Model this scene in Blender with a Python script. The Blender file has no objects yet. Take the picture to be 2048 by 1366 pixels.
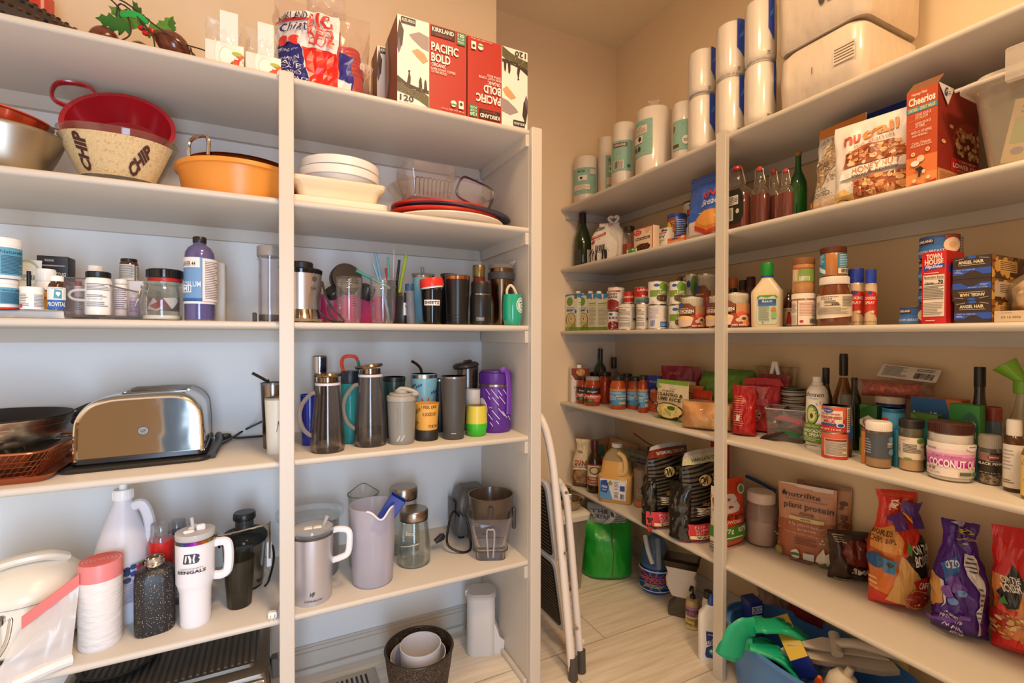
import bpy,bmesh,math,random
from mathutils import Vector,Matrix,noise
random.seed(7)
S=bpy.context.scene;COL=S.collection
# ---------------- camera, world, lights, exposure ----------------
EYE=1.136;FPX=954.33
CR=Vector((0.89560221,-0.44484922,0.00242058));CU=Vector((0.00174096,0.00894615,0.99995847));CF=Vector((0.4448524,0.8955608,-0.00878665))
cam=bpy.data.cameras.new('camera');co=bpy.data.objects.new('camera',cam);COL.objects.link(co)
co.matrix_world=Matrix(((CR.x,CU.x,-CF.x,0),(CR.y,CU.y,-CF.y,0),(CR.z,CU.z,-CF.z,EYE),(0,0,0,1)))
cam.sensor_width=36;cam.lens=36*FPX/2048;cam.clip_start=.02;S.camera=co
S.view_settings.view_transform='Standard';S.view_settings.look='None';S.view_settings.gamma=1;S.view_settings.exposure=0.42;S.view_settings.use_curve_mapping=False
w=bpy.data.worlds.new('world');S.world=w;w.use_nodes=True
w.node_tree.nodes['Background'].inputs[0].default_value=(.62,.78,1,1);w.node_tree.nodes['Background'].inputs[1].default_value=.15
def area(name,loc,rot,sx,sy,power,col,shape='RECTANGLE'):
    l=bpy.data.lights.new(name,'AREA');l.shape=shape;l.size=sx;l.size_y=sy;l.energy=power;l.color=col
    o=bpy.data.objects.new(name,l);COL.objects.link(o);o.location=loc;o.rotation_euler=rot;return o
S.cycles.transparent_max_bounces=40
LP=(.42,.5,2.66)
area('ceiling_lamp_light',(LP[0],LP[1],2.60),(0,0,0),.34,.34,11,(1,.70,.40),'DISK')
area('rear_fill_light',(.6,-.45,2.60),(0,0,0),.34,.34,23,(1,.69,.39),'DISK')  # added warm fill from behind the viewer, brightens the shelf interiors
area('doorway_daylight',(-.12,-.78,.80),(math.radians(84),0,math.radians(30)),.55,1.5,23,(.58,.76,1)).data.spread=math.radians(145)
# ---------------- helpers ----------------
def lin(c): return tuple((x/12.92 if x<=.04045 else ((x+.055)/1.055)**2.4) for x in c)
def hx(h): return lin([int(h[i:i+2],16)/255 for i in (0,2,4)])
MC={}
def M(h,r=.45,m=0,bump=None,var=None,coat=0,em=0,sub=0):
    k=(h,r,m,bump,var,coat,em,sub)
    if k in MC: return MC[k]
    mt=bpy.data.materials.new('mat_'+h);mt.use_nodes=True;n=mt.node_tree;b=n.nodes['Principled BSDF']
    c=hx(h)+(1,);b.inputs['Base Color'].default_value=c;b.inputs['Roughness'].default_value=r;b.inputs['Metallic'].default_value=m
    if coat: b.inputs['Coat Weight'].default_value=coat;b.inputs['Coat Roughness'].default_value=.08
    if em: b.inputs['Emission Color'].default_value=c;b.inputs['Emission Strength'].default_value=em
    if bump or var:
        tc=n.nodes.new('ShaderNodeTexCoord')
        def tex(sc,det=3,st=None):
            mp=n.nodes.new('ShaderNodeMapping');n.links.new(tc.outputs['Object'],mp.inputs[0])
            if st: mp.inputs['Scale'].default_value=st
            t=n.nodes.new('ShaderNodeTexNoise');t.inputs['Scale'].default_value=sc;t.inputs['Detail'].default_value=det
            n.links.new(mp.outputs[0],t.inputs[0]);return t
    if bump:
        t=tex(bump[0],3,bump[2] if len(bump)>2 else None)
        bp=n.nodes.new('ShaderNodeBump');bp.inputs['Strength'].default_value=1;bp.inputs['Distance'].default_value=bump[1]
        n.links.new(t.outputs[0],bp.inputs['Height']);n.links.new(bp.outputs[0],b.inputs['Normal'])
    if var: # (second colour, scale, lo, hi, stretch)
        t=tex(var[1],4,var[4] if len(var)>4 else None);cr=n.nodes.new('ShaderNodeValToRGB')
        cr.color_ramp.elements[0].position=var[2];cr.color_ramp.elements[1].position=var[3]
        cr.color_ramp.elements[0].color=c;cr.color_ramp.elements[1].color=hx(var[0])+(1,)
        n.links.new(t.outputs[0],cr.inputs[0]);n.links.new(cr.outputs[0],b.inputs['Base Color'])
    MC[k]=mt;return mt
def G(h='F4F8F8',body=0,bh=None,r=.03):   # thin clear or tinted plastic / glass; body = share of milky body
    k=('G',h,body,bh,r)
    if k in MC: return MC[k]
    mt=bpy.data.materials.new('clear_'+h);mt.use_nodes=True;n=mt.node_tree;n.nodes.clear();L=n.links.new
    o=n.nodes.new('ShaderNodeOutputMaterial');tr=n.nodes.new('ShaderNodeBsdfTransparent');tr.inputs[0].default_value=tuple(1-(1-v)*.4 for v in hx(h))+(1,)
    gl=n.nodes.new('ShaderNodeBsdfGlossy');gl.inputs['Roughness'].default_value=r;gl.inputs[0].default_value=(1,1,1,1)
    lw=n.nodes.new('ShaderNodeLayerWeight');lw.inputs[0].default_value=.22
    ma=n.nodes.new('ShaderNodeMath');ma.operation='MULTIPLY_ADD';ma.inputs[1].default_value=.5;ma.inputs[2].default_value=.02;L(lw.outputs['Fresnel'],ma.inputs[0])
    mx=n.nodes.new('ShaderNodeMixShader');L(ma.outputs[0],mx.inputs[0]);L(tr.outputs[0],mx.inputs[1]);L(gl.outputs[0],mx.inputs[2]);out=mx
    if body:
        d=n.nodes.new('ShaderNodeBsdfDiffuse');d.inputs[0].default_value=hx(bh or h)+(1,)
        m2=n.nodes.new('ShaderNodeMixShader');m2.inputs[0].default_value=body;L(mx.outputs[0],m2.inputs[1]);L(d.outputs[0],m2.inputs[2]);out=m2
    L(out.outputs[0],o.inputs[0]);MC[k]=mt;return mt
STEEL=lambda r=.28:M('C9C6C0',r,1)
def tag(o,label,cat,group=None,kind=None):
    if label:o['label']=label
    if cat:o['category']=cat
    if group:o['group']=group
    if kind:o['kind']=kind
    return o
def thing(name,label,cat,loc=(0,0,0),rz=0,group=None,tilt=None):
    o=bpy.data.objects.new(name,None);COL.objects.link(o);o.empty_display_size=.05;o.location=loc
    o.rotation_euler=(tilt[0] if tilt else 0,tilt[1] if tilt else 0,rz);return tag(o,label,cat,group)
def mesh(name,geo,mat,parent=None,flat=False,ang=40,label=None,loc=None):
    vs,fs=geo[0],geo[1]
    me=bpy.data.meshes.new(name);me.from_pydata([tuple(v) for v in vs],[],fs)
    mats=mat if isinstance(mat,(list,tuple)) else [mat]
    for m_ in mats: me.materials.append(m_)
    if len(geo)>2 and geo[2]: me.polygons.foreach_set('material_index',geo[2])
    if not flat:
        me.polygons.foreach_set('use_smooth',[True]*len(fs));me.set_sharp_from_angle(angle=math.radians(ang))
    me.update();o=bpy.data.objects.new(name,me);COL.objects.link(o)
    if parent:o.parent=parent
    if loc:o.location=loc
    if label:o['label']=label
    return o
def join(*gs):
    V=[];F=[];I=[]
    for g in gs:
        b=len(V);V+=list(g[0]);F+=[tuple(i+b for i in f) for f in g[1]];I+=(g[2] if len(g)>2 and g[2] else [0]*len(g[1]))
    return V,F,I
def xf(g,m): return ([m@Vector(v) for v in g[0]],)+tuple(g[1:])
def mv(g,x=0,y=0,z=0): return ([(v[0]+x,v[1]+y,v[2]+z) for v in g[0]],)+tuple(g[1:])
def rot(g,ax,d): return xf(g,Matrix.Rotation(math.radians(d),4,ax))
def idx(g,i): return (g[0],g[1],[i]*len(g[1]))
def lathe(pr,n=32,sx=1,sy=1):
    V=[];F=[];rings=[]
    for r,z in pr:
        if r<1e-6: rings.append([len(V)]);V.append((0,0,z))
        else:
            rings.append(list(range(len(V),len(V)+n)))
            V+=[(r*sx*math.cos(2*math.pi*i/n),r*sy*math.sin(2*math.pi*i/n),z) for i in range(n)]
    for a,b in zip(rings,rings[1:]):
        for i in range(n):
            j=(i+1)%n
            if len(a)==1 and len(b)==1: continue
            if len(a)==1:F.append((a[0],b[j],b[i]))
            elif len(b)==1:F.append((a[i],a[j],b[0]))
            else:F.append((a[i],a[j],b[j],b[i]))
    return V,F
def solid(pr,n=32,**k): return lathe([(0,pr[0][1])]+list(pr)+[(0,pr[-1][1])],n,**k)
def vessel(pr,t=.002,n=32,bt=None,**k): # open vessel from outer profile with wall t
    bt=bt or t;inn=[(max(r-t,.0005),max(z,pr[0][1]+bt)) for r,z in pr]
    return lathe([(0,pr[0][1])]+list(pr)+inn[::-1]+[(0,pr[0][1]+bt)],n,**k)
def rr(hw,hd,rad,n=4):
    rad=min(rad,hw*.999,hd*.999);P=[]
    for cx,cy,a in ((hw-rad,hd-rad,0),(-hw+rad,hd-rad,90),(-hw+rad,-hd+rad,180),(hw-rad,-hd+rad,270)):
        for i in range(n+1):
            t=math.radians(a+90*i/n);P.append((cx+rad*math.cos(t),cy+rad*math.sin(t)))
    return P
def loft(secs,n=4,cap=True): # (z,hw,hd,rad[,ox,oy])
    V=[];F=[];m=4*(n+1)
    for s in secs:
        ox=s[4] if len(s)>4 else 0;oy=s[5] if len(s)>5 else 0
        V+=[(x+ox,y+oy,s[0]) for x,y in rr(s[1],s[2],s[3],n)]
    for k in range(len(secs)-1):
        for i in range(m):
            j=(i+1)%m;F.append((k*m+i,k*m+j,(k+1)*m+j,(k+1)*m+i))
    if cap: F.append(tuple(range(m))[::-1]);F.append(tuple((len(secs)-1)*m+i for i in range(m)))
    return V,F
def tub(secs,t=.002,n=4,bt=None): # open loft vessel
    bt=bt or t;i=[(max(s[0],secs[0][0]+bt),s[1]-t,s[2]-t,max(s[3]-t,.0005))+tuple(s[4:]) for s in secs]
    return loft(list(secs)+i[::-1],n)
def box(w,d,h,b=.0,z=0,x=0,y=0):
    if b: g=loft([(0,w/2-b,d/2-b,b*.3),(b,w/2,d/2,b),(h-b,w/2,d/2,b),(h,w/2-b,d/2-b,b*.3)],2)
    else: 
        a,c=w/2,d/2;g=([(-a,-c,0),(a,-c,0),(a,c,0),(-a,c,0),(-a,-c,h),(a,-c,h),(a,c,h),(-a,c,h)],[(0,3,2,1),(4,5,6,7),(0,1,5,4),(1,2,6,5),(2,3,7,6),(3,0,4,7)])
    return mv(g,x,y,z)
def cat(P,k=6,closed=False):
    P=[Vector(p) for p in P];Q=[];n=len(P)
    for i in range(n if closed else n-1):
        p0=P[(i-1)%n] if closed or i>0 else P[0]*2-P[1];p1=P[i];p2=P[(i+1)%n];p3=P[(i+2)%n] if closed or i+2<n else P[-1]*2-P[-2]
        for j in range(k):
            t=j/k;Q.append(.5*((2*p1)+(p2-p0)*t+(2*p0-5*p1+4*p2-p3)*t*t+(3*p1-p0-3*p2+p3)*t**3))
    if not closed:Q.append(P[-1])
    return Q
def tube(P,r,n=8,sm=6,closed=False,flat=1):
    Q=cat(P,sm,closed) if sm else [Vector(p) for p in P];V=[];F=[];m=len(Q)
    up=Vector((0,0,1));T=(Q[1]-Q[0]).normalized()
    if abs(T.z)>.9: up=Vector((1,0,0))
    N=(up-T*up.dot(T)).normalized()
    for i,p in enumerate(Q):
        T=((Q[(i+1)%m]-Q[i-1]) if (closed or 0<i<m-1) else (Q[1]-Q[0] if i==0 else Q[-1]-Q[-2])).normalized()
        N=(N-T*N.dot(T));N=N.normalized() if N.length>1e-6 else Vector((1,0,0));B=T.cross(N)
        rr_=r[min(i*len(r)//m,len(r)-1)] if isinstance(r,(list,tuple)) else r
        V+=[p+N*(rr_*math.cos(2*math.pi*k/n))+B*(rr_*flat*math.sin(2*math.pi*k/n)) for k in range(n)]
    for i in range(m if closed else m-1):
        for k in range(n):
            a=i*n;b=((i+1)%m)*n;F.append((a+k,a+(k+1)%n,b+(k+1)%n,b+k))
    if not closed:F.append(tuple(range(n))[::-1]);F.append(tuple((m-1)*n+k for k in range(n)))
    return V,F
def ext(poly,t): # polygon in XZ extruded in +Y by t
    n=len(poly);V=[(x,0,z) for x,z in poly]+[(x,t,z) for x,z in poly]
    return V,[tuple(range(n)),tuple(range(n,2*n))[::-1]]+[(i,(i+n),(i+1)%n+n,(i+1)%n) for i in range(n)]
TC={}
def glyphs(s,bold=0,sl=0):
    k=(s,bold,sl)
    if k in TC:return TC[k]
    cu=bpy.data.curves.new('tmp','FONT');cu.body=s;cu.resolution_u=2;cu.offset=bold;cu.shear=sl;cu.align_x='CENTER'
    o=bpy.data.objects.new('tmp',cu);me=o.to_mesh();V=[(v.co.x,v.co.y) for v in me.vertices];F=[tuple(p.vertices) for p in me.polygons];o.to_mesh_clear()
    bpy.data.objects.remove(o);bpy.data.curves.remove(cu)
    if not V: TC[k]=([],[]);return TC[k]
    x0=min(v[0] for v in V);x1=max(v[0] for v in V);y0=min(v[1] for v in V);y1=max(v[1] for v in V)
    V=[((x-x0)/(x1-x0)-.5,(y-y0)/max(y1-y0,1e-6)-.5) for x,y in V];TC[k]=(V,F);return TC[k]
def ell(cx,cy,rx,ry,n=20,a0=0,a1=360): return [(cx+rx*math.cos(math.radians(a0+(a1-a0)*i/n)),cy+ry*math.sin(math.radians(a0+(a1-a0)*i/n))) for i in range(n+(0 if a1-a0==360 else 1))]
# art primitives in label space 0..1 x 0..1 (origin lower left):
# R x0 y0 x1 y1 col | E cx cy rx ry col | P [pts] col | T cx cy w h text col [bold] [slant] [angle] | L x0 y0 x1 y1 n col (ruled fine print) | D x0 y0 x1 y1 n size cols.. (specks)
def art(parent,surf,prims,step=None,eps=.0005,name='printed_label',r=.5,asp=1,label=None,metal=0,clip=True):
    V=[];F=[];I=[];mats=[];mi={}
    def put(vs,fs,col,layer):
        if col not in mi: mi[col]=len(mats);mats.append(M(col,r,metal))
        if clip: vs=[(min(max(a,0),1),min(max(b_,0),1)) for a,b_ in vs]
        if step:
            bm=bmesh.new();bv=[bm.verts.new((x,y,0)) for x,y in vs]
            for f in fs:
                try:bm.faces.new([bv[i] for i in f])
                except Exception:pass
            for ax in (0,1):
                st=step[ax]
                if not st:continue
                k=1
                while k*st<1:
                    g=bm.verts[:]+bm.edges[:]+bm.faces[:];bmesh.ops.bisect_plane(bm,geom=g,plane_co=((k*st,0,0) if ax==0 else (0,k*st,0)),plane_no=((1,0,0) if ax==0 else (0,1,0)));k+=1
            bm.verts.index_update();vs=[(v.co.x,v.co.y) for v in bm.verts];fs=[tuple(v.index for v in f.verts) for f in bm.faces];bm.free()
        b=len(V)
        for x,y in vs:
            p,nr=surf(x,y);V.append(p+nr*(eps*(1+.55*layer)))
        for f in fs:F.append(tuple(i+b for i in f));I.append(mi[col])
    layer=0
    for p in prims:
        t=p[0]
        if t=='R': put([(p[1],p[2]),(p[3],p[2]),(p[3],p[4]),(p[1],p[4])],[(0,1,2,3)],p[5],layer)
        elif t=='E': q=ell(p[1],p[2],p[3],p[4]);put(q,[tuple(range(len(q)))],p[5],layer)
        elif t=='P': put(p[1],[tuple(range(len(p[1])))],p[2],layer)
        elif t=='T':
            vs,fs=glyphs(p[5],p[7] if len(p)>7 else 0,p[8] if len(p)>8 else 0);an=math.radians(p[9]) if len(p)>9 else 0
            c,s=math.cos(an),math.sin(an)
            put([(p[1]+x*p[3]*c-y*p[4]*s/asp,p[2]+x*p[3]*s*asp+y*p[4]*c) for x,y in vs],fs,p[6],layer)
        elif t=='L':
            n=p[5];h=(p[4]-p[2])/n
            rd=random.Random(int(p[1]*1000+p[2]*77))
            for i in range(n):
                y=p[2]+h*i+h*.3;x1=p[3]-(p[3]-p[1])*rd.choice((0,0,.08,.25));put([(p[1],y),(x1,y),(x1,y+h*.38),(p[1],y+h*.38)],[(0,1,2,3)],p[6],layer)
        elif t=='B': # barcode
            rd=random.Random(5);n=p[5];w_=(p[3]-p[1])/n
            for i in range(n):
                x=p[1]+i*w_;put([(x,p[2]),(x+w_*rd.choice((.3,.5,.7)),p[2]),(x+w_*rd.choice((.3,.5,.7)),p[4]),(x,p[4])],[(0,1,2,3)],p[6],layer)
        elif t=='D':
            rd=random.Random(int(p[1]*991+p[2]*313+p[5]))
            for i in range(p[5]):
                cx=rd.uniform(p[1],p[3]);cy=rd.uniform(p[2],p[4]);s=p[6]*rd.uniform(.6,1.3);q=ell(cx,cy,s,s*asp*rd.uniform(.6,1),7);put(q,[tuple(range(7))],rd.choice(p[7]),layer+rd.random()*.6)
        layer+=1
    if V: return mesh(name,(V,F,I),mats,parent,flat=True,label=label)
def flatS(w,h,y,x=0,z=0,back=False): # face looking -Y (or +Y)
    s=-1 if back else 1
    return lambda a,b:(Vector((x+s*(a-.5)*w,y,z+b*h)),Vector((0,-s,0)))
def sideS(d,h,x,y=0,z=0,sg=-1): # face looking -X(sg=-1) / +X
    return lambda a,b:(Vector((x,y-sg*(-1)*0+(sg)*(a-.5)*d,z+b*h)),Vector((sg,0,0)))
def topS(w,d,z,x=0,y=0): return lambda a,b:(Vector((x+(a-.5)*w,y+(b-.5)*d,z)),Vector((0,0,1)))
def cylS(r,z0,z1,c=-90,span=150,rt=None,sy=1): # wraps; a runs left to right seen from outside; c = centre angle deg
    rt=r if rt is None else rt
    def f(a,b):
        an=math.radians(c+(a-.5)*span);q=r+(rt-r)*b;n=Vector((math.cos(an),math.sin(an),0));return Vector((n.x*q,n.y*q*sy,z0+(z1-z0)*b)),n
    return f
# ---------------- measuring: sight line through a photo point -> place on a shelf ----------------
def ray(x,y): return CF+CR*((x-1024)/FPX)-CU*((y-683)/FPX)
def onY(x,y,Y): d=ray(x,y);return d*(Y/d.y)+Vector((0,0,EYE))
def onX(x,y,X): d=ray(x,y);return d*(X/d.x)+Vector((0,0,EYE))
def onZ(x,y,Z): d=ray(x,y);return d*((Z-EYE)/d.z)+Vector((0,0,EYE))
YF=1.365;XF=1.33;YA=1.76;YB=2.115;XC=1.69;CE=2.72
ZL=[1.81,1.4927,1.1743,.8143,.4065,0];ZR=[1.8065,1.4923,1.1692,.8014,.3851,0]
def zs(U,s): return s if isinstance(s,float) else (ZL if U=='L' else ZR)[s]
class O: pass
def cyl(U,s,x0,x1,y=None,dep=.0,b=None,h=None,e=.002):
    o=O();z=zs(U,s);a0,a1=[math.atan2(d.x,d.y) for d in (ray(x0,683),ray(x1,683))];am=(a0+a1)/2;hh=(a1-a0)/2;xm=(x0+x1)/2
    if b is not None: P=onZ(xm,b,z);D=math.hypot(P.x,P.y)/(1-math.sin(hh))
    elif U=='L': D=(YF+dep)/(math.cos(am)-math.sin(hh))
    else: D=(XF+dep)/(math.sin(am)-math.sin(hh))
    o.r=D*math.sin(hh)-e;o.x=D*math.sin(am);o.y=D*math.cos(am);o.z=z;o.a=-am
    k=1.0
    if U=='L' and s!=5:
        ov=o.x+o.r-.7355
        if ov>0: o.r-=ov/2;o.x-=ov/2
        if o.y+o.r>YA-.003: k=(YA-.003-o.r)/o.y
    if U=='R':
        if o.x+o.r>XC-.003: k=(XC-.003-o.r)/o.x
        if o.y*k+o.r>YB-.003: k=(YB-.003-o.r)/o.y
    o.x*=k;o.y*=k;D*=k
    if h is None and y is not None:
        DD=D-o.r if y<683 else D+o.r*.8
        d=ray(xm,y);h=DD/math.hypot(d.x,d.y)*d.z+EYE-z
    o.h=h;o.loc=(o.x,o.y,o.z);return o
def bxf(U,s,x0,x1,y,dep,dp,e=.001): # front face square with shelf
    o=O();z=zs(U,s)
    if U=='L': A=onY(x0,683,YF+dep);B=onY(x1,683,YF+dep);C=onY((x0+x1)/2,y,YF+dep)
    else: A=onX(x0,683,XF+dep);B=onX(x1,683,XF+dep);C=onX((x0+x1)/2,y,XF+dep)
    o.w=math.hypot(B.x-A.x,B.y-A.y)-2*e;o.h=C.z-z;o.d=dp;o.z=z;o.rz=0 if U=='L' else -math.pi/2
    mx,my=(A.x+B.x)/2,(A.y+B.y)/2
    o.loc=(mx,my+dp/2,z) if U=='L' else (mx+dp/2,my,z);return o
def bxp(z,x0,b0,x1,b1,y,dp): # front face between two base points
    o=O();A=onZ(x0,b0,z);B=onZ(x1,b1,z);o.w=math.hypot(B.x-A.x,B.y-A.y);o.rz=math.atan2(B.y-A.y,B.x-A.x);mx,my=(A.x+B.x)/2,(A.y+B.y)/2
    D=math.hypot(mx,my);d=ray((x0+x1)/2,y);o.h=D/math.hypot(d.x,d.y)*d.z+EYE-z;o.d=dp;o.z=z
    o.loc=(mx-math.sin(o.rz)*dp/2,my+math.cos(o.rz)*dp/2,z);return o
# ---------------- room shell ----------------
def struct(name,g,m,kind='structure',flat=True,label=None):
    o=mesh(name,g,m,None,flat=flat);o['kind']=kind
    if label:o['label']=label
    return o
WALL=M('EED8B8',.75,bump=(900,.0002));WIN=M('ECECEA',.5,bump=(60,.0003));PAINT=M('D0C7BA',.38);CEIL=M('F6E6C6',.9,bump=(60,.002,(1,3,1)))
def bx(x0,x1,y0,y1,z0,z1): return ([(x0,y0,z0),(x1,y0,z0),(x1,y1,z0),(x0,y1,z0),(x0,y0,z1),(x1,y0,z1),(x1,y1,z1),(x0,y1,z1)],[(0,3,2,1),(4,5,6,7),(0,1,5,4),(1,2,6,5),(2,3,7,6),(3,0,4,7)])
def floor_mat():
    mt=bpy.data.materials.new('wood_look_tile');mt.use_nodes=True;n=mt.node_tree;L=n.links.new;b=n.nodes['Principled BSDF']
    tc=n.nodes.new('ShaderNodeTexCoord');mp=n.nodes.new('ShaderNodeMapping');mp.inputs['Location'].default_value=(.105,.052,0);L(tc.outputs['Object'],mp.inputs[0])
    br=n.nodes.new('ShaderNodeTexBrick');br.offset=.35;br.inputs['Scale'].default_value=1;br.inputs['Brick Width'].default_value=.61;br.inputs['Row Height'].default_value=.30
    br.inputs['Mortar Size'].default_value=.0022;br.inputs['Mortar Smooth'].default_value=.2;br.inputs['Bias'].default_value=0
    br.inputs['Color1'].default_value=hx('EEE4D6')+(1,);br.inputs['Color2'].default_value=hx('E8DCCB')+(1,);br.inputs['Mortar'].default_value=hx('BDAF9C')+(1,);L(mp.outputs[0],br.inputs[0])
    m2=n.nodes.new('ShaderNodeMapping');m2.inputs['Scale'].default_value=(1.6,26,1);m2.inputs['Rotation'].default_value=(0,0,.05);L(tc.outputs['Object'],m2.inputs[0])
    ns=n.nodes.new('ShaderNodeTexNoise');ns.inputs['Scale'].default_value=2.2;ns.inputs['Detail'].default_value=6;ns.inputs['Distortion'].default_value=.6;L(m2.outputs[0],ns.inputs[0])
    cr=n.nodes.new('ShaderNodeValToRGB');cr.color_ramp.elements[0].position=.3;cr.color_ramp.elements[0].color=(.80,.77,.72,1);cr.color_ramp.elements[1].position=.62;cr.color_ramp.elements[1].color=(1,1,1,1);L(ns.outputs[0],cr.inputs[0])
    mx=n.nodes.new('ShaderNodeMix');mx.data_type='RGBA';mx.blend_type='MULTIPLY';mx.inputs[0].default_value=1;L(br.outputs[0],mx.inputs[6]);L(cr.outputs[0],mx.inputs[7]);L(mx.outputs[2],b.inputs['Base Color'])
    b.inputs['Roughness'].default_value=.45
    bp=n.nodes.new('ShaderNodeBump');bp.inputs['Distance'].default_value=.001;bp.invert=True;L(br.outputs[1],bp.inputs['Height']);L(bp.outputs[0],b.inputs['Normal']);return mt
XL=-1.3;YN=-.8
struct('floor',bx(XL-.1,XC+.1,YN-.6,YB+.1,-.05,0),floor_mat())
struct('ceiling',bx(XL-.1,XC+.1,YN-.1,YB+.1,CE,CE+.06),CEIL)
SX=.80 # end of the wall behind the left shelves
# walls: upper part beige, the part inside the shelving is painted white
struct('wall_back',bx(XL-.1,SX,YA,YA+.1,1.80,CE),WALL)
struct('wall_back_lower',bx(XL-.1,SX-.02,YA,YA+.1,0,1.80),WIN)
struct('wall_niche',bx(SX-.12,SX,YA+.1,YB,0,CE),WALL)
struct('wall_far',bx(SX-.1,XC+.1,YB,YB+.1,0,CE),WALL)
struct('wall_right',bx(XC,XC+.1,YN-.1,YB,1.80,CE),WALL)
struct('wall_right_lower',bx(XC,XC+.1,YN-.1,YB,0,1.80),M('E2C9A2',.55,bump=(60,.0003)))
struct('wall_left',bx(XL-.1,XL,YN-.1,YA,0,CE),WALL)
struct('wall_front',join(bx(.35,XC,YN-.1,YN,0,CE),bx(-.5,.35,YN-.1,YN,2.1,CE),bx(XL,-.5,YN-.1,YN,0,CE)),M('A58A68',.75))
def moulding(x0,x1,y):  # baseboard along X, front at y going back to wall
    return join(bx(x0,x1,y-.012,YA,0,.066),bx(x0,x1,y-.007,YA,.066,.078),bx(x0,x1,y-.003,YA,.078,.086),bx(x0,x1,y-.026,YA,0,.018))
struct('baseboard_back',moulding(XL,.70,1.757),PAINT)
struct('baseboard_far',join(bx(SX,XC,YB-.012,YB,0,.085),bx(SX,XC,YB-.024,YB,0,.018)),PAINT)
struct('baseboard_right',join(bx(XC-.012,XC,YN,YB-.012,0,.085),bx(XC-.024,XC,YN,YB-.012,0,.018)),PAINT)
# shelf boards (rounded nosing)
def board(a0,a1,f,bk,z,U):
    t=.0175;pr=[(f+.006,0),(f+.002,-.0025),(f,-.0075),(f+.0015,-.0135),(f+.006,-t),(bk,-t),(bk,0)]
    V=[];n=len(pr)
    for a in (a0,a1):
        for p,q in pr: V.append((a,p,z+q) if U=='L' else (p,a,z+q))
    F=[tuple(range(n)),tuple(range(2*n-1,n-1,-1))]+[(i,i+n,(i+1)%n+n,(i+1)%n) for i in range(n)]
    return V,F
names=['topmost','second','third','fourth','lowest']
XE=.7385 # inner face of end panel
lo=[('shelf board carrying the coffee pod boxes at the top of the left unit'),('shelf board under the mixing bowls and plastic tubs'),('shelf board under the pill bottles and black tumblers'),('shelf board under the chrome toaster and glass carafes'),('lowest shelf board of left unit under rice cooker and pitchers')]
ro=[('top shelf board of right unit under the paper towel rolls'),('shelf board under the syrup bottles and cereal box'),('shelf board under the canned soup and spinach'),('shelf board under the pasta sauce and coconut oil jars'),('lowest shelf board of right unit under the chip bags')]
for i in range(5):
    s=mesh('shelf_board',board(XL,XE,YF,YA,ZL[i],'L'),PAINT,None,ang=60);tag(s,lo[i],'shelf','shelf boards of the left unit')
    s=mesh('shelf_board',board(-.35,YB,XF,XC,ZR[i],'R'),PAINT,None,ang=60);tag(s,ro[i],'shelf','shelf boards of the right unit')
    zl=ZL[i]-.0175;zr=ZR[i]-.0175;c=.038
    if i<5:
        struct('trim_%d'%(i+1),join(bx(XL,XE-.02,YA-.019,YA,zl-c,zl)),PAINT)
        struct('trim_%d'%(i+11),join(bx(XE-.012,XE,YF+.002,YA-.02,zl-c,zl)),PAINT)
        struct('trim_%d'%(i+21),join(bx(XC-.019,XC,-.35,YB-.02,zr-c,zr)),PAINT)
        struct('trim_%d'%(i+31),join(bx(XF+.03,XC,YB-.019,YB,zr-c,zr)),PAINT)
# uprights
o=thing('shelf_end_panel','white painted end panel closing the right side of the left shelf unit','panel',(XE,YF,0))
mesh('side_panel',mv(box(.019,YA-YF-.004,1.80,.001),.0095,(YA-YF)/2),PAINT,o,flat=True)
mesh('face_post',mv(box(.0385,.019,1.813,.003),.01925,-.009),PAINT,o,flat=True)
mesh('shoe_moulding',mv(box(.014,YA-YF-.03,.018,.003),-.0075,(YA-YF)/2-.013),PAINT,o,flat=True)
o=mesh('shelf_post',mv(box(.0352,.019,1.812,.002),.0268,YF-.0095),PAINT,flat=True);tag(o,'white post at the front edge of the left shelves between steel tumbler and carafe','post')
o=mesh('shelf_post',mv(box(.019,.0385,1.815,.002),XF-.004,1.1085),PAINT,flat=True);tag(o,'white post at the front edge of the right shelves beside the blue bread bag','post')
# ceiling lamp just above the frame, plus an added fill lamp behind the viewer
for k,(x,y,lb) in enumerate(((LP[0],LP[1],'round flush ceiling lamp nearest the shelves'),(.6,-.45,'added round fill lamp, unseen on the ceiling behind the viewer'))):
    o=thing('ceiling_lamp',lb,'lamp',(x,y,2.615),0)
    mesh('lamp_base',solid([(.17,.085),(.17,.105)],32),M('D8D8D8',.4),o)
    mesh('lamp_shade',solid([(.16,.005),(.165,.02),(.165,.085)],32),M('FFE8C8',.5,em=1.5),o)
# ---------------- generic builders ----------------
CY=[(.97,0),(1,.015),(1,.985),(.97,1)]
CAN=[(.97,0),(1,.012),(1,.03),(.985,.045),(.985,.955),(1,.97),(1,.99),(.97,1)]
BOT=[(.9,0),(1,.03),(1,.62),(.93,.70),(.6,.79),(.33,.86),(.30,.99)]
WINE=[(.92,0),(1,.02),(1,.52),(.95,.60),(.7,.68),(.42,.75),(.34,.80),(.33,1)]
JAR=[(.88,0),(1,.05),(1,.72),(.95,.80),(.8,.86),(.8,1)]
TUMB=[(.76,0),(.80,.015),(.88,.45),(1,.985),(.985,1)]
def sc(p,r,h): return [(a*r,b*h) for a,b in p]
def cap_g(r,h,z,rib=0,n=32): 
    g=solid([(r*.97,z),(r,z+h*.06),(r,z+h*.9),(r*.93,z+h)],n)
    if rib:
        q=[]
        for i in range(rib):
            a=2*math.pi*i/rib;q.append(xf(box(r*.05,r*.04,h*.8),Matrix.Translation((r*math.cos(a),r*math.sin(a),z+h*.06))@Matrix.Rotation(a+math.pi/2,4,'Z')))
        g=join(g,*q)
    return g
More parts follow.
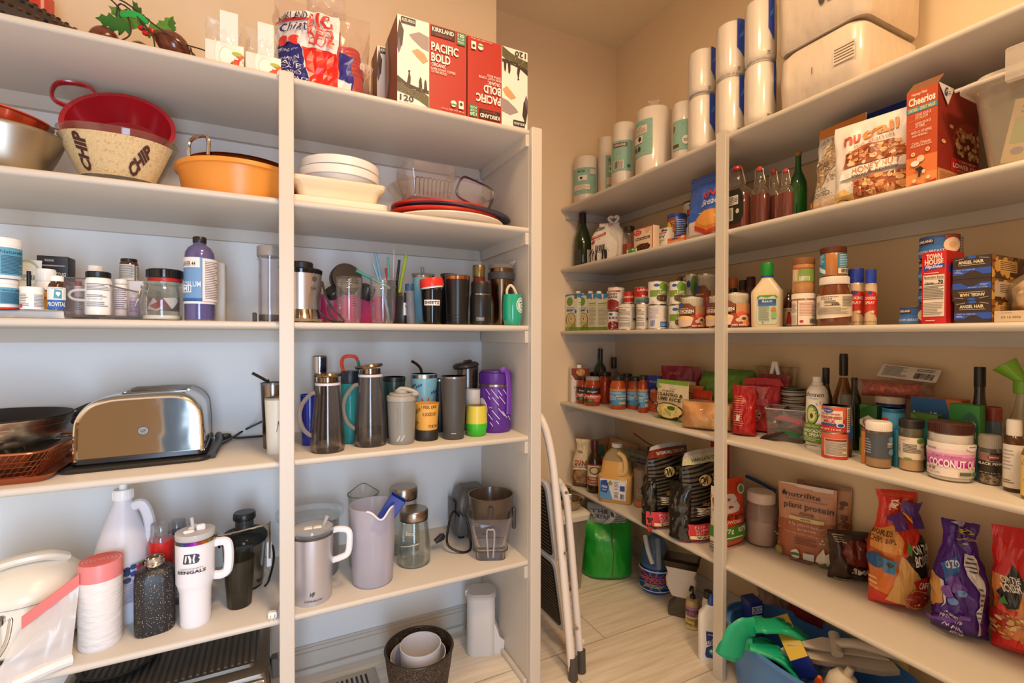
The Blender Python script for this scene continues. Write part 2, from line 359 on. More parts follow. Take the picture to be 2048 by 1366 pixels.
def J(f,nm,lb,ct,prof,mat,cap=None,lab=None,fill=None,grp=None,op=0,rz=None,capn='lid',bn='body',sy=1,n=32,tilt=None,ring=None):
    o=thing(nm,lb,ct,f.loc,f.a if rz is None else rz,grp,tilt);pr=sc(prof,f.r,f.h)
    mesh(bn,vessel(pr,op,n,sy=sy) if op else solid(pr,n,sy=sy),mat,o)
    if cap: # (rfrac, z0f, z1f, mat[, ribs])
        for c in (cap if isinstance(cap,list) else [cap]): mesh(capn if not isinstance(c[-1],str) else c[-1],xf(cap_g(c[0]*f.r,(c[2]-c[1])*f.h,c[1]*f.h,c[4] if len(c)>4 and not isinstance(c[4],str) else 0,n),Matrix.Diagonal((1,sy,1,1))),c[3],o)
    if fill: # (z1f, mat, rfrac)
        zf=fill[0]*f.h;q=[(max(r*fill[2],.001),max(z,f.h*.02)) for r,z in pr if z<zf];rl=q[-1][0];q.append((rl,zf));mesh(fill[3] if len(fill)>3 else 'contents',solid(q,n,sy=sy),fill[1],o)
    if ring: # [(rfrac,z0f,z1f,mat,name)]
        for c in ring: mesh(c[4],solid([(c[0]*f.r,c[1]*f.h),(c[0]*f.r,c[2]*f.h)],n,sy=sy),c[3],o)
    if lab: # (z0f,z1f,span,prims[,rfrac,c,rt])
        for l in (lab if isinstance(lab,list) else [lab]):
            R_=(l[4] if len(l)>4 and l[4] else 1)*f.r
            art(o,cylS(R_,l[0]*f.h,l[1]*f.h,l[5] if len(l)>5 else -90,l[2],(l[6]*f.r if len(l)>6 else None),sy),l[3],(max(.04,8/l[2]),0),.0006,asp=math.radians(l[2])*R_/((l[1]-l[0])*f.h))
    return o
def B(f,nm,lb,ct,col,front=None,left=None,right=None,top=None,grp=None,rz=None,r=.45,bn='carton',tilt=None,extra=None):
    o=thing(nm,lb,ct,f.loc,f.rz if rz is None else rz,grp,tilt);mesh(bn,box(f.w,f.d,f.h,.0012),M(col,r),o)
    for pr,su,asp,nn in ((front,flatS(f.w,f.h,-f.d/2),f.w/f.h,'front_print'),(left,lambda a,b:(Vector((-f.w/2,f.d/2-a*f.d,b*f.h)),Vector((-1,0,0))),f.d/f.h,'side_print'),(right,lambda a,b:(Vector((f.w/2,-f.d/2+a*f.d,b*f.h)),Vector((1,0,0))),f.d/f.h,'side_print'),(top,topS(f.w,f.d,f.h),f.w/f.d,'top_print')):
        if pr: art(o,su,pr,None,.0003,nn,asp=asp)
    return o
def bagf(w,h,d,kind='pouch',seed=0,cr=.004,fr=3,top=.5):
    def P(u,v,sg):
        e=max(0,1-abs(u)**2.4)**.5;wf=1;df=1;zz=v
        if kind=='pouch': df=min(1,(v/.10)**.5 if v>0 else 0)*max(0,1-max(0,(v-.2)/.8)**1.5);wf=1-.03*math.sin(math.pi*v)
        elif kind=='pillow': df=max(0,math.sin(math.pi*min(1,max(0,v))))**.5;wf=1-.05*math.sin(math.pi*v)
        elif kind=='block': df=min(1,(v/.04)**.5 if v>0 else 0)*(1 if v<.7 else max(0,1-((v-.7)/.3)**1.3))
        elif kind=='twist':
            k=min(1,max(0,(v-.45)/.42));k=k*k*(3-2*k);wf=1-(1-top)*k+(.15*(v-.87)/.13 if v>.87 else 0);df=(min(1,(v/.12)**.6) if v>0 else 0)*(1-.75*k)
            if v>.97: df*=max(0,(1-v)/.03)
        elif kind=='sack': 
            k=min(1,max(0,(v-.55)/.35));wf=1-(1-top)*k*k;df=(min(1,(v/.06)**.5) if v>0 else 0)*(1-.6*k)*(max(0,(1-v)/.08)**.5 if v>.92 else 1)
        q=Vector((u*fr+seed*7.3,v*fr*h/w,sg*2.1+seed))
        nz=noise.noise(q)+.5*noise.noise(q*2.3)
        n2=noise.noise(q*1.7+Vector((9,3,1)))
        ed=min(1,(1-abs(u))*6)*min(1,v*8)*(min(1,(1-v)*8) if kind!='twist' else 1)
        return Vector((u*w/2*wf+cr*n2*.8*(1 if v>.02 else 0),sg*(d/2*df*e)+cr*nz*ed,v*h))
    return P
def bag_g(P,nu=26,nv=34):
    V=[];F=[]
    for sg in (-1,1):
        b=len(V)
        for j in range(nv+1):
            for i in range(nu+1): 
                p=P(2*i/nu-1,j/nv,sg)
                if i in (0,nu): q=P(2*i/nu-1,j/nv,-sg);p=(p+q)/2
                V.append(p)
        for j in range(nv):
            for i in range(nu):
                a=b+j*(nu+1)+i;f=(a,a+1,a+nu+2,a+nu+1);F.append(f if sg<0 else f[::-1])
    n=nu+1;b2=n*(nv+1)
    for i in range(nu): F.append((i,b2+i,b2+i+1,i+1));t=nv*n;F.append((t+i,t+i+1,b2+t+i+1,b2+t+i))
    return V,F
def bagS(P,sg=-1,e=.02):
    def f(a,b):
        u=(2*a-1)*.985;v=min(max(b,.001),.999);p=P(u,v,sg);du=P(u+.02,v,sg)-P(u-.02,v,sg);dv=P(u,min(v+.01,1),sg)-P(u,max(v-.01,0),sg);n=du.cross(dv)
        n=n.normalized() if n.length>1e-9 else Vector((0,sg,0))
        if n.y*sg<0:n=-n
        return (p if sg<0 else p),n
    return f
def BAG(nm,lb,ct,loc,rz,w,h,d,kind,col,prims=None,seed=0,cr=.004,fr=3,r=.3,grp=None,tilt=None,mat=None,top=.5,bn='bag_body',st=.05,back=None,sub=None):
    o=thing(nm,lb,ct,loc,rz,grp,tilt);P=bagf(w,h,d,kind,seed,cr,fr,top)
    mesh(bn,bag_g(P),mat or M(col,r),o,ang=75)
    if prims: art(o,bagS(P),prims,(st,st),.0014,asp=w/h,r=r)
    return o,P
def handle_tube(o,pts,r,mat,nm='handle',sm=6,n=8,flat=1,label=None): return mesh(nm,tube(pts,r,n,sm,flat=flat),mat,o,label=label)
def lb_nutr(c='333333'): # generic fine print block
    return [('L',.08,.08,.92,.8,12,c)]
WHITE=M('F2F0EC',.35);BLK=M('1A1A1B',.35);BLKG=M('141416',.12)
# ================= LEFT UNIT, TOP SHELF =================
f=bxf('L',0,-70,160,10,.06,.2)
o=thing('beaded_basket','dark brown beaded basket tapering to the right at the left end of the top shelf','basket',(onY(20,0,YF+.14).x-.03,YF+.14,ZL[0]))
def horn(t): # centre line and radius
    return Vector((-.16+t*.40,0,.012+.085*(1-t)**1.2)),.105*(1-t)**.8+.004
V=[];F=[];n=22;m=26
for i in range(m+1):
    c,rr0=horn(i/m)
    for k in range(n):
        a=2*math.pi*k/n;V.append((c.x,c.y+rr0*math.cos(a),max(.001,c.z+rr0*math.sin(a)*1.0)))
for i in range(m):
    for k in range(n): a=i*n;F.append((a+k,a+(k+1)%n,a+n+(k+1)%n,a+n+k))
F+=[tuple(range(n))[::-1],tuple(m*n+k for k in range(n))]
mesh('woven_body',(V,F),M('33241C',.5),o)
q=[]
for i in range(30):
    c,rr0=horn(i/30)
    nb=max(6,int(rr0*250))
    for k in range(nb):
        a=2*math.pi*(k+.5*(i%2))/nb
        if math.sin(a)<-.75: continue
        p=(c.x,c.y+rr0*math.cos(a),c.z+rr0*math.sin(a));q.append(mv(idx(lathe([(0,-.005),(.0045,-.002),(.0045,.002),(0,.005)],6),random.choice((0,0,1,2))),*p))
mesh('beads',join(*q),[M('4A3426',.2,.3),M('6C4A38',.18,.3),M('2B3040',.15,.4)],o)['kind']='stuff'
f=bxf('L',0,-30,95,-40,.24,.06);B(f,'gift_box','red-orange box standing behind the beaded basket','box','D8402A',[('R',.93,0,.985,1,'F0B9A0')])
# holly with wooden bells
P0=onY(290,80,YF+.09);o=thing('holly_decoration','holly sprig with brown wooden bells and loops of dark cord on the top shelf','decoration',(P0.x,YF+.09,ZL[0]))
def egg(r,h,n=20): return lathe([(0,0)]+[(r*math.sin(math.pi*t)**.6*(1-.15*t),h*t) for t in (.04,.12,.25,.4,.55,.7,.85,.95)]+[(0,h)],n)
WD=M('6B2F1C',.25,0,None,('4A1E12',30,.4,.7,(1,1,4)),.5)
for x,y,r,h,rt in ((-.075,-.01,.032,.058,0),(-.012,.01,.03,.05,0),(.05,-.015,.033,.085,-62)): mesh('wooden_bell',mv(rot(egg(r,h),'Y',rt),x+(.0 if rt==0 else .045),y,.001 if rt==0 else .03),WD,o)
def leaf(L,W): 
    pts=[];ks=[(0,0),(.12,.35),(.2,.2),(.34,.5),(.42,.3),(.58,.48),(.66,.24),(.8,.3),(.86,.12),(1,0)]
    V=[(k*L,w*W,.0) for k,w in ks]+[(k*L,-w*W,0) for k,w in ks[-2:0:-1]]+[(k*L,0,-.006*math.sin(math.pi*k)) for k in (.25,.5,.75)]
    n=len(ks)+len(ks)-2;return V[:n],[tuple(range(n))]
for i,(x,z,a,b) in enumerate(((-.01,.08,150,30),(.0,.075,110,-25),(.03,.06,65,20),(.045,.05,80,-10),(.0,.06,20,30),(-.02,.06,175,-20))):
    g=leaf(.07,.045);g=rot(g,'X',60+b);g=rot(g,'Y',-a);mesh('leaf',mv((g[0],g[1]),x,-.005*i,z),M('3F7A2E' if i%2 else '5B8A34',.35),o,flat=True)
mesh('ribbon',tube([(-.04,-.03,.085),(-.015,-.04,.088),(.015,-.04,.078)],.008,8,4,flat=.4),M('1FA04A',.3),o)
for x,z in ((.0,.062),(.02,.06),(.008,.052)): mesh('berry',mv(lathe([(0,-.007),(.006,-.004),(.0072,0),(.006,.004),(0,.007)],12),x,-.035,z),M('C01A22',.2),o)
CORD=M('3A2A20',.6)
for pts in ([(-.05,0,.05),(-.045,-.02,.1),(-.065,-.02,.125),(-.03,-.03,.115),(.03,-.045,.07),(.1,-.04,.03),(.12,-.03,.002)],[(-.055,-.01,.06),(-.04,-.03,.11),(.02,-.05,.05),(.03,-.05,.0025)],[(.0,-.04,.06),(.08,-.03,.05),(.13,-.04,.04),(.155,-.045,.022),(.14,-.05,.004),(.11,-.045,.003),(.1,-.05,.035)],[(-.03,-.03,.1),(-.02,-.04,.04),(-.05,-.05,.003)]): mesh('cord',tube(pts,.0018,6),CORD,o)
# card packets
for i,(x0,x1,y,lb,cx0,cx1,cy) in enumerate(((411,490,85,'clear packet of white cards with a vegetable picture, left one beside the holly',442,478,26),(492,564,110,'clear packet of white cards with a vegetable picture, right one beside the red cup bag',517,549,48))):
    f=bxf('L',0,x0,x1,y,.03+.0*i,.05)
    o=B(f,'card_packet',lb,'packet','E9E2D8',[('E',.33,.5,.09,.55,'D9CFC4'),('E',.34,.5,.085,.52,'EFE9E0'),('E',.55,.42,.2,.42,'D0C4B6'),('E',.56,.42,.19,.4,'F2EDE4'),('E',.86,.3,.13,.16,'D8442C'),('E',.75,.18,.1,.14,'E05A38'),('E',.9,.55,.1,.1,'E2633F'),('E',.82,.62,.14,.08,'A9B64A'),('E',.68,.12,.05,.1,'2E7A38'),('E',.93,.2,.05,.2,'F0E2C8'),('E',.8,.42,.06,.04,'F4E8D6')],grp='card packets on the top shelf')
    A=onY(cx0,683,YF+.05).x-f.loc[0];Bx=onY(cx1,683,YF+.05).x-f.loc[0];hh=onY(460,cy,YF+.05).z-ZL[0] if i==0 else onY(530,cy,YF+.05).z-ZL[0]
    mesh('white_card',mv(xf(box(Bx-A,.002,hh-.004,0),Matrix.Rotation(-.02,4,'X')),(A+Bx)/2,-.012,.003),M('ECE8E4',.6,bump=(300,.0006,(1,1,6))),o,flat=True)
    P=bagf(f.w*.98,hh*.9,.04,'pillow',i+3,.006,4);mesh('clear_wrap',mv(bag_g(P,14,16),-.004,.006,.002),G('F6F4F2',.10,'FFFFFF',.1),o)
# bag of red cups
P0=onY(548,150,YF+.03);P1=onY(755,150,YF+.03);cx=(P0.x+P1.x)/2;W_=P1.x-P0.x;BZ=ZL[0]
o,P=BAG('party_cup_bag','large clear plastic bag printed for big red cups beside the coffee boxes','bag',(cx,YF+.165,BZ),0,W_,.30,.24,'block','F6EEE8',[
 ('R',.02,.02,.6,.70,'EFE6E0'),('P',[(.02,.02),(.33,.02),(.24,.40),(.02,.46)],'2B2C7A'),('P',[(.34,.02),(.62,.02),(.60,.36),(.25,.38)],'DB2419'),('P',[(.60,.02),(.74,.02),(.74,.38),(.62,.38)],'2E2F86'),('R',.60,.04,.73,.13,'E8E2E6'),
 ('T',.17,.66,.26,.06,'KIRKLAND','1A1416',.01),('P',[(.03,.61),(.33,.61),(.33,.64),(.03,.64)],'B0222A'),('T',.19,.56,.25,.07,'Chinet','24265E',0,.3),('E',.10,.44,.05,.045,'D8352F'),('E',.2,.43,.04,.04,'D8352F'),
 ('T',.43,.615,.22,.13,'BIG','C93A32',.02),('T',.43,.50,.22,.09,'RED','D24A42',.02),('T',.43,.42,.22,.07,'CUP','D24A42',.02),
 ('T',.14,.35,.18,.025,'STRONG CUP','E8E6F2'),('T',.15,.26,.2,.03,'TENANTS EN','E8E6F2'),('T',.16,.22,.16,.03,'PAIS DE','E8E6F2'),('T',.17,.18,.16,.03,'CALITE','E8E6F2'),('T',.18,.12,.18,.03,'CONTENTES','E8E6F2'),('T',.2,.07,.2,.03,'CALIDAD','E8E6F2'),('B',.84,.28,.93,.38,14,'D8C8C4')],seed=4,cr=.012,fr=5,mat=G('F8F0EC',.07,'FFFFFF',.12),bn='plastic_bag')
ko=mesh('knotted_top',mv(bag_g(bagf(.11,.10,.06,'twist',9,.012,5,.9),12,12),.01,0,.285),G('F8F0EC',.12,'FFFFFF',.15),o)
RED=M('D8241C',.3)
def stack(n,r=.046,h=.115,st=.012):
    q=[(r*.66,0),(r*.9,h*.8)]
    for i in range(n): q+=[(r*.93,h*.8+i*st),(r,h*.8+i*st+.004),(r,h*.8+i*st+.008)]
    return solid(q,22)
for k,(x,y,rt) in enumerate(((-.085,.0,8),(.0,-.02,0),(.088,.0,-10),(-.05,.08,0),(.06,.085,-4))):
    t=mesh('red_cup_stack',rot(stack(11 if k<2 else 7),'Y',rt),RED,None);t.location=(cx+x,YF+.165+y,BZ+.004+.008*(rt!=0));tag(t,'sleeve of nested red party cups inside the clear bag','cups','nested red cups in the bag')
# coffee pod boxes
def coffee(f,nm,lb,up,grp=None,left=True):
    a=[('R',0,0,.445,1,'F1E6DA'),('R',.445,0,1,1,'B32A1C'),('P',[(.0,.78),(.03,.95),(.09,.83),(.07,.66),(.03,.60),(0,.62)],'3A2A26'),('P',[(.0,.62),(.02,.75),(.05,.62),(.02,.55)],'6A5A6E'),
     ('P',[(.16,.80),(.3,.86),(.44,.83),(.44,.66),(.34,.68),(.2,.76)],'9A8A88'),('P',[(.2,.62),(.28,.66),(.38,.62),(.43,.55),(.36,.5),(.27,.56)],'E89A6A'),
     ('P',[(0,.28),(.1,.22),(.2,.2),(.32,.19),(.44,.13),(.44,0),(.3,.06),(.15,.1),(0,.12)],'5A5636'),('P',[(0,.30),(.12,.24),(.24,.215),(.44,.20),(.44,.16),(.2,.17),(0,.23)],'3B2A22'),
     ('P',[(.13,.235),(.145,.3),(.155,.36),(.17,.36),(.185,.3),(.18,.235)],'3A2420'),('E',.163,.375,.016,.013,'3A2420'),('P',[(.30,.215),(.30,.29),(.315,.34),(.335,.32),(.345,.21)],'3A2420'),('P',[(.37,.205),(.375,.28),(.385,.325),(.405,.3),(.415,.2)],'3A2420'),('D',.02,.1,.4,.22,40,.006,('8A8458','CFC49A','2F2A20')),
     ('R',.05,.91,.25,.985,'221C1A'),('T',.15,.95,.17,.035,'KEURIG','F1E6DA',.01),('T',.13,.055,.19,.07,'120','2A201C',.02),
     ('R',.47,.865,.82,.985,'3A120E'),('T',.645,.945,.32,.05,'KIRKLAND','F5ECE4',.02),('T',.65,.89,.24,.03,'Signature','C03A2A',0,.4),('R',.85,.84,.975,.985,'2F7A44'),('T',.912,.955,.10,.04,'120','EAF2E4',.02),('T',.912,.91,.10,.028,'K-CUP','EAF2E4',.01),('T',.912,.872,.10,.028,'PODS','EAF2E4',.01),
     ('T',.67,.735,.40,.105,'PACIFIC','F5ECE4',.03),('T',.61,.61,.28,.105,'BOLD','F5ECE4',.03),('T',.58,.525,.21,.045,'ORGANIC','F5ECE4',.01),('T',.645,.475,.36,.028,'DARK ROAST COFFEE','F5ECE4'),('T',.585,.44,.22,.028,'EXTRA BOLD','F5ECE4'),
     ('E',.80,.11,.045,.04,'DDE6D2'),('R',.755,.09,.845,.11,'5A8A4A'),('R',.875,.065,.95,.16,'F0E8DC'),('E',.912,.12,.022,.02,'2A3A20'),('T',.79,.03,.34,.016,'10.1oz NET WT 48 oz','F0D8D0')]
    if up:
        def flip(p):
            p=list(p);fx=lambda v:1-v
            if p[0]=='R' or p[0]=='L': p[1],p[3]=1-p[3],1-p[1];p[2],p[4]=1-p[4],1-p[2]
            elif p[0]=='P': p[1]=[(1-x,1-y) for x,y in p[1]]
            elif p[0] in 'ET': p[1]=1-p[1];p[2]=1-p[2]
            elif p[0]=='D': p[1],p[3]=1-p[3],1-p[1];p[2],p[4]=1-p[4],1-p[2]
            if p[0]=='T':
                while len(p)<9:p.append(0)
                p.append(180)
            return tuple(p)
        a=[flip(p) for p in a]
    o=B(f,nm,lb,'box','B8352A',a,[('R',0,0,1,1,'8A4A3C'),('R',.0,0,.3,1,'B8A490'),('P',[(.1,0),(.5,.5),(.3,1),(.2,1),(.35,.5),(0,.1)],'5A4032')] if left else None,grp=grp)
    return o
f=bxf('L',0,793.5,932.5,48,.008,.16);coffee(f,'coffee_pod_box','red and white coffee pod box standing upright, left of the two at the front',False,'coffee pod boxes on the top shelf')
f=bxf('L',0,933.5,1054,88,.008,.16);coffee(f,'coffee_pod_box','red and white coffee pod box standing upside down at the right end','up','coffee pod boxes on the top shelf')
f=bxf('L',0,754,775,92,.045,.1);f.w=.18;f.loc=(f.loc[0]+.07,YF+.19,f.loc[2]);f.loc=(onY(754,683,YF+.19).x+.09,YF+.24,ZL[0]);f.h=onY(760,92,YF+.19).z-ZL[0];f.d=.1
coffee(f,'coffee_pod_box','shrink-wrapped coffee pod box half hidden behind the upright one',False,'coffee pod boxes on the top shelf')
# ================= LEFT UNIT, SECOND SHELF =================
def bowlprof(r,h,rb=.45,lip=.006,p=.55): return [(r*rb,0)]+[(r*(rb+(1-rb)*(t**p)),h*t) for t in (.08,.2,.35,.5,.65,.8,.93)]+[(r,h-.002),(r+lip,h)]
f=cyl('L',1,-130,138,232,.02);f.h=.104
o=thing('mixing_bowl','brushed steel mixing bowl at the left end holding a red fluted pan','bowl',f.loc);mesh('bowl',vessel(bowlprof(f.r,f.h,.42,.004),.0012,48),M('B8AE9E',.38,1,bump=(3,.0015)),o);
g=thing('fluted_pan','red-orange fluted baking pan nested in the steel mixing bowl','pan',(f.x-.01,f.y,f.z+.108),0,None,(0,.12));g.scale=[f.r*.86/.15]*3
V=[];F=[];n=96
for k,(r,z) in enumerate([(.02,.0),(.11,.0),(.135,.055),(.150,.058),(.150,.062),(.133,.062),(.108,.005),(.02,.004)]):
    for i in range(n): a=2*math.pi*i/n;w_=1+(.03*math.cos(a*12) if k in (1,2,5,6) else 0);V.append((r*w_*math.cos(a),r*w_*math.sin(a),z))
for k in range(7):
    for i in range(n): F.append((k*n+i,k*n+(i+1)%n,(k+1)*n+(i+1)%n,(k+1)*n+i))
F+=[tuple(range(n))[::-1],tuple(7*n+i for i in range(n))]
mesh('pan_shell',(V,F),M('C2401E',.3,.2,None,None,.6),g);mesh('hanging_tab',mv(box(.03,.02,.003,.001),.158,-.01,.056),STEEL(),g)
# chip bowl : octagonal flared glass with burlap wrap
A=onY(117,683,YF+.16);Bb=onY(357,683,YF+.16);cx=(A.x+Bb.x)/2;R0=(Bb.x-A.x)/2;z0=ZL[1];h0=onY(235,268,YF+.08).z-z0;h0=onY(122,262,YF+.16).z-z0
o=thing('chip_bowl','clear glass bowl wrapped in burlap printed CHIP beside the orange tub','bowl',(cx,YF+.165,z0),0)
def sq(r,z,e): # superellipse ring
    return [(math.copysign(abs(math.cos(t))**e,math.cos(t))*r,math.copysign(abs(math.sin(t))**e,math.sin(t))*r*.86,z) for t in [2*math.pi*i/48 for i in range(48)]]
V=[];F=[]
for r,z in ((.03,0),(R0*.5,0),(R0*.62,.03),(R0*.97,h0-.006),(R0,h0),(R0-.004,h0),(R0*.60,.034),(R0*.48,.005),(.03,.005)): V+=sq(r,z,.85)
for k in range(8):
    for i in range(48): F.append((k*48+i,k*48+(i+1)%48,(k+1)*48+(i+1)%48,(k+1)*48+i))
F+=[tuple(range(48))[::-1],tuple(8*48+i for i in range(48))]
mesh('glass_body',(V,F),G('D8D4C4',.05,'D8CDB4'),o)
def chs(a,b):
    t=math.radians(-90+(a-.5)*150);r=R0*(.635+.33*b);x=math.copysign(abs(math.cos(t))**.85,math.cos(t))*r;y=math.copysign(abs(math.sin(t))**.85,math.sin(t))*r*.86
    n=Vector((math.cos(t),math.sin(t),-.8)).normalized();return Vector((x,y,.034+(h0-.05)*b)),n
art(o,chs,[('R',0,0,1,1,'D2BA8C'),('D',0,0,1,1,900,.0035,('B89A68','E6D4AC','C4A878')),('T',.30,.5,.20,.46,'CHIP','4A2216',.05,0,80),('T',.70,.45,.20,.42,'CHIP','4A2216',.05,0,50)],(.04,.1),.0016,'burlap_wrap',.8,asp=4.5,clip=False)
# red colander
o=thing('colander','red plastic colander with loop handles leaning up inside the burlap chip bowl','colander',(onY(252,285,YF+.21).x,YF+.215,onY(250,292,YF+.21).z));o.rotation_euler=(Matrix.Rotation(math.radians(62),3,'X')@Matrix.Rotation(math.radians(140),3,'Z')).to_euler();o.scale=(.95,.95,.8)
RC=M('A81420',.25,0,None,None,.4);n=40;pr=[(.05,0),(.085,.012),(.108,.06),(.115,.085),(.123,.086)];mesh('colander_body',vessel(pr,.003,40),RC,o)
for k in range(26):
    a=math.radians(20+k*6.2);mesh('rib',xf(box(.0025,.004,.062,0),Matrix.Rotation(a,4,'Z')@Matrix.Translation((0,-.088,.012))@Matrix.Rotation(.38,4,'X')),M('8E0F1A',.3),o,flat=True)
for s in (1,): handle_tube(o,[(s*.105,-.04,.078),(s*.15,-.045,.082),(s*.185,0,.084),(s*.15,.045,.082),(s*.105,.035,.078)],.010,RC,flat=.45)
# orange tub and steel bowl
f=cyl('L',1,347,606,300,.015);f.h=.092
o=thing('plastic_tub','wide orange plastic tub partly behind the white post','tub',f.loc);mesh('tub_body',vessel([(f.r*.80,0),(f.r*.86,.006),(f.r*.93,f.h*.7),(f.r*.965,f.h*.86),(f.r,f.h*.88),(f.r,f.h)],.003,56),M('E8953C',.35),o)
f2=cyl('L',1,368,590,295,.04);o=thing('steel_bowl','copper-toned steel bowl with a wire handle nested in the orange tub','bowl',(f.x+.005,f.y,f.z+.03));mesh('bowl',vessel(bowlprof(f.r*.84,.080,.5,.004),.0015,48),M('B08A70',.2,1),o)
a=math.radians(222);cx_,cy_=f.r*.83*math.cos(a),f.r*.83*math.sin(a);tx,ty=-math.sin(a),math.cos(a)
handle_tube(o,[(cx_-tx*-.035,cy_-ty*-.035,.072),(cx_+tx*.037,cy_+ty*.037,.10),(cx_+tx*.03,cy_+ty*.03,.118),(cx_,cy_,.124),(cx_-tx*.03,cy_-ty*.03,.118),(cx_-tx*.037,cy_-ty*.037,.10),(cx_-tx*.035,cy_-ty*.035,.072)],.0045,STEEL(.15))
# cream tubs and white bowls right of post
A=onY(578,683,YF+.03);Bb=onY(777,683,YF+.03);cxx=(A.x+Bb.x)/2;ww=(Bb.x-A.x)/2
o=thing('tub_lid','flat cream rectangular tub lid at the bottom of the stack right of the post','lid',(cxx,YF+.14,z0));mesh('lid_body',loft([(0,ww-.006,.106,.02),(.004,ww,.112,.02),(.022,ww,.112,.02),(.026,ww-.01,.1,.02)],5),M('EFE0C8',.4),o)
z1=z0+.027;o=thing('plastic_tub','cream rectangular plastic tub under the two white bowls','tub',(cxx,YF+.14,z1));mesh('tub_body',tub([(0,ww-.028,.085,.02),(.03,ww-.02,.093,.02),(.04,ww-.006,.104,.02),(.052,ww-.004,.106,.02)],.003,5),M('F2DDB6',.4),o)
f=cyl('L',1,594,760,330,.035)
for i,(zz,lb,hh) in enumerate(((z1+.012,'round white plastic bowl, lower of the two on the cream tub',.085),(z1+.04,'round white plastic bowl, upper of the two on the cream tub',.085))):
    o=thing('serving_bowl',lb,'bowl',(f.x+.003*i,f.y,zz),0,'white bowls on the cream tub');r=f.r-.004*i;mesh('bowl',vessel([(r*.55,0),(r*.85,hh*.4),(r*.96,hh*.7),(r,hh*.72),(r,hh-.004),(r-.002,hh)],.0025,48),M('EDE6E0',.35),o)
# clear containers, lids at right end
f=cyl('L',1,776,1002,345,.03)
CL=G('F8F4F2',.04,'F4ECE8',.08)
z=z0;o=thing('serving_platter','large round cream platter lying under the red lids','platter',(f.x,f.y,z),0,None);mesh('platter_body',solid([(f.r*.72,0),(f.r*.98,.014),(f.r*1.04,.022),(f.r*1.03,.026),(f.r*.6,.04)],56),M('F0E4D2',.35),o)
for i,(dx,zz,c,lb,rx) in enumerate(((.0,.042,'C8281C','round red plastic lid with hooked rim on the cream platter',1.0),(.03,.052,'2E2A44','dark blue plastic lid tilted between the red lids',1.06),(-.005,.064,'C8281C','round red plastic lid topmost on the dark blue lid',.93))):
    o=thing('storage_lid',lb,'lid',(f.x+dx,f.y-.0,z+zz),0,'stacked lids at the right end',(0,.04*(i==1)));r=f.r*rx
    mesh('lid_body',solid([(r*.96,0),(r,.003),(r,.009),(r*.95,.0115),(r*.80,.0115),(r*.78,.008)],56,sy=.8),M(c,.3,0,None,None,.4),o)
    if i<2: mesh('tab',mv(box(.034,.022,.005,.002),r+.009,-.02,.004),M(c,.3),o)
zt=z+.077;o=thing('clear_bowl','wide clear plastic bowl standing on the red lid','bowl',(f.x-.004,f.y+.0,zt));mesh('bowl',vessel([(f.r*.72,0),(f.r*.9,.035),(f.r*.97,.052),(f.r*1.0,.055)],.002,48,sy=.85),CL,o)
f3=cyl('L',1,800,910,292,.05);o=thing('ribbed_container','clear ribbed container lying in the wide clear bowl','container',(f3.x,f3.y+.02,zt+.004));mesh('container_body',tub([(0,f3.r*.78,f3.r*.7,.02),(.055,f3.r*.9,f3.r*.8,.025),(.07,f3.r,f3.r*.9,.03),(.105,f3.r,f3.r*.9,.03)],.003,6),G('F4EEEC',.05,'D8CCC8',.08),o)
for i in range(9):
    x=-f3.r*.62+i*f3.r*.155;mesh('rib',tube([(x,-f3.r*.73,.006),(x,-f3.r*.80,.05),(x+.006,-f3.r*.83,.058),(x+.012,-f3.r*.83,.056)],.0013,6,3),M('5A504C',.3),o)
P0=onY(952,355,YF+.09);o=thing('square_lid','clear square lid with a dark purple rim leaning against the ribbed container','lid',(P0.x,YF+.115,zt+.006),0,None,(math.radians(-14),math.radians(14)))
mesh('rim',tube([(-.058,0,.01),(-.062,0,.05),(-.05,0,.085),(-.03,0,.092),(.05,0,.088),(.066,0,.07),(.062,0,.03),(.05,0,.005),(0,0,0)],.0035,8,6,closed=True),M('3A2238',.25),o)
mesh('panel',xf(loft([(0,.054,.04,.02),(.002,.054,.04,.02)],5),Matrix.Translation((0,.001,.047))@Matrix.Rotation(math.radians(90),4,'X')),CL,o)
# ================= LEFT UNIT, MIDDLE SHELF =================
f=bxf('L',2,-90,131,619,.045,.24);o=thing('riser_tray','low white riser tray holding the blue labelled tubs at the left end','tray',f.loc);mesh('tray_body',box(f.w,f.d,f.h,.003),M('E8E4DE',.4),o);RT=f.z+f.h+.0005
TX='2A5570'
nm=[('R',0,0,1,1,'5FA3C4'),('R',.02,0,.36,1,'7DB4CF'),('T',.63,.84,.46,.13,'NatureM',TX,.006),('L',.42,.05,.88,.72,13,'2C4F62')]
f=cyl('L',RT,-45,41,554,.03);f.h-=.003;J(f,'supplement_tub','white tub with a light blue label, lower of the two stacked on the riser tray','tub',CY,WHITE,(1.03,.84,1,WHITE),[(.17,.72,150,nm,1.0,-75)],grp='blue labelled tubs');fz=f.z+f.h+.001
mesh('red_lid_rim',solid([(f.r*1.05,0),(f.r*1.05,.004)],32),M('C8322A',.4),bpy.data.objects['supplement_tub'])
f=cyl('L',fz,-50,48,473,.025);J(f,'supplement_tub','white tub with a light blue label, upper of the two stacked on the riser tray','tub',CY,WHITE,(1.02,.80,1,WHITE),[(.08,.76,150,nm,1.0,-75)],grp='blue labelled tubs')
f=cyl('L',RT,37,92,573,.01);J(f,'pill_tub','short white pill tub with fine print in front of the dropper bottle','tub',CY,WHITE,(1.03,.82,1,WHITE),[(.06,.72,150,[('R',0,0,.16,.25,'C83A30'),('R',.0,.25,.42,1,'EDE6DE'),('L',.06,.1,.4,.95,8,'7A6A66'),('L',.55,.05,.95,.92,9,'7A8088')],1)])
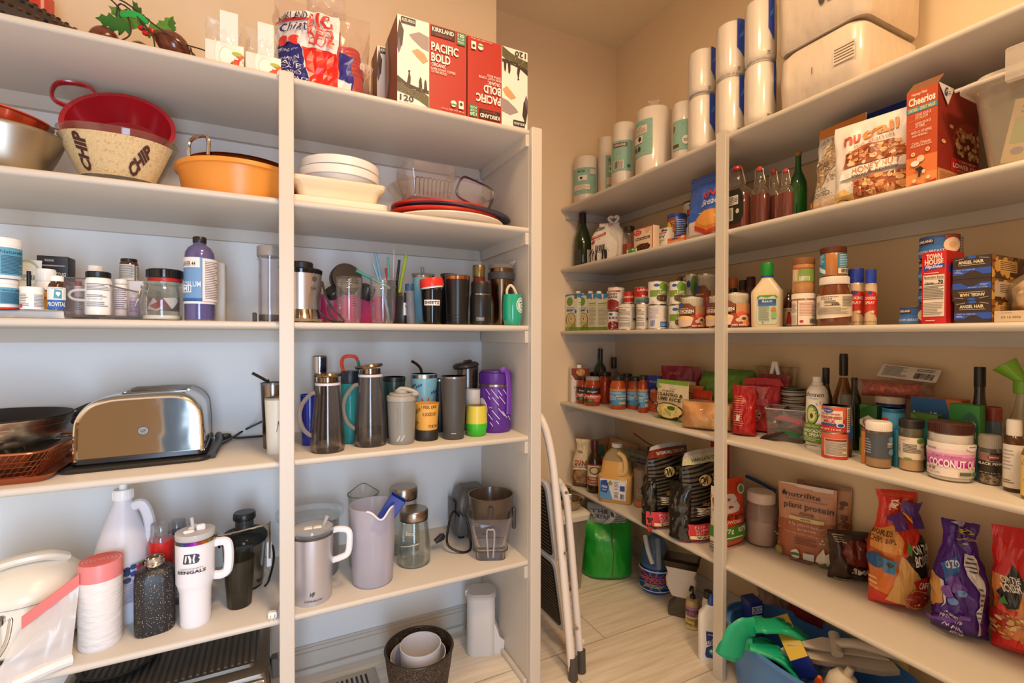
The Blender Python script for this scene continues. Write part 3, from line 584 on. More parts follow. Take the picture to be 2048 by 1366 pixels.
f=cyl('L',RT,47,70,540,.085);J(f,'dropper_bottle','small amber bottle with a black rubber dropper behind the short pill tub','bottle',[(.95,0),(1,.04),(1,.3),(.6,.42),(.6,.5)],M('7A2C14',.15),[(.98,.44,.60,BLK,10),(.55,.60,.98,BLK,'dropper_bulb')])
f=cyl('L',RT,66,118,537,.10);J(f,'pill_bottle','white bottle with a yellow and purple label behind the amber bottle','bottle',[(.95,0),(1,.04),(1,.55),(.9,.68),(.84,.7)],WHITE,(.9,.70,1,WHITE,22),[(.05,.5,150,[('R',0,0,1,1,'D9962E'),('R',0,.93,1,1,'6A2A6A'),('T',.6,.6,.5,.2,'nformula','3A2A14')],1)])
f=cyl('L',RT,93,134,551,.012);J(f,'pill_bottle','amber pill bottle with a blue heart label reading PROVITAL','bottle',[(.95,0),(1,.04),(1,.66),(.85,.77),(.68,.8),(.68,.86)],M('4A220C',.12,coat=.5),(.78,.84,1,WHITE,20),[(.02,.66,160,[('R',0,0,1,.42,'2A5FA8'),('R',0,.42,1,1,'DDE6E6'),('P',[(.38,.48),(.7,.48),(.7,.85),(.42,.9)],'4A96AE'),('E',.52,.72,.05,.07,'F4F4F0'),('E',.59,.72,.05,.07,'F4F4F0'),('P',[(.47,.7),(.64,.7),(.555,.56)],'F4F4F0'),('T',.5,.22,.7,.2,'PROVITAL','F4F4F0',.01),('T',.5,.95,.4,.05,'advanced','5A6A70')],1.0)])
f=bxf('L',2,73,138,512,.19,.05);f.loc=(f.loc[0],f.loc[1],RT);f.h-=RT-f.z
B(f,'breathing_trainer_box','black carton with upside-down white lettering behind the pill bottles','box','211D1F',[('T',.5,.66,.85,.10,'BREATHER','DAD6D2',.01,0,180),('T',.42,.50,.3,.08,'THE','DAD6D2',.01,0,180),('L',.1,.80,.9,.86,1,'A8A4A2'),('T',.4,.92,.3,.05,'*****','DAD6D2',.0,0,180)],right=[('R',.3,.05,.9,.3,'CFCCC8'),('B',.35,.08,.85,.27,12,'2A2A2A')])
o,_=BAG('supplement_pouch','white pouch with a pale green arc behind the dropper bottle','pouch',(onY(62,683,YF+.2).x,YF+.18,RT),0,.055,.125,.02,'pouch','E8EAE4',[('E',.5,.8,.42,.2,'A8BFA0'),('E',.5,.78,.38,.17,'E8EAE4'),('T',.55,.66,.6,.09,'OPMS','6A7A90',.0)],2,.0015)
# clear bin with pill bottles
A=onY(130,683,YF+.035);Bq=onY(283,683,YF+.035);z0=ZL[2];w_=Bq.x-A.x;h_=onY(140,555,YF+.035).z-z0
o=thing('storage_bin','clear acrylic storage bin with an oval handle holding pill bottles','bin',((A.x+Bq.x)/2,YF+.145,z0));CB=G('F0ECEE',.05,'C8C4C8',.06)
bz=.008
def wallp(p,t,m): return mesh('bin_wall',p,m,o,flat=True)
wallp(box(w_,.22,.003,0,z=bz),0,CB);wallp(box(.003,.22,h_*.86,0,z=bz,x=-w_/2+.0015),0,CB);wallp(mv(ext([(-.0015,bz),(.0015,bz),(.0015,h_*.9),(-.0015,h_*.9)],.22),w_/2,-.11),0,CB)
wallp(ext([(-w_/2,bz),(w_/2,bz),(w_/2,h_*.7),(0,h_*.86),(-w_*.1,h_),(-w_/2,h_)],.003),0,CB).location=(0,-.11,0)
wallp(box(w_,.003,h_*.86,0,z=bz,y=.1085),0,CB)
RIM=M('6A6468',.2);mesh('bin_rim',tube([(-w_/2,-.11,bz),(w_/2,-.11,bz)],.002,6,0),RIM,o);mesh('bin_rim',tube([(-w_/2,-.11,h_),(-w_*.1,-.11,h_),(w_*.1,-.11,h_*.84),(w_/2,-.11,h_*.7)],.0018,6,0),RIM,o);mesh('bin_rim',tube([(-w_/2,-.11,bz),(-w_/2,-.11,h_)],.0016,6,0),RIM,o)
mesh('handle',tube([(-w_*.36,-.113,.045),(-w_*.44,-.113,.055),(-w_*.36,-.113,.066),(-w_*.08,-.113,.066),(-w_*.02,-.113,.055),(-w_*.08,-.113,.045)],.0028,8,5,closed=True),G('FFFFFF',.3,'FFFFFF'),o)
for x in (-.4,.08): mesh('foot',box(.012,.01,bz,0,x=w_*x,y=-.1),CB,o,flat=True)
bt=z0+bz+.0035
PB=[(.95,0),(1,.03),(1,.78),(.9,.85),(.84,.86)]
fp=[('L',.12,.62,.88,.80,5,'5A5A60'),('R',.10,.78,.9,.79,'6A6A70'),('L',.14,.44,.8,.52,2,'6A6A70'),('L',.14,.2,.86,.34,3,'6A6A70'),('T',.42,.40,.4,.03,'60 CAPSULES','4A4A50')]
f=cyl('L',bt,167,227,542,.045);J(f,'pill_bottle','large white bottle with a black ribbed cap inside the clear bin','bottle',PB,WHITE,(.93,.86,1,BLK,26),[(0,.9,140,fp,1.0,-92)])
f=cyl('L',bt,226,258,558,.11);J(f,'pill_bottle','white bottle with a white cap inside the bin under the amber bottle','bottle',PB,WHITE,(.9,.87,1,WHITE,22),[(.1,.8,140,[('L',.1,.1,.9,.9,10,'8A7A8A')],1)])
f=cyl('L',bt,256,281,590,.10);J(f,'pill_bottle','small bottle with a lilac printed label at the right end inside the bin','bottle',PB,M('C8B8CC',.4),(.9,.87,1,M('E0DAE0',.4),18),[(.1,.8,140,[('L',.1,.1,.9,.9,8,'8A6A94')],1)])
f=cyl('L',bt,146,168,562,.10);J(f,'pill_bottle','small bottle with a dark red band in the left corner of the bin','bottle',PB,M('C8BEBE',.4),(.9,.87,1,M('8A2A2E',.4),18),[(.1,.6,140,[('L',.1,.1,.9,.9,8,'6A5A5A')],1)])
f=cyl('L',z0+.105,237,280,516,.16);f.h=onY(258,516,YF+.16).z-z0-.105
o=J(f,'pill_bottle','amber pill bottle with black cap standing tallest behind the bin','bottle',PB,M('5A2A12',.12,coat=.5),(.86,.84,1,BLK,26),[(.0,.72,110,[('R',0,0,1,1,'DDD8CE'),('L',.06,.15,.94,.95,12,'3A3A38')],1,-112),(.0,.68,60,[('R',0,0,1,1,'C8C2B6'),('L',.1,.1,.9,.95,10,'3A3A38')],1,-20)])
# block under amber bottle
f=bxf('L',2,228,290,560,.155,.07);f.h=.1035;B(f,'small_carton','plain white carton behind the clear bin under the amber bottle','box','DAD6D6')
f=cyl('L',bt,173,210,531,.13);J(f,'pill_bottle','white tube with a ring cap leaning behind the black-capped bottle in the bin','bottle',PB,M('C8C8C8',.4),(1.0,.87,1,WHITE),tilt=(0,.0))
# clip jar with black lid on it
f=cyl('L',2,281,369,562,.02);GL=G('F0F6F2',.02,'B8C4BC');o=J(f,'clip_jar','squat glass clip-top jar with white powder in the bottom','jar',[(.9,0),(.98,.05),(1,.2),(1,.62),(.93,.85),(.88,.9),(.9,1)],GL,None,[(.2,.62,150,[('R',.05,.1,.95,.95,'6A4A48'),('P',[(.1,.2),(.3,.9),(.5,.3),(.4,.1)],'A8A0A8'),('P',[(.5,.9),(.7,.2),(.9,.8),(.8,.95)],'C8C4CC'),('P',[(.2,.4),(.35,.2),(.6,.55),(.5,.8)],'8A2A30'),('P',[(.6,.2),(.8,.1),(.9,.4)],'4A4A52')],.84)],fill=(.13,M('E8E2DA',.8),.94),op=.003)
mesh('wire_clip',tube([(-f.r*1.0,-.01,f.h*.8),(-f.r*1.12,-.02,f.h*.62),(-f.r*1.06,-.035,f.h*.55),(-f.r*1.2,-.03,f.h*.42),(-f.r*1.28,-.03,f.h*.32)],.0015,6),STEEL(),o);mesh('wire_clip',tube([(-f.r*1.0,-.0,f.h*.86),(-f.r*1.02,-.03,f.h*.62),(-f.r*1.15,-.045,f.h*.5),(-f.r*1.24,-.04,f.h*.35)],.0013,6),STEEL(),o);zt=f.z+f.h+.001
mesh('jar_rim',solid([(f.r*.9,f.h*.93),(f.r*.93,f.h*.94),(f.r*.93,f.h*.98),(f.r*.9,f.h)],32),G('E8F0EC',.2,'D0D8D4'),o)
f=cyl('L',zt,290,370,542,.025,h=.03);J(f,'spice_disc','low red-banded tub with a ribbed black lid standing on the clip jar','tub',[(.94,0),(.94,.5)],M('A8201E',.35),(1,.28,1,BLKG,40))
# cleaner bottle
f=cyl('L',2,366,433,470,.012)
J(f,'cleaner_bottle','tall clear bottle of purple liquid with a blue and white label and black cap','bottle',[(.94,0),(1,.02),(1,.74),(.95,.81),(.75,.87),(.42,.91),(.40,.94)],G('ECEAF4',.05,'B8B4D0'),(.44,.925,1,BLK,24),[(.20,.74,168,[('R',0,0,1,1,'6A96C4'),('R',0,0,1,.09,'E8E0DC'),('R',0,.05,.55,.12,'2C5A96'),('R',0,.78,.5,1,'E6DED8'),('T',.24,.86,.34,.10,'LAVER 44','2A2C40',.01),('T',.3,.42,.44,.12,'SOBLUM','C8DCEC',.02),('R',.05,.24,.32,.26,'E8F0F4'),('R',.05,.38,.32,.40,'E8F0F4'),('R',.31,.24,.33,.40,'E8F0F4'),('T',.18,.32,.2,.1,'IMI','E8F0F4',.02),('R',.55,.06,.98,.98,'E4DCD8'),('L',.6,.1,.95,.93,22,'6A6A78')],1.0)],fill=(.93,M('5A548C',.15,coat=.3),.97,'liquid'))
f=bxf('L',2,432,448,523,.10,.05);o=thing('storage_case','slim grey plastic case standing behind the purple cleaner bottle','case',f.loc);mesh('case_body',loft([(0,f.w/2+.004,.02,.004),(f.h-.004,f.w/2+.004,.02,.004),(f.h,f.w/2,.016,.004)],4),M('A8A6A2',.4),o)
# glass canister left of post
f=cyl('L',2,513,567,490,.03);J(f,'glass_canister','tall clear canister with a grey conical stopper left of the white post','canister',[(.92,0),(.92,.80),(1,.82),(1,.87)],G('F2F2F6',.02,'C8C8CC'),(1.04,.865,1,M('8E8A88',.4)),None,(.1,M('6A6058',.3),.94),op=.003)
f=bxf('L',2,504,514,625,.02,.03);B(f,'small_clamp','small black plastic clamp standing beside the glass canister','clamp','1C1A1A')
# ---- right of post
f=cyl('L',2,560,645,519,.05);o=thing('personal_blender','silver personal blender with a black top cap and chrome foot right of the post','blender',f.loc,f.a);r,h=f.r,f.h
mesh('motor_body',solid([(r*.95,h*.22),(r*.97,h*.5),(r,h*.80)],40),M('C9C0BC',.3,.85),o);mesh('black_collar',solid([(r*1.02,h*.80),(r*1.05,h*.86),(r*1.0,h*.88)],40),BLKG,o);mesh('black_cap',solid([(r*.58,h*.88),(r*.58,h*.98),(r*.52,h)],36),BLK,o)
mesh('chrome_foot',solid([(r*1.0,.004),(r*1.08,.012),(r*1.02,h*.12),(r*.955,h*.22)],40),M('B8B4B0',.12,1),o);mesh('rubber_base',solid([(r*1.0,0),(r*1.0,.004)],40),BLK,o)
art(o,cylS(r*.99,h*.45,h*.8,-55,40),[('T',.5,.3,.5,.12,'THE','2A2A2A'),('E',.6,.75,.2,.12,'4A4848')],(.2,0),.001)
CBL=M('26221F',.5)
P0=onY(650,640,YF+.03);bl=bpy.data.objects['personal_blender']
c_=mesh('power_cord',join(tube([(0,.02,.11),(-.012,0,.07),(-.008,-.005,.03),(.02,0,.006),(.05,.01,.004)],.0028,8),tube([(.0,.02,.115),(.01,.01,.07),(.03,0,.035),(.055,0,.006),(.035,-.01,.004),(.015,-.005,.03),(.016,.0,.06)],.0028,8)),CBL,bl);c_.matrix_parent_inverse=(Matrix.Translation(bl.location)@Matrix.Rotation(bl.rotation_euler.z,4,'Z')).inverted();c_.location=(P0.x-.005,YF+.035,ZL[2])
A=onY(636,683,YF+.09);Bq=onY(785,683,YF+.09);o=thing('plastic_basket','magenta translucent plastic basket behind the two clear blender cups','basket',((A.x+Bq.x)/2,YF+.19,ZL[2]));w_=(Bq.x-A.x)/2;hb=onY(700,590,YF+.1).z-ZL[2]
mesh('basket_body',tub([(0,w_*.86,.085,.02),(hb*.9,w_,.1,.02),(hb,w_+.002,.102,.02)],.003,5),M('B8346C',.3,0,(18,.003)),o)
f=cyl('L',ZL[2]+.06,655,723,538,.13);o=J(f,'processor_lid','round black lid standing on edge in the magenta basket','lid',[(.95,0),(1,.1),(1,.9),(.95,1)],BLK,grp=None);o.rotation_euler=(math.radians(78),0,.2);o.location=(f.x,f.y+.0,f.z+.075);o.scale=(1,1,.25)
f=cyl('L',ZL[2]+.05,650,690,575,.12);mesh_=J(f,'processor_lid','smaller black lid lying at the left of the basket','lid',[(.9,0),(1,.2),(1,.8),(.9,1)],BLK);mesh_.scale=(1,1,.4);mesh_.rotation_euler=(.5,-.6,0);mesh_.location.z=ZL[2]+.085
f=cyl('L',ZL[2]+.05,715,742,570,.12);mesh_=J(f,'processor_lid','black lid seen between the two clear blender cups','lid',[(.9,0),(1,.2),(1,.8),(.9,1)],BLK);mesh_.scale=(1.3,1.3,.6);mesh_.rotation_euler=(.4,.3,0);mesh_.location.z=ZL[2]+.08
CUPP=[(.72,0),(.86,.04),(.93,.15),(.96,.4),(1,.80),(1.06,.81),(1.06,.83),(1,.84),(1,.88),(1.02,.89),(1.0,.90),(1,.93),(1.02,.94),(1,.95),(1,1)]
for i,(x0,x1,y,lb) in enumerate(((671,725,552,'clear plastic blender cup with screw rim, left of the pair'),(738,793,554,'clear plastic blender cup with screw rim, right of the pair'))):
    f=cyl('L',2,x0,x1,y,.012);J(f,'blender_cup',lb,'cup',CUPP,G('FAFAFC',.02,'E8E4E4',.04),None,[(.35,.75,30,[('L',.2,0,.5,1,8,'3A3A3A')],1,-65),(.35,.75,30,[('L',.2,0,.5,1,8,'4A4A4A')],1,-130)],grp='clear blender cups',op=.0025)
# straw cup
f=cyl('L',2,772,798,560,.13);J(f,'straw_cup','narrow black cup holding coloured drinking straws','cup',TUMB,BLK,None,[(.4,.75,80,[('T',.6,.4,.3,.5,'3','D8D4D0',.02)],1,-60)],op=.002)
bx0,by0=f.x,f.y;k=0
for px,py,c,rr_,lb in ((751,507,'6FA5C8',.0048,'thick light blue drinking straw'),(775,514,'5AA0A0',.0042,'short teal drinking straw'),(787,500,'D8D4C4',.0012,'thin pale drinking straw, tallest in the cup'),(797,521,'20242A',.0042,'black drinking straw'),(810,512,'9DB83A',.0052,'thick lime green drinking straw'),(744,530,'8AB0C8',.004,'pale blue straw bending left in the cup'),(768,538,'A0262A',.0036,'dark red drinking straw')):
    Q=onY(px,py,f.y+.0+.004*k);st=Vector((bx0+.003*(k-3),f.y+.004*(k-3)*.5,ZL[2]+.004));en=Vector((Q.x,f.y,Q.z));t=mesh('drinking_straw',tube([st,en],rr_,10,0),M(c,.3));tag(t,lb+' standing in the narrow black cup','straw','drinking straws');k+=1
st=onY(712,541,YF+.12);en=onY(748,560,YF+.12);t=mesh('drinking_straw',tube([st,en,en+(en-st)*.9],.0048,10,0),M('2E9088',.3));tag(t,'thick teal drinking straw lying sideways above the magenta basket','straw','drinking straws')
f=cyl('L',2,789,822,585,.04);o=J(f,'insulated_cup','short matt black cup with a brass-coloured rim and white Y label','cup',CY,BLK,[(1.0,.88,.985,M('B89A70',.25,.9),'metal_rim'),(.97,.985,1,G('E0E8F0',.3,'A0B8D0'))],[(.28,.68,60,[('R',0,0,1,1,'D8D4D4'),('T',.45,.5,.55,.6,'Y','1A1A1A',.02)],1,-55)])
f=cyl('L',2,822,870,543,.06);o=J(f,'insulated_tumbler','slim pale blue tumbler with clear lid and two thin straws','tumbler',[(.78,0),(.82,.02),(.94,.9),(.94,.92)],M('6E9FB4',.35),[(.97,.905,.945,M('B8A080',.2,1),'metal_rim'),(1.03,.945,.985,G('B8C8CC',.2,'8AA0A8'))])
for dx in (-.004,.003): mesh('straw',tube([(dx,0,f.h*.9),(dx-.002,0,f.h*1.12)],.002,8,0),M('5A7280',.3),o)
f=cyl('L',2,812,832,567,.02);J(f,'slim_bottle','very slim grey bottle with a dark blue cap leaning beside the blue tumbler','bottle',[(.8,0),(1,.05),(.9,.85)],G('A8B0BC',.45,'8A90A0'),(1.05,.84,1,M('244A70',.4)),tilt=(0,-.04))
f=cyl('L',2,840,888,578,.012);o=J(f,'travel_cup','black paper-style cup reading SHEETZ with a tilted red lid','cup',[(.78,0),(.8,.02),(.97,.96),(1,.97),(1,1)],BLKG,None,[(.54,.70,98,[('R',.02,0,.98,1,'E8E4DE'),('T',.5,.5,.88,.55,'SHEETZ','1C1A1A',.03)],.9,-90,.92)]);l=thing('cup_lid','red plastic lid sitting crooked on the black cup','lid',(f.x,f.y,f.z+f.h+.010),0,None,(0,math.radians(-9)));mesh('lid_body',solid([(f.r*1.08,0),(f.r*1.10,.004),(f.r*1.03,.02),(f.r*.99,.026)],36),M('D8342A',.3),l);mesh('white_liner',solid([(f.r*1.0,-.005),(f.r*1.0,.0)],36),WHITE,l)
f=cyl('L',2,881,915,546,.10);o=J(f,'insulated_tumbler','black tumbler with a flip lid mostly hidden behind the copper-rimmed tumbler','tumbler',CY,BLKG,(1.1,.93,1,BLK))
f=cyl('L',2,873,885,558,.12);o=J(f,'metal_bottle','bottle showing only its steel cap behind the red lid','bottle',BOT,BLK,(.8,.9,1,STEEL()))
f=cyl('L',2,888,941,547,.012);o=J(f,'insulated_tumbler','glossy black tumbler with a copper rim and ribbed base','tumbler',[(.80,0),(.84,.02),(.84,.06),(.86,.065),(.84,.07),(.85,.12),(.87,.125),(.85,.13),(.86,.18),(.88,.185),(.86,.19),(.98,.90)],M('1C1B1B',.3),[(.99,.895,.97,M('C08058',.2,1),'metal_rim'),(1.02,.97,1,G('C8C8CC',.2,'A0A0A4'))])
f=cyl('L',2,943,972,529,.09);o=J(f,'water_bottle','dark red bottle with a brass-coloured cap behind the black flask','bottle',[(.9,0),(1,.05),(1,.7),(.85,.82)],M('6A1C18',.2),[(.95,.80,1,M('8A7850',.3,.8),24)])
f=cyl('L',2,938,983,560,.012);o=J(f,'vacuum_flask','black vacuum flask with a grooved lid and steel band','flask',[(.92,0),(1,.03),(1,.62),(.95,.68)],M('1E1D1D',.35),[(.88,.70,.985,M('242222',.4),30),(.93,.68,.70,STEEL(),'steel_band')],[(.10,.17,40,[('R',0,0,1,1,'C8C4C0'),('R',.04,.08,.96,.92,'1E1D1D'),('T',.5,.5,.8,.6,'THERMOS','C8C4C0',.01)],1,-90)])
f=cyl('L',2,974,1030,524,.05);o=J(f,'travel_mug','tall bronze travel mug with a dark rubber band and clear lid','mug',[(.62,0),(.66,.02),(.68,.35),(.86,.50),(.92,.92)],M('7A6048',.25,1),[(1.0,.74,.86,M('3A3A3C',.5),'rubber_band'),(.96,.92,.985,G('D0CCC8',.35,'A8A09A'))])
for a in range(5): mesh('scroll_wire',tube([(f.r*.55+.003*a,.0,f.h*.98),(f.r*.7+.004*a,-.004,f.h*1.02+.002*a),(f.r*.85,0,f.h*1.01)],.0009,5,4),STEEL(),o)
f=cyl('L',2,1003,1052,588,.008);o=J(f,'wine_tumbler','glossy turquoise wine tumbler with a white round mark and beige strap','tumbler',[(.70,0),(.82,.03),(.97,.25),(1,.45),(.98,.75),(.90,1)],M('1FA585',.18,coat=.6),None,[(.38,.92,75,[('E',.55,.5,.46,.46,'DDE8E0'),('E',.55,.5,.38,.38,'2FA088'),('E',.55,.5,.33,.34,'DDE8E0'),('T',.62,.42,.3,.3,'O','1F6A5A',.02),('P',[(.35,.65),(.7,.75),(.72,.7),(.4,.58)],'1F6A5A')],.985,-35)],op=.002)
mesh('strap',tube([(-.014,-.005,f.h*.8),(-.018,0,f.h*1.12),(-.008,0,f.h*1.30),(.004,0,f.h*1.22),(.016,0,f.h*.95)],.0042,8,6,flat=.4),M('D8C8AC',.6),o)
# ================= LEFT UNIT, TOASTER SHELF =================
z3=ZL[3]
# copper tray, wire basket, foil pan, frying pans
A=onZ(158,905,z3)
o=thing('copper_tray','copper baking tray at the left end of the toaster shelf','tray',(-.72,YF+.165,z3));COP=M('B8683E',.3,.75)
mesh('tray_body',tub([(0,.262,.125,.02),(.014,.272,.135,.025),(.016,.276,.139,.027)],.002,5),COP,o)
o=thing('wire_basket','copper wire crisper basket standing in the copper tray','basket',(-.72,YF+.165,z3+.0025));
def rim(zz,hw,hd,r=.0028): return tube([(x,y,zz) for x,y in rr(hw,hd,.03,3)],r,6,0,closed=True)
mesh('basket_rim',join(rim(.062,.262,.125),rim(.006,.235,.10,.002)),COP,o)
q=[]
def wire(p,q_): return tube([p,q_],.0009,4,0)
bot=rr(.235,.10,.03,3);tp=rr(.262,.125,.03,3)
def per(P,n):
    L=[0]
    for i in range(len(P)): a=P[i];b=P[(i+1)%len(P)];L.append(L[-1]+math.hypot(a[0]-b[0],a[1]-b[1]))
    out=[]
    for k in range(n):
        s=L[-1]*k/n;i=max(j for j in range(len(P)) if L[j]<=s);t=(s-L[i])/max(L[i+1]-L[i],1e-9);a=P[i];b=P[(i+1)%len(P)];out.append((a[0]+(b[0]-a[0])*t,a[1]+(b[1]-a[1])*t))
    return out
pb=per(bot,120);pt=per(tp,120)
for k in range(120): q.append(wire((pb[k][0],pb[k][1],.006),(pt[k][0],pt[k][1],.062)))
for zz,t in ((.018,.25),(.030,.5),(.042,.75)): q.append(tube([(a[0]+(b[0]-a[0])*t,a[1]+(b[1]-a[1])*t,zz) for a,b in zip(bot,tp)],.0009,4,0,closed=True))
mesh('wire_mesh',join(*q),COP,o,flat=True)['kind']='stuff'
for x in (-.2,.2): mesh('wire_foot',tube([(x,-.10,.006),(x+.02,-.11,.0015),(x+.04,-.10,.006)],.002,6),COP,o)
o=thing('foil_pan','crinkled aluminium foil pan inside the copper wire basket','pan',(-.695,YF+.17,z3+.026));mesh('pan_body',tub([(0,.19,.08,.02),(.03,.205,.095,.025),(.033,.222,.112,.03),(.036,.222,.112,.03)],.0012,6),M('C8C4BE',.25,1,(45,.004,(1,1,.3))),o)
for i,(zz,rad,lb,c) in enumerate(((.066,.150,'frying pan with steel sides, lower of the two nested beside the toaster','C8C2BA'),(.0795,.157,'frying pan with black lining, upper of the two nested beside the toaster','C8C2BA'))):
    o=thing('frying_pan',lb,'pan',(-.612+.0*i,YF+.20,z3+zz),0,'nested frying pans',(0,0));h_=.05 if i else .045
    pr=[(rad*.78,0),(rad*.93,h_*.45),(rad,h_)]
    mesh('pan_body',vessel(pr,.003,56),M(c,.25,1,(3,.0005,(1,1,60))),o);mesh('nonstick_lining',mv(vessel([(r_-.0035,zq+.0035) for r_,zq in pr],.001,56),0,0,-.001),M('2A2624',.45),o)
    mesh('handle',tube([(rad*.9,.06,h_*.8),(rad*1.05,.085,h_*1.05),(rad*1.12,.10,h_*1.1)],.011,8,4,flat=.5),M('2E2A26',.4),o)
# toaster
ang=math.radians(2)
TX0=onZ(152,932,z3);o=thing('toaster','chrome four-slice toaster with a black base and crumb tray','toaster',(-.304,YF+.245,z3),ang)
CH=M('D6D2CC',.06,1,(5,.0012));W2=.128;Ht=.178
prof=[(-.135,.022),(-.133,.10),(-.127,.130),(-.105,.158),(-.075,.170),(-.04,.1745),(.06,.176),(.095,.168),(.118,.148),(.129,.115),(.133,.022)]
pz=cat([(x,0,z) for x,z in prof],4)
V=[];F=[];ys=[(-.125,.94),(-.121,.975),(-.112,1.0),(.112,1.0),(.121,.975),(.125,.94)];m=len(pz)
for y,s in ys:
    for p in pz: V.append((p.x*(s if p.z>.03 else 1)*1.0,y,.022+(p.z-.022)*s))
for j in range(len(ys)-1):
    for i in range(m-1): a=j*m+i;F.append((a,a+1,a+m+1,a+m))
F.append(tuple(range(m))[::-1]);F.append(tuple((len(ys)-1)*m+i for i in range(m)))
mesh('chrome_shell',(V,F),CH,o,ang=30)
fr=[(p.x*.955,-.128,.022+(p.z-.022)*.955) for p in pz];mesh('trim_band',tube(fr,.0045,8,0),M('E4E0DA',.08,1),o)
mesh('rear_seam',tube([(p.x*.985,.1255,.022+(p.z-.022)*.985) for p in pz],.0022,6,0),M('3A3836',.4),o)
mesh('black_base',mv(loft([(0,.130,.125,.02),(.012,.138,.132,.02),(.022,.136,.130,.02)],4),0,0,.003),M('1E1D1D',.3),o)
mesh('crumb_tray',mv(loft([(0,.150,.148,.03),(.006,.153,.151,.03),(.010,.150,.148,.03)],5),-.004,-.012,0),M('2A2826',.35),o)
mesh('side_bar',tube([(.150,-.14,.010),(.158,0,.016),(.150,.13,.014)],.010,8,4),M('2E2C2C',.4),o)
for y in (-.07,-.015,.03,.075): mesh('bread_slot',box(.13,.022,.003,.001,z=.1735,y=y,x=.02),M('221E1C',.4),o);
for y in (-.07,-.015,.03,.075): mesh('slot_rim',tube([(-.048,y-.013,.1765),(.088,y-.013,.1765),(.088,y+.013,.1765),(-.048,y+.013,.1765)],.0018,6,0,closed=True),M('D6D2CC',.1,1),o)
art(o,flatS(.22,.13,-.1252,-.002,.03),[('E',.52,.42,.055,.085,'3A342E'),('E',.52,.42,.047,.072,'8A8680'),('T',.52,.42,.05,.06,'GE','2A2622',.02,.2)],None,.0003,'logo_badge',.3)
# plug, cords
P0=onZ(455,880,z3);o=thing('power_plug','black plug and cord lying on the shelf right of the toaster','plug',(P0.x,P0.y+.0,z3))
mesh('plug_body',mv(rot(loft([(-.014,.006,.005,.003),(-.006,.011,.008,.004),(.012,.008,.007,.003),(.02,.004,.004,.002)],3),'Y',80),-.01,0,.011),BLK,o)
for s in (-1,1): mesh('prong',mv(box(.012,.0015,.005,0),-.032,s*.005,.010),STEEL(),o,flat=True)
mesh('cord',tube([(.005,0,.010),(.03,-.004,.005),(.09,0,.004),(.14,.01,.004)],.0032,8),BLK,o)
to_=bpy.data.objects['toaster'];c_=mesh('power_cord',tube([onZ(398,905,z3)+Vector((0,0,.012)),onZ(440,893,z3)+Vector((0,0,.006)),onZ(490,872,z3)+Vector((0,0,.02)),onY(530,840,YF+.22)],.0035,8),BLK,to_);c_.matrix_parent_inverse=(Matrix.Translation(to_.location)@Matrix.Rotation(to_.rotation_euler.z,4,'Z')).inverted()
f=cyl('L',3,519,572,763,.15);o=J(f,'insulated_tumbler','brushed steel tumbler with clear lid and dark metal straw left of the post','tumbler',TUMB,M('8A8078',.25,1),(1.02,.97,1.0,G('C8CCD4',.35,'9AA0A8')));handle_tube(o,[(.01,0,f.h*.5),(-.012,0,f.h*1.0),(-.018,0,f.h*1.03),(-.05,0,f.h*1.14),(-.052,0,f.h*1.142)],.0042,M('3A3836',.3,.8),'straw',3)
f=cyl('L',3,527,576,793,b=910);J(f,'insulated_tumbler','cream tumbler with a script letter at the left edge of the post','tumbler',TUMB,M('E8E0CE',.4),(1.01,.965,1.0,G('C8C4BC',.5,'B8B0A8')),[(.3,.7,70,[('T',.75,.5,.45,.5,'N','5A4A40',0,.4)],.93)],ring=[(.80,.0,.05,M('D8D0C0',.4),'base_band')])
f=cyl('L',3,598,641,787,.15);J(f,'plastic_tumbler','deep blue plastic tumbler behind the first smoked carafe','tumbler',TUMB,M('1E2C8A',.2),op=.002)
f=bxf('L',3,624,657,712,.22,.05);o=thing('soda_canister','tall dark bottle with a slanted silver top behind the first carafe','bottle',f.loc);mesh('bottle_body',solid(sc(CY,f.w/2,f.h*.55)),M('3A3A3E',.3),o);mesh('silver_top',mv(lathe([(0,0),(f.w/2,0),(f.w/2,f.h*.44),(f.w/2*.8,f.h*.45),(0,f.h*.40)],24),0,0,f.h*.55),M('B0AEB0',.2,1),o);mesh('dark_stripe',mv(box(f.w*.35,.004,f.h*.43,0),f.w*.2,-f.w/2+.001,f.h*.55),BLKG,o)
f=cyl('L',3,683,717,741,.13);f.r*=1.15;o=J(f,'water_bottle','teal water bottle with a red carabiner loop behind the second carafe','bottle',[(.95,0),(1,.02),(1,.84)],G('3AA8A8',.6,'2E9C9C'),[(1.04,.83,1.0,M('1E2A30',.4),'lid')]);handle_tube(o,[(-.02,0,f.h),(-.024,0,f.h*1.13),(-.014,0,f.h*1.2),(.012,0,f.h*1.2),(.022,0,f.h*1.15)],.0052,M('D8402E',.3),'carabiner');handle_tube(o,[(.022,0,f.h*1.15),(.026,0,f.h*1.05),(.018,0,f.h*.98)],.0045,M('3A8A8A',.3),'strap')
SMK=G('C4BCB8',.03,'6A5A50',.04)
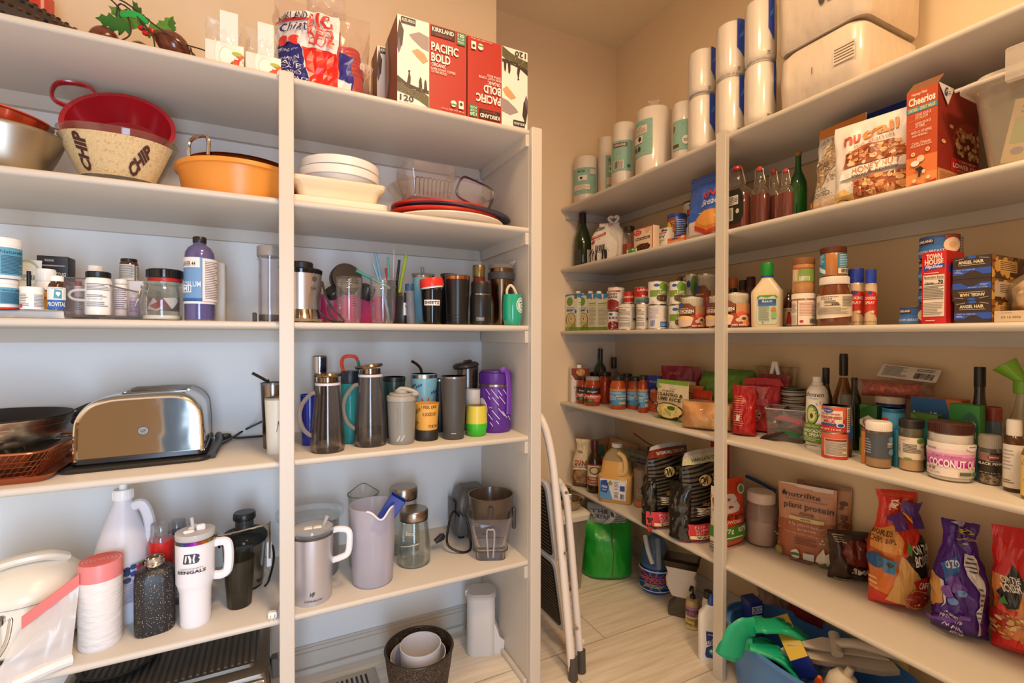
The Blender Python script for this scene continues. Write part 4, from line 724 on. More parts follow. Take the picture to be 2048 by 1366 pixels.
def carafe(f,lb,tilt=0):
    o=thing('glass_carafe',lb,'carafe',f.loc,f.a,'smoked glass carafes');r,h=f.r,f.h
    mesh('glass_body',vessel([(r*.93,0),(r,.012),(r*.86,h*.45),(r*.70,h*.80),(r*.70,h*.87)],.0022,40),SMK,o)
    mesh('white_gasket',solid([(r*.72,h*.83),(r*.72,h*.86)],36),M('D8D4D8',.4),o)
    lid=join(solid([(r*.60,h*.87),(r*.60,h*.93)],32),mv(rot(solid([(r*.80,0),(r*.84,.004),(r*.80,.009)],36),'Y',-6 if tilt else 0),-.004 if tilt else 0,0,h*.94));mesh('steel_lid',lid,M('8E7C68',.2,1),o)
    handle_tube(o,[(-r*.72,-.01,h*.74),(-r*.98,-.012,h*.72),(-r*1.42,-.014,h*.60),(-r*1.55,-.014,h*.45),(-r*1.35,-.012,h*.30),(-r*1.0,-.01,h*.22),(-r*.9,-.01,h*.215)],.0058,G('C8BEB8',.45,'A89C94',.04))
    art(o,cylS(r*.95,h*.08,h*.45,-90,60,r*.85),[('L',.46,.0,.5,1,16,'C8C4C0')],(.2,0),.001)
f=cyl('L',3,618,692,741,b=909);carafe(f,'smoked glass carafe with steel lid, left one nearest the post')
f=cyl('L',3,705,776,727,b=900);carafe(f,'smoked glass carafe with a tilted steel lid, right one beside the grey shaker',1)
f=cyl('L',3,764,812,752,.14);J(f,'insulated_tumbler','dark green patterned tumbler with black lid behind the grey shaker','tumbler',TUMB,M('1E3A36',.3),(1.02,.93,1,BLK))
f=cyl('L',3,773,834,777,b=892);o=J(f,'shaker_bottle','grey translucent shaker bottle with a flip spout cap','bottle',[(.82,0),(.86,.02),(.9,.12),(1,.80),(1,.82)],M('8E8C84',.35),[(1.03,.80,.90,M('A8A296',.4)),(.86,.90,.945,M('A8A296',.4),'cap_dome'),(.5,.945,1.0,M('B0AA9E',.4),'spout')],[(.35,.72,60,[('L',.2,0,.25,1,1,'A8A8A0')]+[('R',x/10,0,x/10+.03,1,'9E9C94') for x in range(2,9)],.94,-100,.985),(.06,.2,50,[('P',[(.1,.1),(.4,.9),(.5,.7),(.3,.1)],'B8B6AE'),('P',[(.45,.1),(.75,.9),(.9,.9),(.6,.1)],'B8B6AE')],.9,-95)])
handle_tube(o,[(-.012,-.01,f.h*.99),(.0,-.012,f.h*1.03),(.03,-.016,f.h*.99),(.045,-.02,f.h*.93),(.03,-.028,f.h*.94)],.006,M('B4AEA2',.35),'carry_loop')
f=cyl('L',3,820,876,750,.10);o=J(f,'insulated_tumbler','light blue tumbler printed with flowers and a red crab','tumbler',TUMB,M('86C0D0',.35),[(1.0,.93,1.0,STEEL(),'metal_rim')],[(.38,.92,150,[('E',.22,.55,.05,.05,'E8A03A'),('E',.28,.5,.05,.05,'D8543A'),('E',.55,.25,.085,.085,'D83E48'),('P',[(.46,.3),(.42,.45),(.45,.46),(.5,.33)],'D83E48'),('P',[(.62,.3),(.66,.45),(.63,.46),(.59,.33)],'D83E48'),('L',.45,.1,.48,.2,2,'D83E48')]+[('E',.12+.06*i,.78+.03*(i%3),.022,.035,'1E4A56') for i in range(6)]+[('E',.72+.05*i,.6+.03*(i%2),.02,.035,'1E4A56') for i in range(5)]+[('T',.84,.40,.22,.08,'JUST','C84A3A'),('T',.86,.25,.24,.08,'KEEP','3A5A66')],.91,-90,.985)])
handle_tube(o,[(-.01,0,f.h*.7),(-.008,0,f.h*1.02),(-.02,0,f.h*1.14),(-.04,0,f.h*1.21)],.0045,M('3A342E',.25,.9),'straw',4)
f=cyl('L',3,866,893,760,.15);J(f,'insulated_tumbler','black tumbler mostly hidden behind the tall matt grey tumbler','tumbler',TUMB,M('2A2828',.4),(1.02,.96,1,STEEL()))
f=cyl('L',3,827,880,803,b=884);J(f,'melamine_cup','yellow cup with black A GOOD DAY lettering in a ribbed black sleeve','cup',[(.78,0),(.80,.02),(.96,.9),(1,1)],M('E8AC4C',.45),[(.90,.0,.30,M('2E2822',.5),34,'rubber_sleeve')],[(.32,.98,155,[('T',.60,.62,.46,.14,'A GOOD DAY','2A2218',.01),('T',.58,.92,.46,.12,'I FEEL LIKE','2A2218',.01),('T',.20,.75,.3,.13,'GOOD DAY','2A2218',.01,0,38),('T',.72,.12,.34,.12,'TO BE ONE','2A2218',.01),('T',.12,.25,.2,.14,'IS A','2A2218',.01,0,30)],.84,-90,1.0)],op=.002)
f=cyl('L',3,880,935,750,b=882);J(f,'insulated_tumbler','tall matt grey tumbler with a steel rim between yellow cup and green tumbler','tumbler',TUMB,M('4A4846',.5),[(1.0,.965,1.0,M('8E8A86',.3,.8),'metal_rim')],[(.10,.115,25,[('R',0,0,1,1,'B8B0A0')],.83)])
f=cyl('L',3,912,958,735,.14);o=J(f,'insulated_tumbler','steel tumbler with a tilted black lid behind the green wine tumbler','tumbler',TUMB,M('6A6662',.25,.9),None);l=thing('tumbler_lid','black travel lid resting tilted on the steel tumbler','lid',(f.x-.006,f.y,f.z+f.h+.001),0,None,(.0,-.12));mesh('lid_body',solid([(f.r*1.1,0),(f.r*1.22,.006),(f.r*1.2,.012),(f.r*.95,.018)],36),M('2A2420',.35),l);mesh('sip_tab',mv(box(.028,.016,.01,.003),.006,-.008,.017),M('2A2420',.35),l)
f=cyl('L',3,930,962,778,.11);J(f,'plastic_cup','white ribbed plastic cup behind the green and yellow tumbler','cup',[(.8,0),(.9,.3),(.92,.31),(.95,.6),(.97,.61),(1,1)],M('D4D2CE',.4),op=.002)
f=cyl('L',3,931,976,808,b=875);o=J(f,'wine_tumbler','wine tumbler fading from yellow at the top to bright green at the bottom','tumbler',[(.72,0),(.84,.04),(.98,.3),(1,.45),(.96,.8),(.88,1)],M('D8C84A',.35),None,op=.002)
art(o,cylS(f.r*.995,f.h*.04,f.h*.42,-90,350),[('R',0,0,1,1,'3FBF2E')],(.03,0),.0009,'green_dip') if 0 else mesh('green_dip',solid([(f.r*.74,.0),(f.r*.86,f.h*.04),(f.r*1.0,f.h*.3),(f.r*1.015,f.h*.42),(f.r*1.0,f.h*.425)],32),M('3FBF2E',.3),o)
mesh('steel_mouth',solid([(f.r*.86,f.h*.985),(f.r*.86,f.h*1.0)],32),M('6A5A4A',.3,.8),o)
f=cyl('L',3,957,1036,738,b=868);o=J(f,'water_jug','purple insulated jug with white diagonal stripes, K mark and carry strap','jug',[(.93,0),(1,.03),(1,.74)],M('5E2C96',.35),[(.97,.74,.785,M('A89888',.3,.9),'steel_ring'),(1.02,.785,.97,M('54268C',.35)),(.9,.97,1,M('54268C',.35),'lid_top')],[(.08,.72,170,[('E',.18,.45,.16,.30,'D8D0DC'),('P',[(.10,.3),(.16,.3),(.16,.46),(.25,.6),(.19,.6),(.13,.5),(.1,.46)],'5E2C96'),('P',[(.16,.45),(.24,.3),(.3,.3),(.2,.52)],'5E2C96'),('T',.40,.52,.07,.04,'TM','D8D0DC')]+[('P',[(x,y),(x+.012,y+.01),(x+l,y-l*1.35),(x+l-.012,y-l*1.35-.01)],'D8C8E4') for x,y,l in ((.30,.98,.1),(.42,.97,.16),(.55,.96,.1),(.66,.97,.16),(.36,.80,.05),(.44,.78,.14),(.58,.8,.14),(.36,.36,.1),(.44,.45,.16),(.56,.5,.14),(.64,.42,.12),(.40,.16,.07),(.52,.2,.06),(.1,.98,.08),(.12,.12,.1),(.24,.2,.12),(.76,.3,.08),(.8,.5,.06))],1.0,-90)])
mesh('carry_strap',tube([(f.r*.35,-f.r*1.0,f.h*1.0),(f.r*.62,-f.r*.95,f.h*1.02),(f.r*.80,-f.r*.85,f.h*.92),(f.r*.86,-f.r*.8,f.h*.6),(f.r*.84,-f.r*.75,f.h*.3)],.0085,8,5,flat=.3),M('6A34A4',.35),o)
# ================= LEFT UNIT, LOWEST SHELF =================
z4=ZL[4]
# rice cooker
f=cyl('L',4,-75,172,1062,.055);f.h=.205
o=thing('rice_cooker','cream rice cooker with domed lid and flower decal at the left end','rice cooker',f.loc,f.a-.1);r,h=f.r,f.h;CRM=M('EAE4D6',.3)
mesh('cooker_body',solid([(r*.84,.012),(r*.92,.02),(r*.95,h*.5),(r*.97,h*.62)],56),CRM,o);mesh('base_ring',solid([(r*.80,0),(r*.84,.012)],48),M('3A3836',.4),o)
mesh('cooker_lid',solid([(r*1.0,h*.62),(r*1.03,h*.66),(r*1.0,h*.71),(r*.9,h*.80),(r*.7,h*.90),(r*.4,h*.97),(r*.1,h*1.0)],56),CRM,o)
mesh('seam_line',solid([(r*.985,h*.612),(r*.985,h*.622)],48),M('6A6258',.4),o)
mesh('lid_handle',tube([(-r*.62,-.01,h*.95),(-r*.3,-.03,h*1.03),(r*.3,-.03,h*1.03),(r*.62,-.01,h*.93)],.012,10,5,flat=1.6),CRM,o)
mesh('latch',mv(loft([(0,.022,.016,.008),(.03,.028,.02,.01),(.036,.022,.016,.008)],4),r*.95,-.02,h*.60),CRM,o)
mesh('steam_catcher',mv(loft([(0,.014,.012,.004),(.03,.014,.012,.004)],3),r*1.0,-.0,h*.52),G('D8C8B0',.4,'B89C74'),o)
art(o,cylS(r*.945,h*.10,h*.60,-92,120,r*.965),[('R',.05,.08,.33,.95,'E2DCCC'),('R',.06,.10,.32,.93,'F0EADC'),('T',.20,.76,.16,.09,'TIGER','2A2826',.02),('R',.08,.50,.31,.64,'4A4C4E'),('T',.2,.57,.2,.07,'Keep Warm','E8E4D8',.01),('R',.08,.30,.31,.44,'4A4C4E'),('T',.2,.37,.2,.07,'Rice Cook','E8E4D8',.01)]+[('E',.74+.045*math.cos(k),.76+.09*math.sin(k),.035,.07,c) for k,c in ((0,'B0608A'),(1,'C884A4'),(2.1,'A0508A'),(3.2,'C07AA0'),(4.3,'B0608A'),(5.3,'D09AB4'))]+[('E',.66,.62,.025,.05,'C884A4'),('E',.80,.60,.025,.04,'B0709A'),('D',.58,.5,.84,.95,26,.008,('6A8A5A','8AA478','A8708A')),('P',[(.56,.42),(.8,.5),(.8,.47),(.57,.4)],'8AA478')],(.04,0),.001,'front_print',asp=2)
# jug with pump
f=cyl('L',4,181,305,990,.13);r=f.r;h=onY(240,985,YF+.2).z-z4
o=thing('pump_jug','large white plastic jug with a pump neck and berry label behind the bag roll','jug',f.loc,f.a)
PJ=M('DCDAE0',.4);mesh('jug_body',solid([(r*.9,0),(r,.01),(r,h*.50),(r*.97,h*.56),(r*.80,h*.68),(r*.50,h*.85),(r*.34,h*.92),(r*.32,h*.96)],40),PJ,o)
mesh('neck_cap',cap_g(r*.36,h*.08,h*.95,24),WHITE,o);mesh('pump_stem',mv(solid([(.009,0),(.009,.052)],16),0,0,h*1.03),WHITE,o)
handle_tube(o,[(r*.30,-.01,h*.88),(r*.62,-.02,h*.90),(r*.84,-.02,h*.80),(r*.93,-.02,h*.66),(r*.9,-.02,h*.55)],.013,PJ,flat=.7)
art(o,cylS(r*1.0,h*.05,h*.48,-72,120),[('R',0,0,1,1,'D4D2DC')]+[('E',.30+.10*(i%5),.93-.09*(i//5)-.03*(i%2),.055,.05,('B8284A','3A4A8A','6A1E3A','28305E','C84060')[(i*3)%5]) for i in range(12)]+[('P',[(.4,1),(.62,.96),(.7,1),(.5,.99)],'5A9A3A'),('L',.3,.3,.75,.65,10,'8A86A0'),('T',.5,.70,.4,.05,'the ORGANIC BERRY','5A5080')],(.06,0),.001)
# mason jars
f=cyl('L',4,293,348,1052,.10);o=J(f,'mason_jar','glass mason jar with a red sleeve between the jug and the white tumbler','jar',[(.92,0),(1,.03),(1,.80),(.93,.86),(.84,.88),(.88,.89),(.84,.91),(.88,.925),(.84,.94),(.86,1)],G('E8ECEE',.06,'C0C8CC'),None,ring=[(1.03,.05,.82,M('D02A24',.3),'red_sleeve')],op=.002)
f=cyl('L',4,330,376,1037,.19);J(f,'mason_jar','clear glass jar rim showing behind the red sleeved mason jar','jar',[(.92,0),(1,.03),(1,.80),(.84,.88),(.88,.89),(.84,.91),(.88,.925),(.84,.94),(.86,1)],G('D8DCE4',.05,'A0A8B0'),None,ring=[(.9,.86,.875,BLK,'black_band')],op=.002)
# roll of bin liners with trailing bag
f=cyl('L',4,149,246,1110,b=1306);h=f.h;o=thing('bin_liner_roll','roll of white bin liners with a pink drawstring edge standing on the shelf','roll',f.loc,f.a);r=f.r;BG=M('E6E2E0',.35,0,(30,.0035,(1,1,3)))
mesh('liner_roll',solid([(r*.93,0),(r,.006),(r*1.0,h*.8)],40),BG,o);PK=M('E08484',.4)
mesh('pink_edge',solid([(r*1.012,h*.80),(r*1.015,h*.985),(r*.98,h)],40),PK,o)
sp=[];
for i in range(5*24): 
    a=2*math.pi*i/24;rr0=r*.98*(1-i/(5*24)*.9);sp.append((rr0*math.cos(a),rr0*math.sin(a),h*1.0))
mesh('spiral_edge',tube(sp,.0016,5,0),M('C8605E',.4),o)
# trailing sheet
A=[(25,1350,1225),(85,1310,1200),(150,1270,1155)]
V=[];F=[];n=14;m=10
for i in range(n+1):
    t=i/n
    top=Vector((-.098+.092*t,-.03+.01*t,.100+.060*t)) ; bot_=Vector((-.150+.13*t,-.085+.03*t,.003))
    for j in range(m+1):
        s=j/m;p=bot_.lerp(top,s);p.y+=-.012*math.sin(math.pi*s)*(1)+.006*noise.noise(Vector((t*6,s*4,1)));p.z=max(.0025,p.z+.004*noise.noise(Vector((t*5,s*5,7))));V.append(p)
for i in range(n):
    for j in range(m): a=i*(m+1)+j;F.append((a,a+m+1,a+m+2,a+1))
lo_=len(V);V=V+[v+Vector((0,.004,0)) for v in V];F=F+[tuple(q+lo_ for q in f_[::-1]) for f_ in F]
ex=-r*.75
o2=mesh('trailing_bag',([v+Vector((ex,0,0)) for v in V],F),G('F0ECEC',.45,'F0ECEA',.2),o)
V=[];F=[]
for i in range(n+1):
    t=i/n;c=Vector((-.098+.092*t+ex,-.034+.01*t,.100+.060*t));V+=[c+Vector((0,0,.026)),c+Vector((0,0,0)),c+Vector((0,.004,.0)),c+Vector((0,.004,.026))]
for i in range(n):
    for k in range(4): F.append((i*4+k,i*4+(k+1)%4,i*4+4+(k+1)%4,i*4+4+k))
F+=[(0,3,2,1),tuple(n*4+k for k in range(4))];mesh('pink_drawstring',(V,F),M('DB7470',.4),o)
fold=tube([(-.02+ex,-.05,.012),(-.06+ex,-.062,.014),(-.11+ex,-.075,.011)],.013,8,4,flat=1.3);mesh('folded_liner',fold,M('ECE8E6',.4,0,(30,.003)),o)
# speckled bottle
f=cyl('L',4,262,351,1104,b=1276);o=thing('metal_bottle','speckled black squared bottle with a steel screw neck','bottle',f.loc,f.a);h=f.h;r=f.r
def speckle():
    mt=bpy.data.materials.new('black_speckle');mt.use_nodes=True;n=mt.node_tree;b=n.nodes['Principled BSDF'];tc=n.nodes.new('ShaderNodeTexCoord');v=n.nodes.new('ShaderNodeTexVoronoi');v.inputs['Scale'].default_value=260;n.links.new(tc.outputs['Object'],v.inputs[0])
    cr=n.nodes.new('ShaderNodeValToRGB');cr.color_ramp.elements[0].position=.16;cr.color_ramp.elements[0].color=hx('CFC8BE')+(1,);cr.color_ramp.elements[1].position=.2;cr.color_ramp.elements[1].color=hx('1E1C1E')+(1,)
    n.links.new(v.outputs['Distance'],cr.inputs[0]);n.links.new(cr.outputs[0],b.inputs['Base Color']);b.inputs['Roughness'].default_value=.4;return mt
mesh('bottle_body',loft([(0,r*.93,r*.80,r*.6),(.006,r*.98,r*.86,r*.6),(h*.72,r*.98,r*.86,r*.6),(h*.80,r*.93,r*.8,r*.6),(h*.86,r*.75,r*.66,r*.5),(h*.89,r*.5,r*.46,r*.4)],8),speckle(),o)
mesh('steel_neck',vessel([(r*.44,h*.88),(r*.44,h*.905),(r*.49,h*.91),(r*.44,h*.93),(r*.49,h*.945),(r*.44,h*.96),(r*.46,h*1.0)],.002,28),STEEL(.2),o)
# white handled tumbler
f=cyl('L',4,346,431,1048,b=1262);r,h=f.r,f.h;o=thing('handled_tumbler','white handled tumbler with a striped letter B logo reading CINCINNATI BENGALS','tumbler',f.loc,f.a);WT=M('EEECF0',.3)
mesh('tumbler_body',solid([(r*.74,0),(r*.78,.006),(r*.82,h*.36),(r*.90,h*.42),(r*.985,h*.46),(r*1.0,h*.88)],48),WT,o)
rb=[('R',k/12,0,(k+1)/12+.001,1,c) for k,c in enumerate(('4A8A5A','5AA04A','8A8A3A','3A6A8A','5A3A9A','8A2A9A','B04A6A','C8803A','B8A03A','9A8A4A','8A6A3A','7A5A3A'))]
art(o,cylS(r*1.002,h*.88,h*.915,-90,200),rb,(.04,0),.0006,'rainbow_band',.15,metal=.8);mesh('rim_band',solid([(r*.998,h*.88),(r*.998,h*.915)],40),STEEL(),o)
mesh('clear_lid',solid([(r*1.0,h*.915),(r*1.02,h*.96),(r*1.0,h*.98)],40),G('EDECF0',.6,'E8E6EA'),o)
for x,y,w_,d_,h_,a in ((-.005,.012,.014,.03,.010,-20),(.012,-.004,.02,.012,.016,0),(-.014,-.012,.024,.014,.008,10)): mesh('lid_slider',mv(rot(box(w_,d_,h_,.003),'Z',a),x,y,h*.975),WT,o)
mesh('straw_stub',mv(rot(solid([(.004,0),(.004,.035)],12),'Y',-6),-.004,.004,h*.97),G('F0ECEC',.6,'E8E4E4'),o)
handle_tube(o,[(r*.9,0,h*.80),(r*1.25,-.004,h*.815),(r*1.62,-.008,h*.79),(r*1.70,-.01,h*.65),(r*1.62,-.01,h*.50),(r*1.3,-.006,h*.455),(r*.85,0,h*.46)],.0115,WT,flat=.8)
ST_='2A2A3A'
art(o,cylS(r*.995,h*.54,h*.86,-98,120),[('P',[(.26,.52),(.30,.80),(.58,.80),(.66,.74),(.66,.68),(.62,.65),(.67,.60),(.64,.52),(.60,.49),(.28,.49)],'3A3A44'),('P',[(.31,.55),(.33,.76),(.37,.76),(.36,.62),(.34,.53)],'E8E6EA'),('P',[(.42,.52),(.42,.62),(.39,.77),(.44,.77),(.48,.64),(.47,.52)],'E8E6EA'),('P',[(.52,.52),(.50,.62),(.53,.78),(.57,.78),(.54,.62),(.56,.52)],'E8E6EA'),('P',[(.58,.69),(.58,.77),(.63,.74),(.63,.70)],'5A2A8A'),('P',[(.57,.54),(.58,.63),(.63,.61),(.62,.55)],'2A5A4A'),('T',.47,.34,.5,.04,'CINCINNATI','2A2A2E',.0),('T',.47,.23,.66,.10,'BENGALS','1E1E22',.03)],(.06,0),.0008,'printed_logo')
# juicer
f=cyl('L',4,440,534,1062,.13);r=f.r;h=f.h;o=thing('juice_extractor','black and steel juice extractor with a wire locking arm beside the post','juicer',f.loc,f.a);DK=M('2A2C2C',.2,coat=.4)
mesh('steel_body',solid([(r*.80,.006),(r*.86,.012),(r*.98,h*.80)],44),M('A8A29A',.25,1),o);mesh('base_ring',solid([(r*.80,0),(r*.80,.006)],40),BLK,o)
mesh('smoked_cover',solid([(r*1.0,h*.80),(r*1.05,h*.83),(r*1.05,h*.90),(r*.9,h*.97),(r*.55,h*1.02)],44),G('6A6E68',.55,'2E3230',.05),o)
mesh('feed_chute',solid([(r*.42,h*1.0),(r*.42,h*1.20)],32),M('3A3C3C',.15),o);mesh('pusher_cap',solid([(r*.50,h*1.20),(r*.52,h*1.23),(r*.50,h*1.30),(r*.46,h*1.32)],32),BLK,o)
zz=h
handle_tube(o,[(-r*1.08,-.02,zz*.80),(-r*1.1,-.02,zz*1.02),(-r*.9,-.045,zz*1.06),(r*.9,-.045,zz*1.12),(r*1.12,-.03,zz*1.08),(r*1.12,-.02,zz*.45)],.003,STEEL(.15),'locking_arm',3)
mesh('arm_pivot',mv(box(.014,.02,.075,.004),r*1.10,-.01,zz*.28),WHITE,o);mesh('spout_block',mv(box(.05,.03,.05,.006),-.0,-r*.95,h*.55),DK,o);mesh('spout',mv(box(.03,.02,.018,.006),0,-r*1.05,h*.50),G('C8CCC8',.3,'A0A8A0'),o)
fc=cyl('L',4,434,520,1145,b=1243)
o2=thing('juice_container','smoked plastic juice container standing in front of the juice extractor','container',(fc.x,fc.y,z4),fc.a);mesh('container_body',vessel(sc([(.72,0),(.78,.02),(1.0,1)],fc.r*.78,.125),.002,36),G('8E8874',.35,'4A4436',.05),o2)
mesh('power_cord',tube([(r*1.0,.02,.06),(r*1.25,0,.10),(r*1.35,.02,.05),(r*1.1,-.01,.006),(r*.9,-.04,.004)],.003,8),BLK,o)
# wall plug adapter
P0=onZ(545,1240,z4);o=thing('plug_adapter','small white two-prong plug lying at the shelf edge beside the post','plug',(P0.x-.0,P0.y+.012,z4));mesh('plug_body',box(.022,.018,.016,.003),WHITE,o)
for s in (-1,1): mesh('prong',mv(box(.0015,.014,.005,0),s*.005,-.015,.006),STEEL(),o,flat=True)
mesh('wire',tube([(.01,.01,.01),(.02,.03,.03),(.022,.05,.004)],.0012,6),M('9A8A78',.5),o)
# big glass pitcher behind, clear cylinder
f=cyl('L',4,548,690,998,.13);r,h=f.r,f.h;o=thing('glass_canister','wide clear glass canister with a glass lid behind the silver tumbler','canister',f.loc,f.a);GC=G('F4F8FA',.015,'B8C4C8')
mesh('glass_body',vessel([(r*.80,0),(r*.84,.01),(r*.84,h*.80),(r*.88,h*.86)],.003,48),GC,o);mesh('glass_lid',solid([(r*.8,h*.87),(r*1.0,h*.89),(r*1.0,h*.96),(r*.9,h*.975)],48),G('F4F8FA',.05,'C8D4D8'),o)
# silver hydraflow tumbler
f=cyl('L',4,578,668,1036,b=1217);r,h=f.r,f.h;o=thing('handled_tumbler','tall silver handled tumbler reading HYDRAFLOW right of the post','tumbler',f.loc,f.a);SV=M('C4C2C8',.35,.6)
mesh('tumbler_body',solid([(r*.90,0),(r*.93,.006),(r*1.0,h*.86)],48),SV,o);mesh('smoked_rim',solid([(r*1.0,h*.86),(r*1.02,h*.885)],48),M('6A5A50',.2,.6),o)
mesh('clear_lid',vessel([(r*1.02,h*.885),(r*1.06,h*.93),(r*1.02,h*.97)],.002,44),G('E0E2E8',.12,'C8CAD0'),o);mesh('lid_deck',mv(lathe([(0,0),(r*.98,0),(r*.98,.004),(0,.004)],40),0,0,h*.93),G('E8EAF0',.5,'D8DAE0'),o)
for x in (-.01,.014): mesh('lid_slider',mv(box(.022,.016,.006,.002),x,-.005,h*.935),WHITE,o)
mesh('straw',tube([(.026,.0,h*.9),(.040,.004,h*1.07)],.005,10,0),G('E8E6E8',.5,'D8D6D8'),o)
handle_tube(o,[(r*.95,0,h*.87),(r*1.3,-.004,h*.88),(r*1.72,-.008,h*.84),(r*1.76,-.01,h*.68),(r*1.66,-.01,h*.54),(r*1.3,-.006,h*.49),(r*.95,0,h*.46)],.009,WT,flat=.8)
art(o,cylS(r*.94,h*.04,h*.2,-86,90),[('T',.46,.75,.16,.36,'HF','1E1E22',.04,.2),('T',.5,.22,.56,.14,'HYDRAFLOW','2A2A2E',.02)],(.1,0),.0008,'printed_logo')
# heart-rim glass pitcher
f=cyl('L',4,695,757,978,.17);r,h=f.r,f.h;o=thing('glass_pitcher','clear glass pitcher with a pinched spout behind the frosted pitcher','pitcher',f.loc,f.a)
g=vessel([(r*.85,0),(r,.01),(r*1.0,h*.85),(r*1.06,h*.99)],.0025,40);g=([(v[0],v[1],v[2]+(.018*max(0,math.cos(math.atan2(v[0],v[1])))**6 if v[2]>h*.9 else 0)) for v in g[0]],g[1]);mesh('glass_body',g,G('F4F8F6',.015,'B0BAB8'),o);mesh('rim_edge',tube([(r*1.05*math.sin(2*math.pi*i/32),r*1.05*math.cos(2*math.pi*i/32),h*.99+.018*max(0,math.cos(2*math.pi*i/32))**6) for i in range(32)],.0018,6,0,closed=True),G('A8B0AC',.5,'8A948E'),o)
# frosted pitcher + blue tray
f=cyl('L',4,699,791,996,b=1182);r,h=f.r,f.h;o=thing('plastic_pitcher','frosted plastic pitcher with a spout notch holding a blue tray','pitcher',f.loc,f.a)
g=vessel([(r*.90,0),(r*.92,.006),(r*1.06,h)],.0022,48);FR=G('F2EEF6',.34,'DCD8E2',.2)
g=([(v[0],v[1],v[2]-(.028*max(0,math.cos((math.atan2(v[0]-.0,-v[1])-.35)*2.2)) **4 if (v[2]>h*.9 and abs(math.atan2(v[0],-v[1])-.35)<.7) else 0)) for v in g[0]],g[1]);mesh('pitcher_body',g,FR,o)
mesh('spout_lip',tube([(r*1.08*math.sin(a),-r*1.08*math.cos(a),h-.028*max(0,math.cos((a-.35)*2.2))**4) for a in [.35-.6+i*.1 for i in range(13)]],.003,6,0),M('E8E4EC',.4),o)
P0=onY(768,1010,YF+.07);o=thing('plastic_scoop','deep blue plastic scoop tray standing tilted in the frosted pitcher','tray',(P0.x-.018,f.y-.005,P0.z-.085),-.3,None,(0,math.radians(33)));mesh('tray_body',tub([(0,.022,.012,.004),(.12,.026,.016,.005)],.002,3),M('1E3A9A',.25,coat=.5),o);mesh('thumb_dish',mv(rot(solid([(.0095,0),(.0105,.002)],18),'X',90),0,-.0155,.075),M('142A7A',.3),o)
# glass jars
def gjar(f,lb,txt=False):
    o=thing('glass_jar',lb,'jar',f.loc,f.a,'glass jars with steel lids');r,h=f.r,f.h
    mesh('glass_body',vessel([(r*.93,0),(r,.012),(r*.98,h*.3),(r*.84,h*.78),(r*.80,h*.82)],.003,44),G('F8FCFA',.012,'B4C0B8'),o);mesh('steel_lid',solid([(r*.82,h*.83),(r*.84,h*.85),(r*.84,h*.97),(r*.78,h)],40),M('A89C8C',.3,1,(2,.0003,(60,60,1))),o);mesh('black_gasket',solid([(r*.83,h*.815),(r*.83,h*.83)],36),BLK,o)
    mesh('thick_base',solid([(r*.9,.003),(r*.94,.012)],36),G('F4F8F6',.15,'C8D0CC'),o)
    if txt: art(o,cylS(r*.95,h*.38,h*.74,-105,80,r*.87),[('P',[(.06,.0),(.9,.18),(.9,.22),(.06,.04)],'C8C8C0'),('T',.5,.72,.4,.2,'Bistro','D8D8CC',0,.3)],(.08,0),.0008,'etched_mark')
f=cyl('L',4,772,842,972,.18);gjar(f,'glass jar with steel lid, back one behind the frosted pitcher')
f=cyl('L',4,792,863,1008,b=1140);gjar(f,'glass jar with steel lid, front one near the shelf edge',True)
# vacuum blender base and jug at right
f=bxf('L',4,897,960,985,.13,.16);o=thing('countertop_blender','dark grey blender motor base with its cord and plug lying in front','blender',(.655,YF+.305,z4),-.1)
mesh('motor_body',loft([(.012,.068,.06,.02),(.03,.072,.063,.02),(.12,.062,.055,.02),(.165,.05,.045,.02),(.175,.04,.035,.015)],5),M('5A5650',.35),o);mesh('side_panel',mv(box(.006,.08,.10,.002),-.070,0,.03),M('4A4642',.4),o)
for x in (-.045,.045): mesh('rubber_foot',mv(solid([(.012,0),(.012,.012)],14),x,-.04,0),BLK,o)
art(o,flatS(.05,.035,-.0625,.02,.04),[('R',0,0,1,1,'B8B4AC'),('L',.05,.05,.95,.95,5,'5A5650')],None,.0012,'rating_plate')
P0=onZ(885,1075,z4);handle_tube(o,[(-.06,-.07,.09),(-.09,-.10,.12),(-.11,-.12,.08),(-.12,-.15,.03),(-.08,-.17,.006),(-.045,-.16,.004),(-.035,-.13,.03),(-.045,-.12,.09),(-.07,-.10,.12)],.0042,BLK,'power_cord',5)
mesh('plug',mv(rot(loft([(-.016,.007,.007,.003),(.012,.011,.010,.004),(.022,.005,.005,.002)],3),'Y',60),-.145,-.13,.045),BLK,o)
for s in (-1,1): mesh('prong',mv(box(.013,.002,.002,0),-.166,-.13+s*.005,.036),STEEL(),o,flat=True)
f=cyl('L',4,934,1030,975,b=1131);r,h=f.r,f.h;o=thing('blender_jug','clear square blender jug turned upside down with a dark collar','blender jug',f.loc,f.a);JG=G('ECEAEE',.05,'B8B4B8',.05)
mesh('jug_body',tub([(0,r*.62,r*.62,r*.25),(.03,r*.64,r*.64,r*.25),(.034,r*.70,r*.70,r*.3),(h*.62,r*.93,r*.9,r*.45),(h*.70,r*.98,r*.95,r*.5)],.003,6),JG,o)
mesh('dark_collar',vessel([(r*.80,h*.60),(r*.86,h*.74),(r*.94,h*.80),(r*.96,h*.98),(r*.98,h*1.0)],.004,44),M('4A3C30',.25,coat=.3),o);mesh('front_latch',tube([(-.007,-r*.98,h*.72),(-.007,-r*1.0,h*.88),(.007,-r*1.0,h*.88),(.007,-r*.98,h*.72)],.002,6,4),M('3A3028',.3),o)
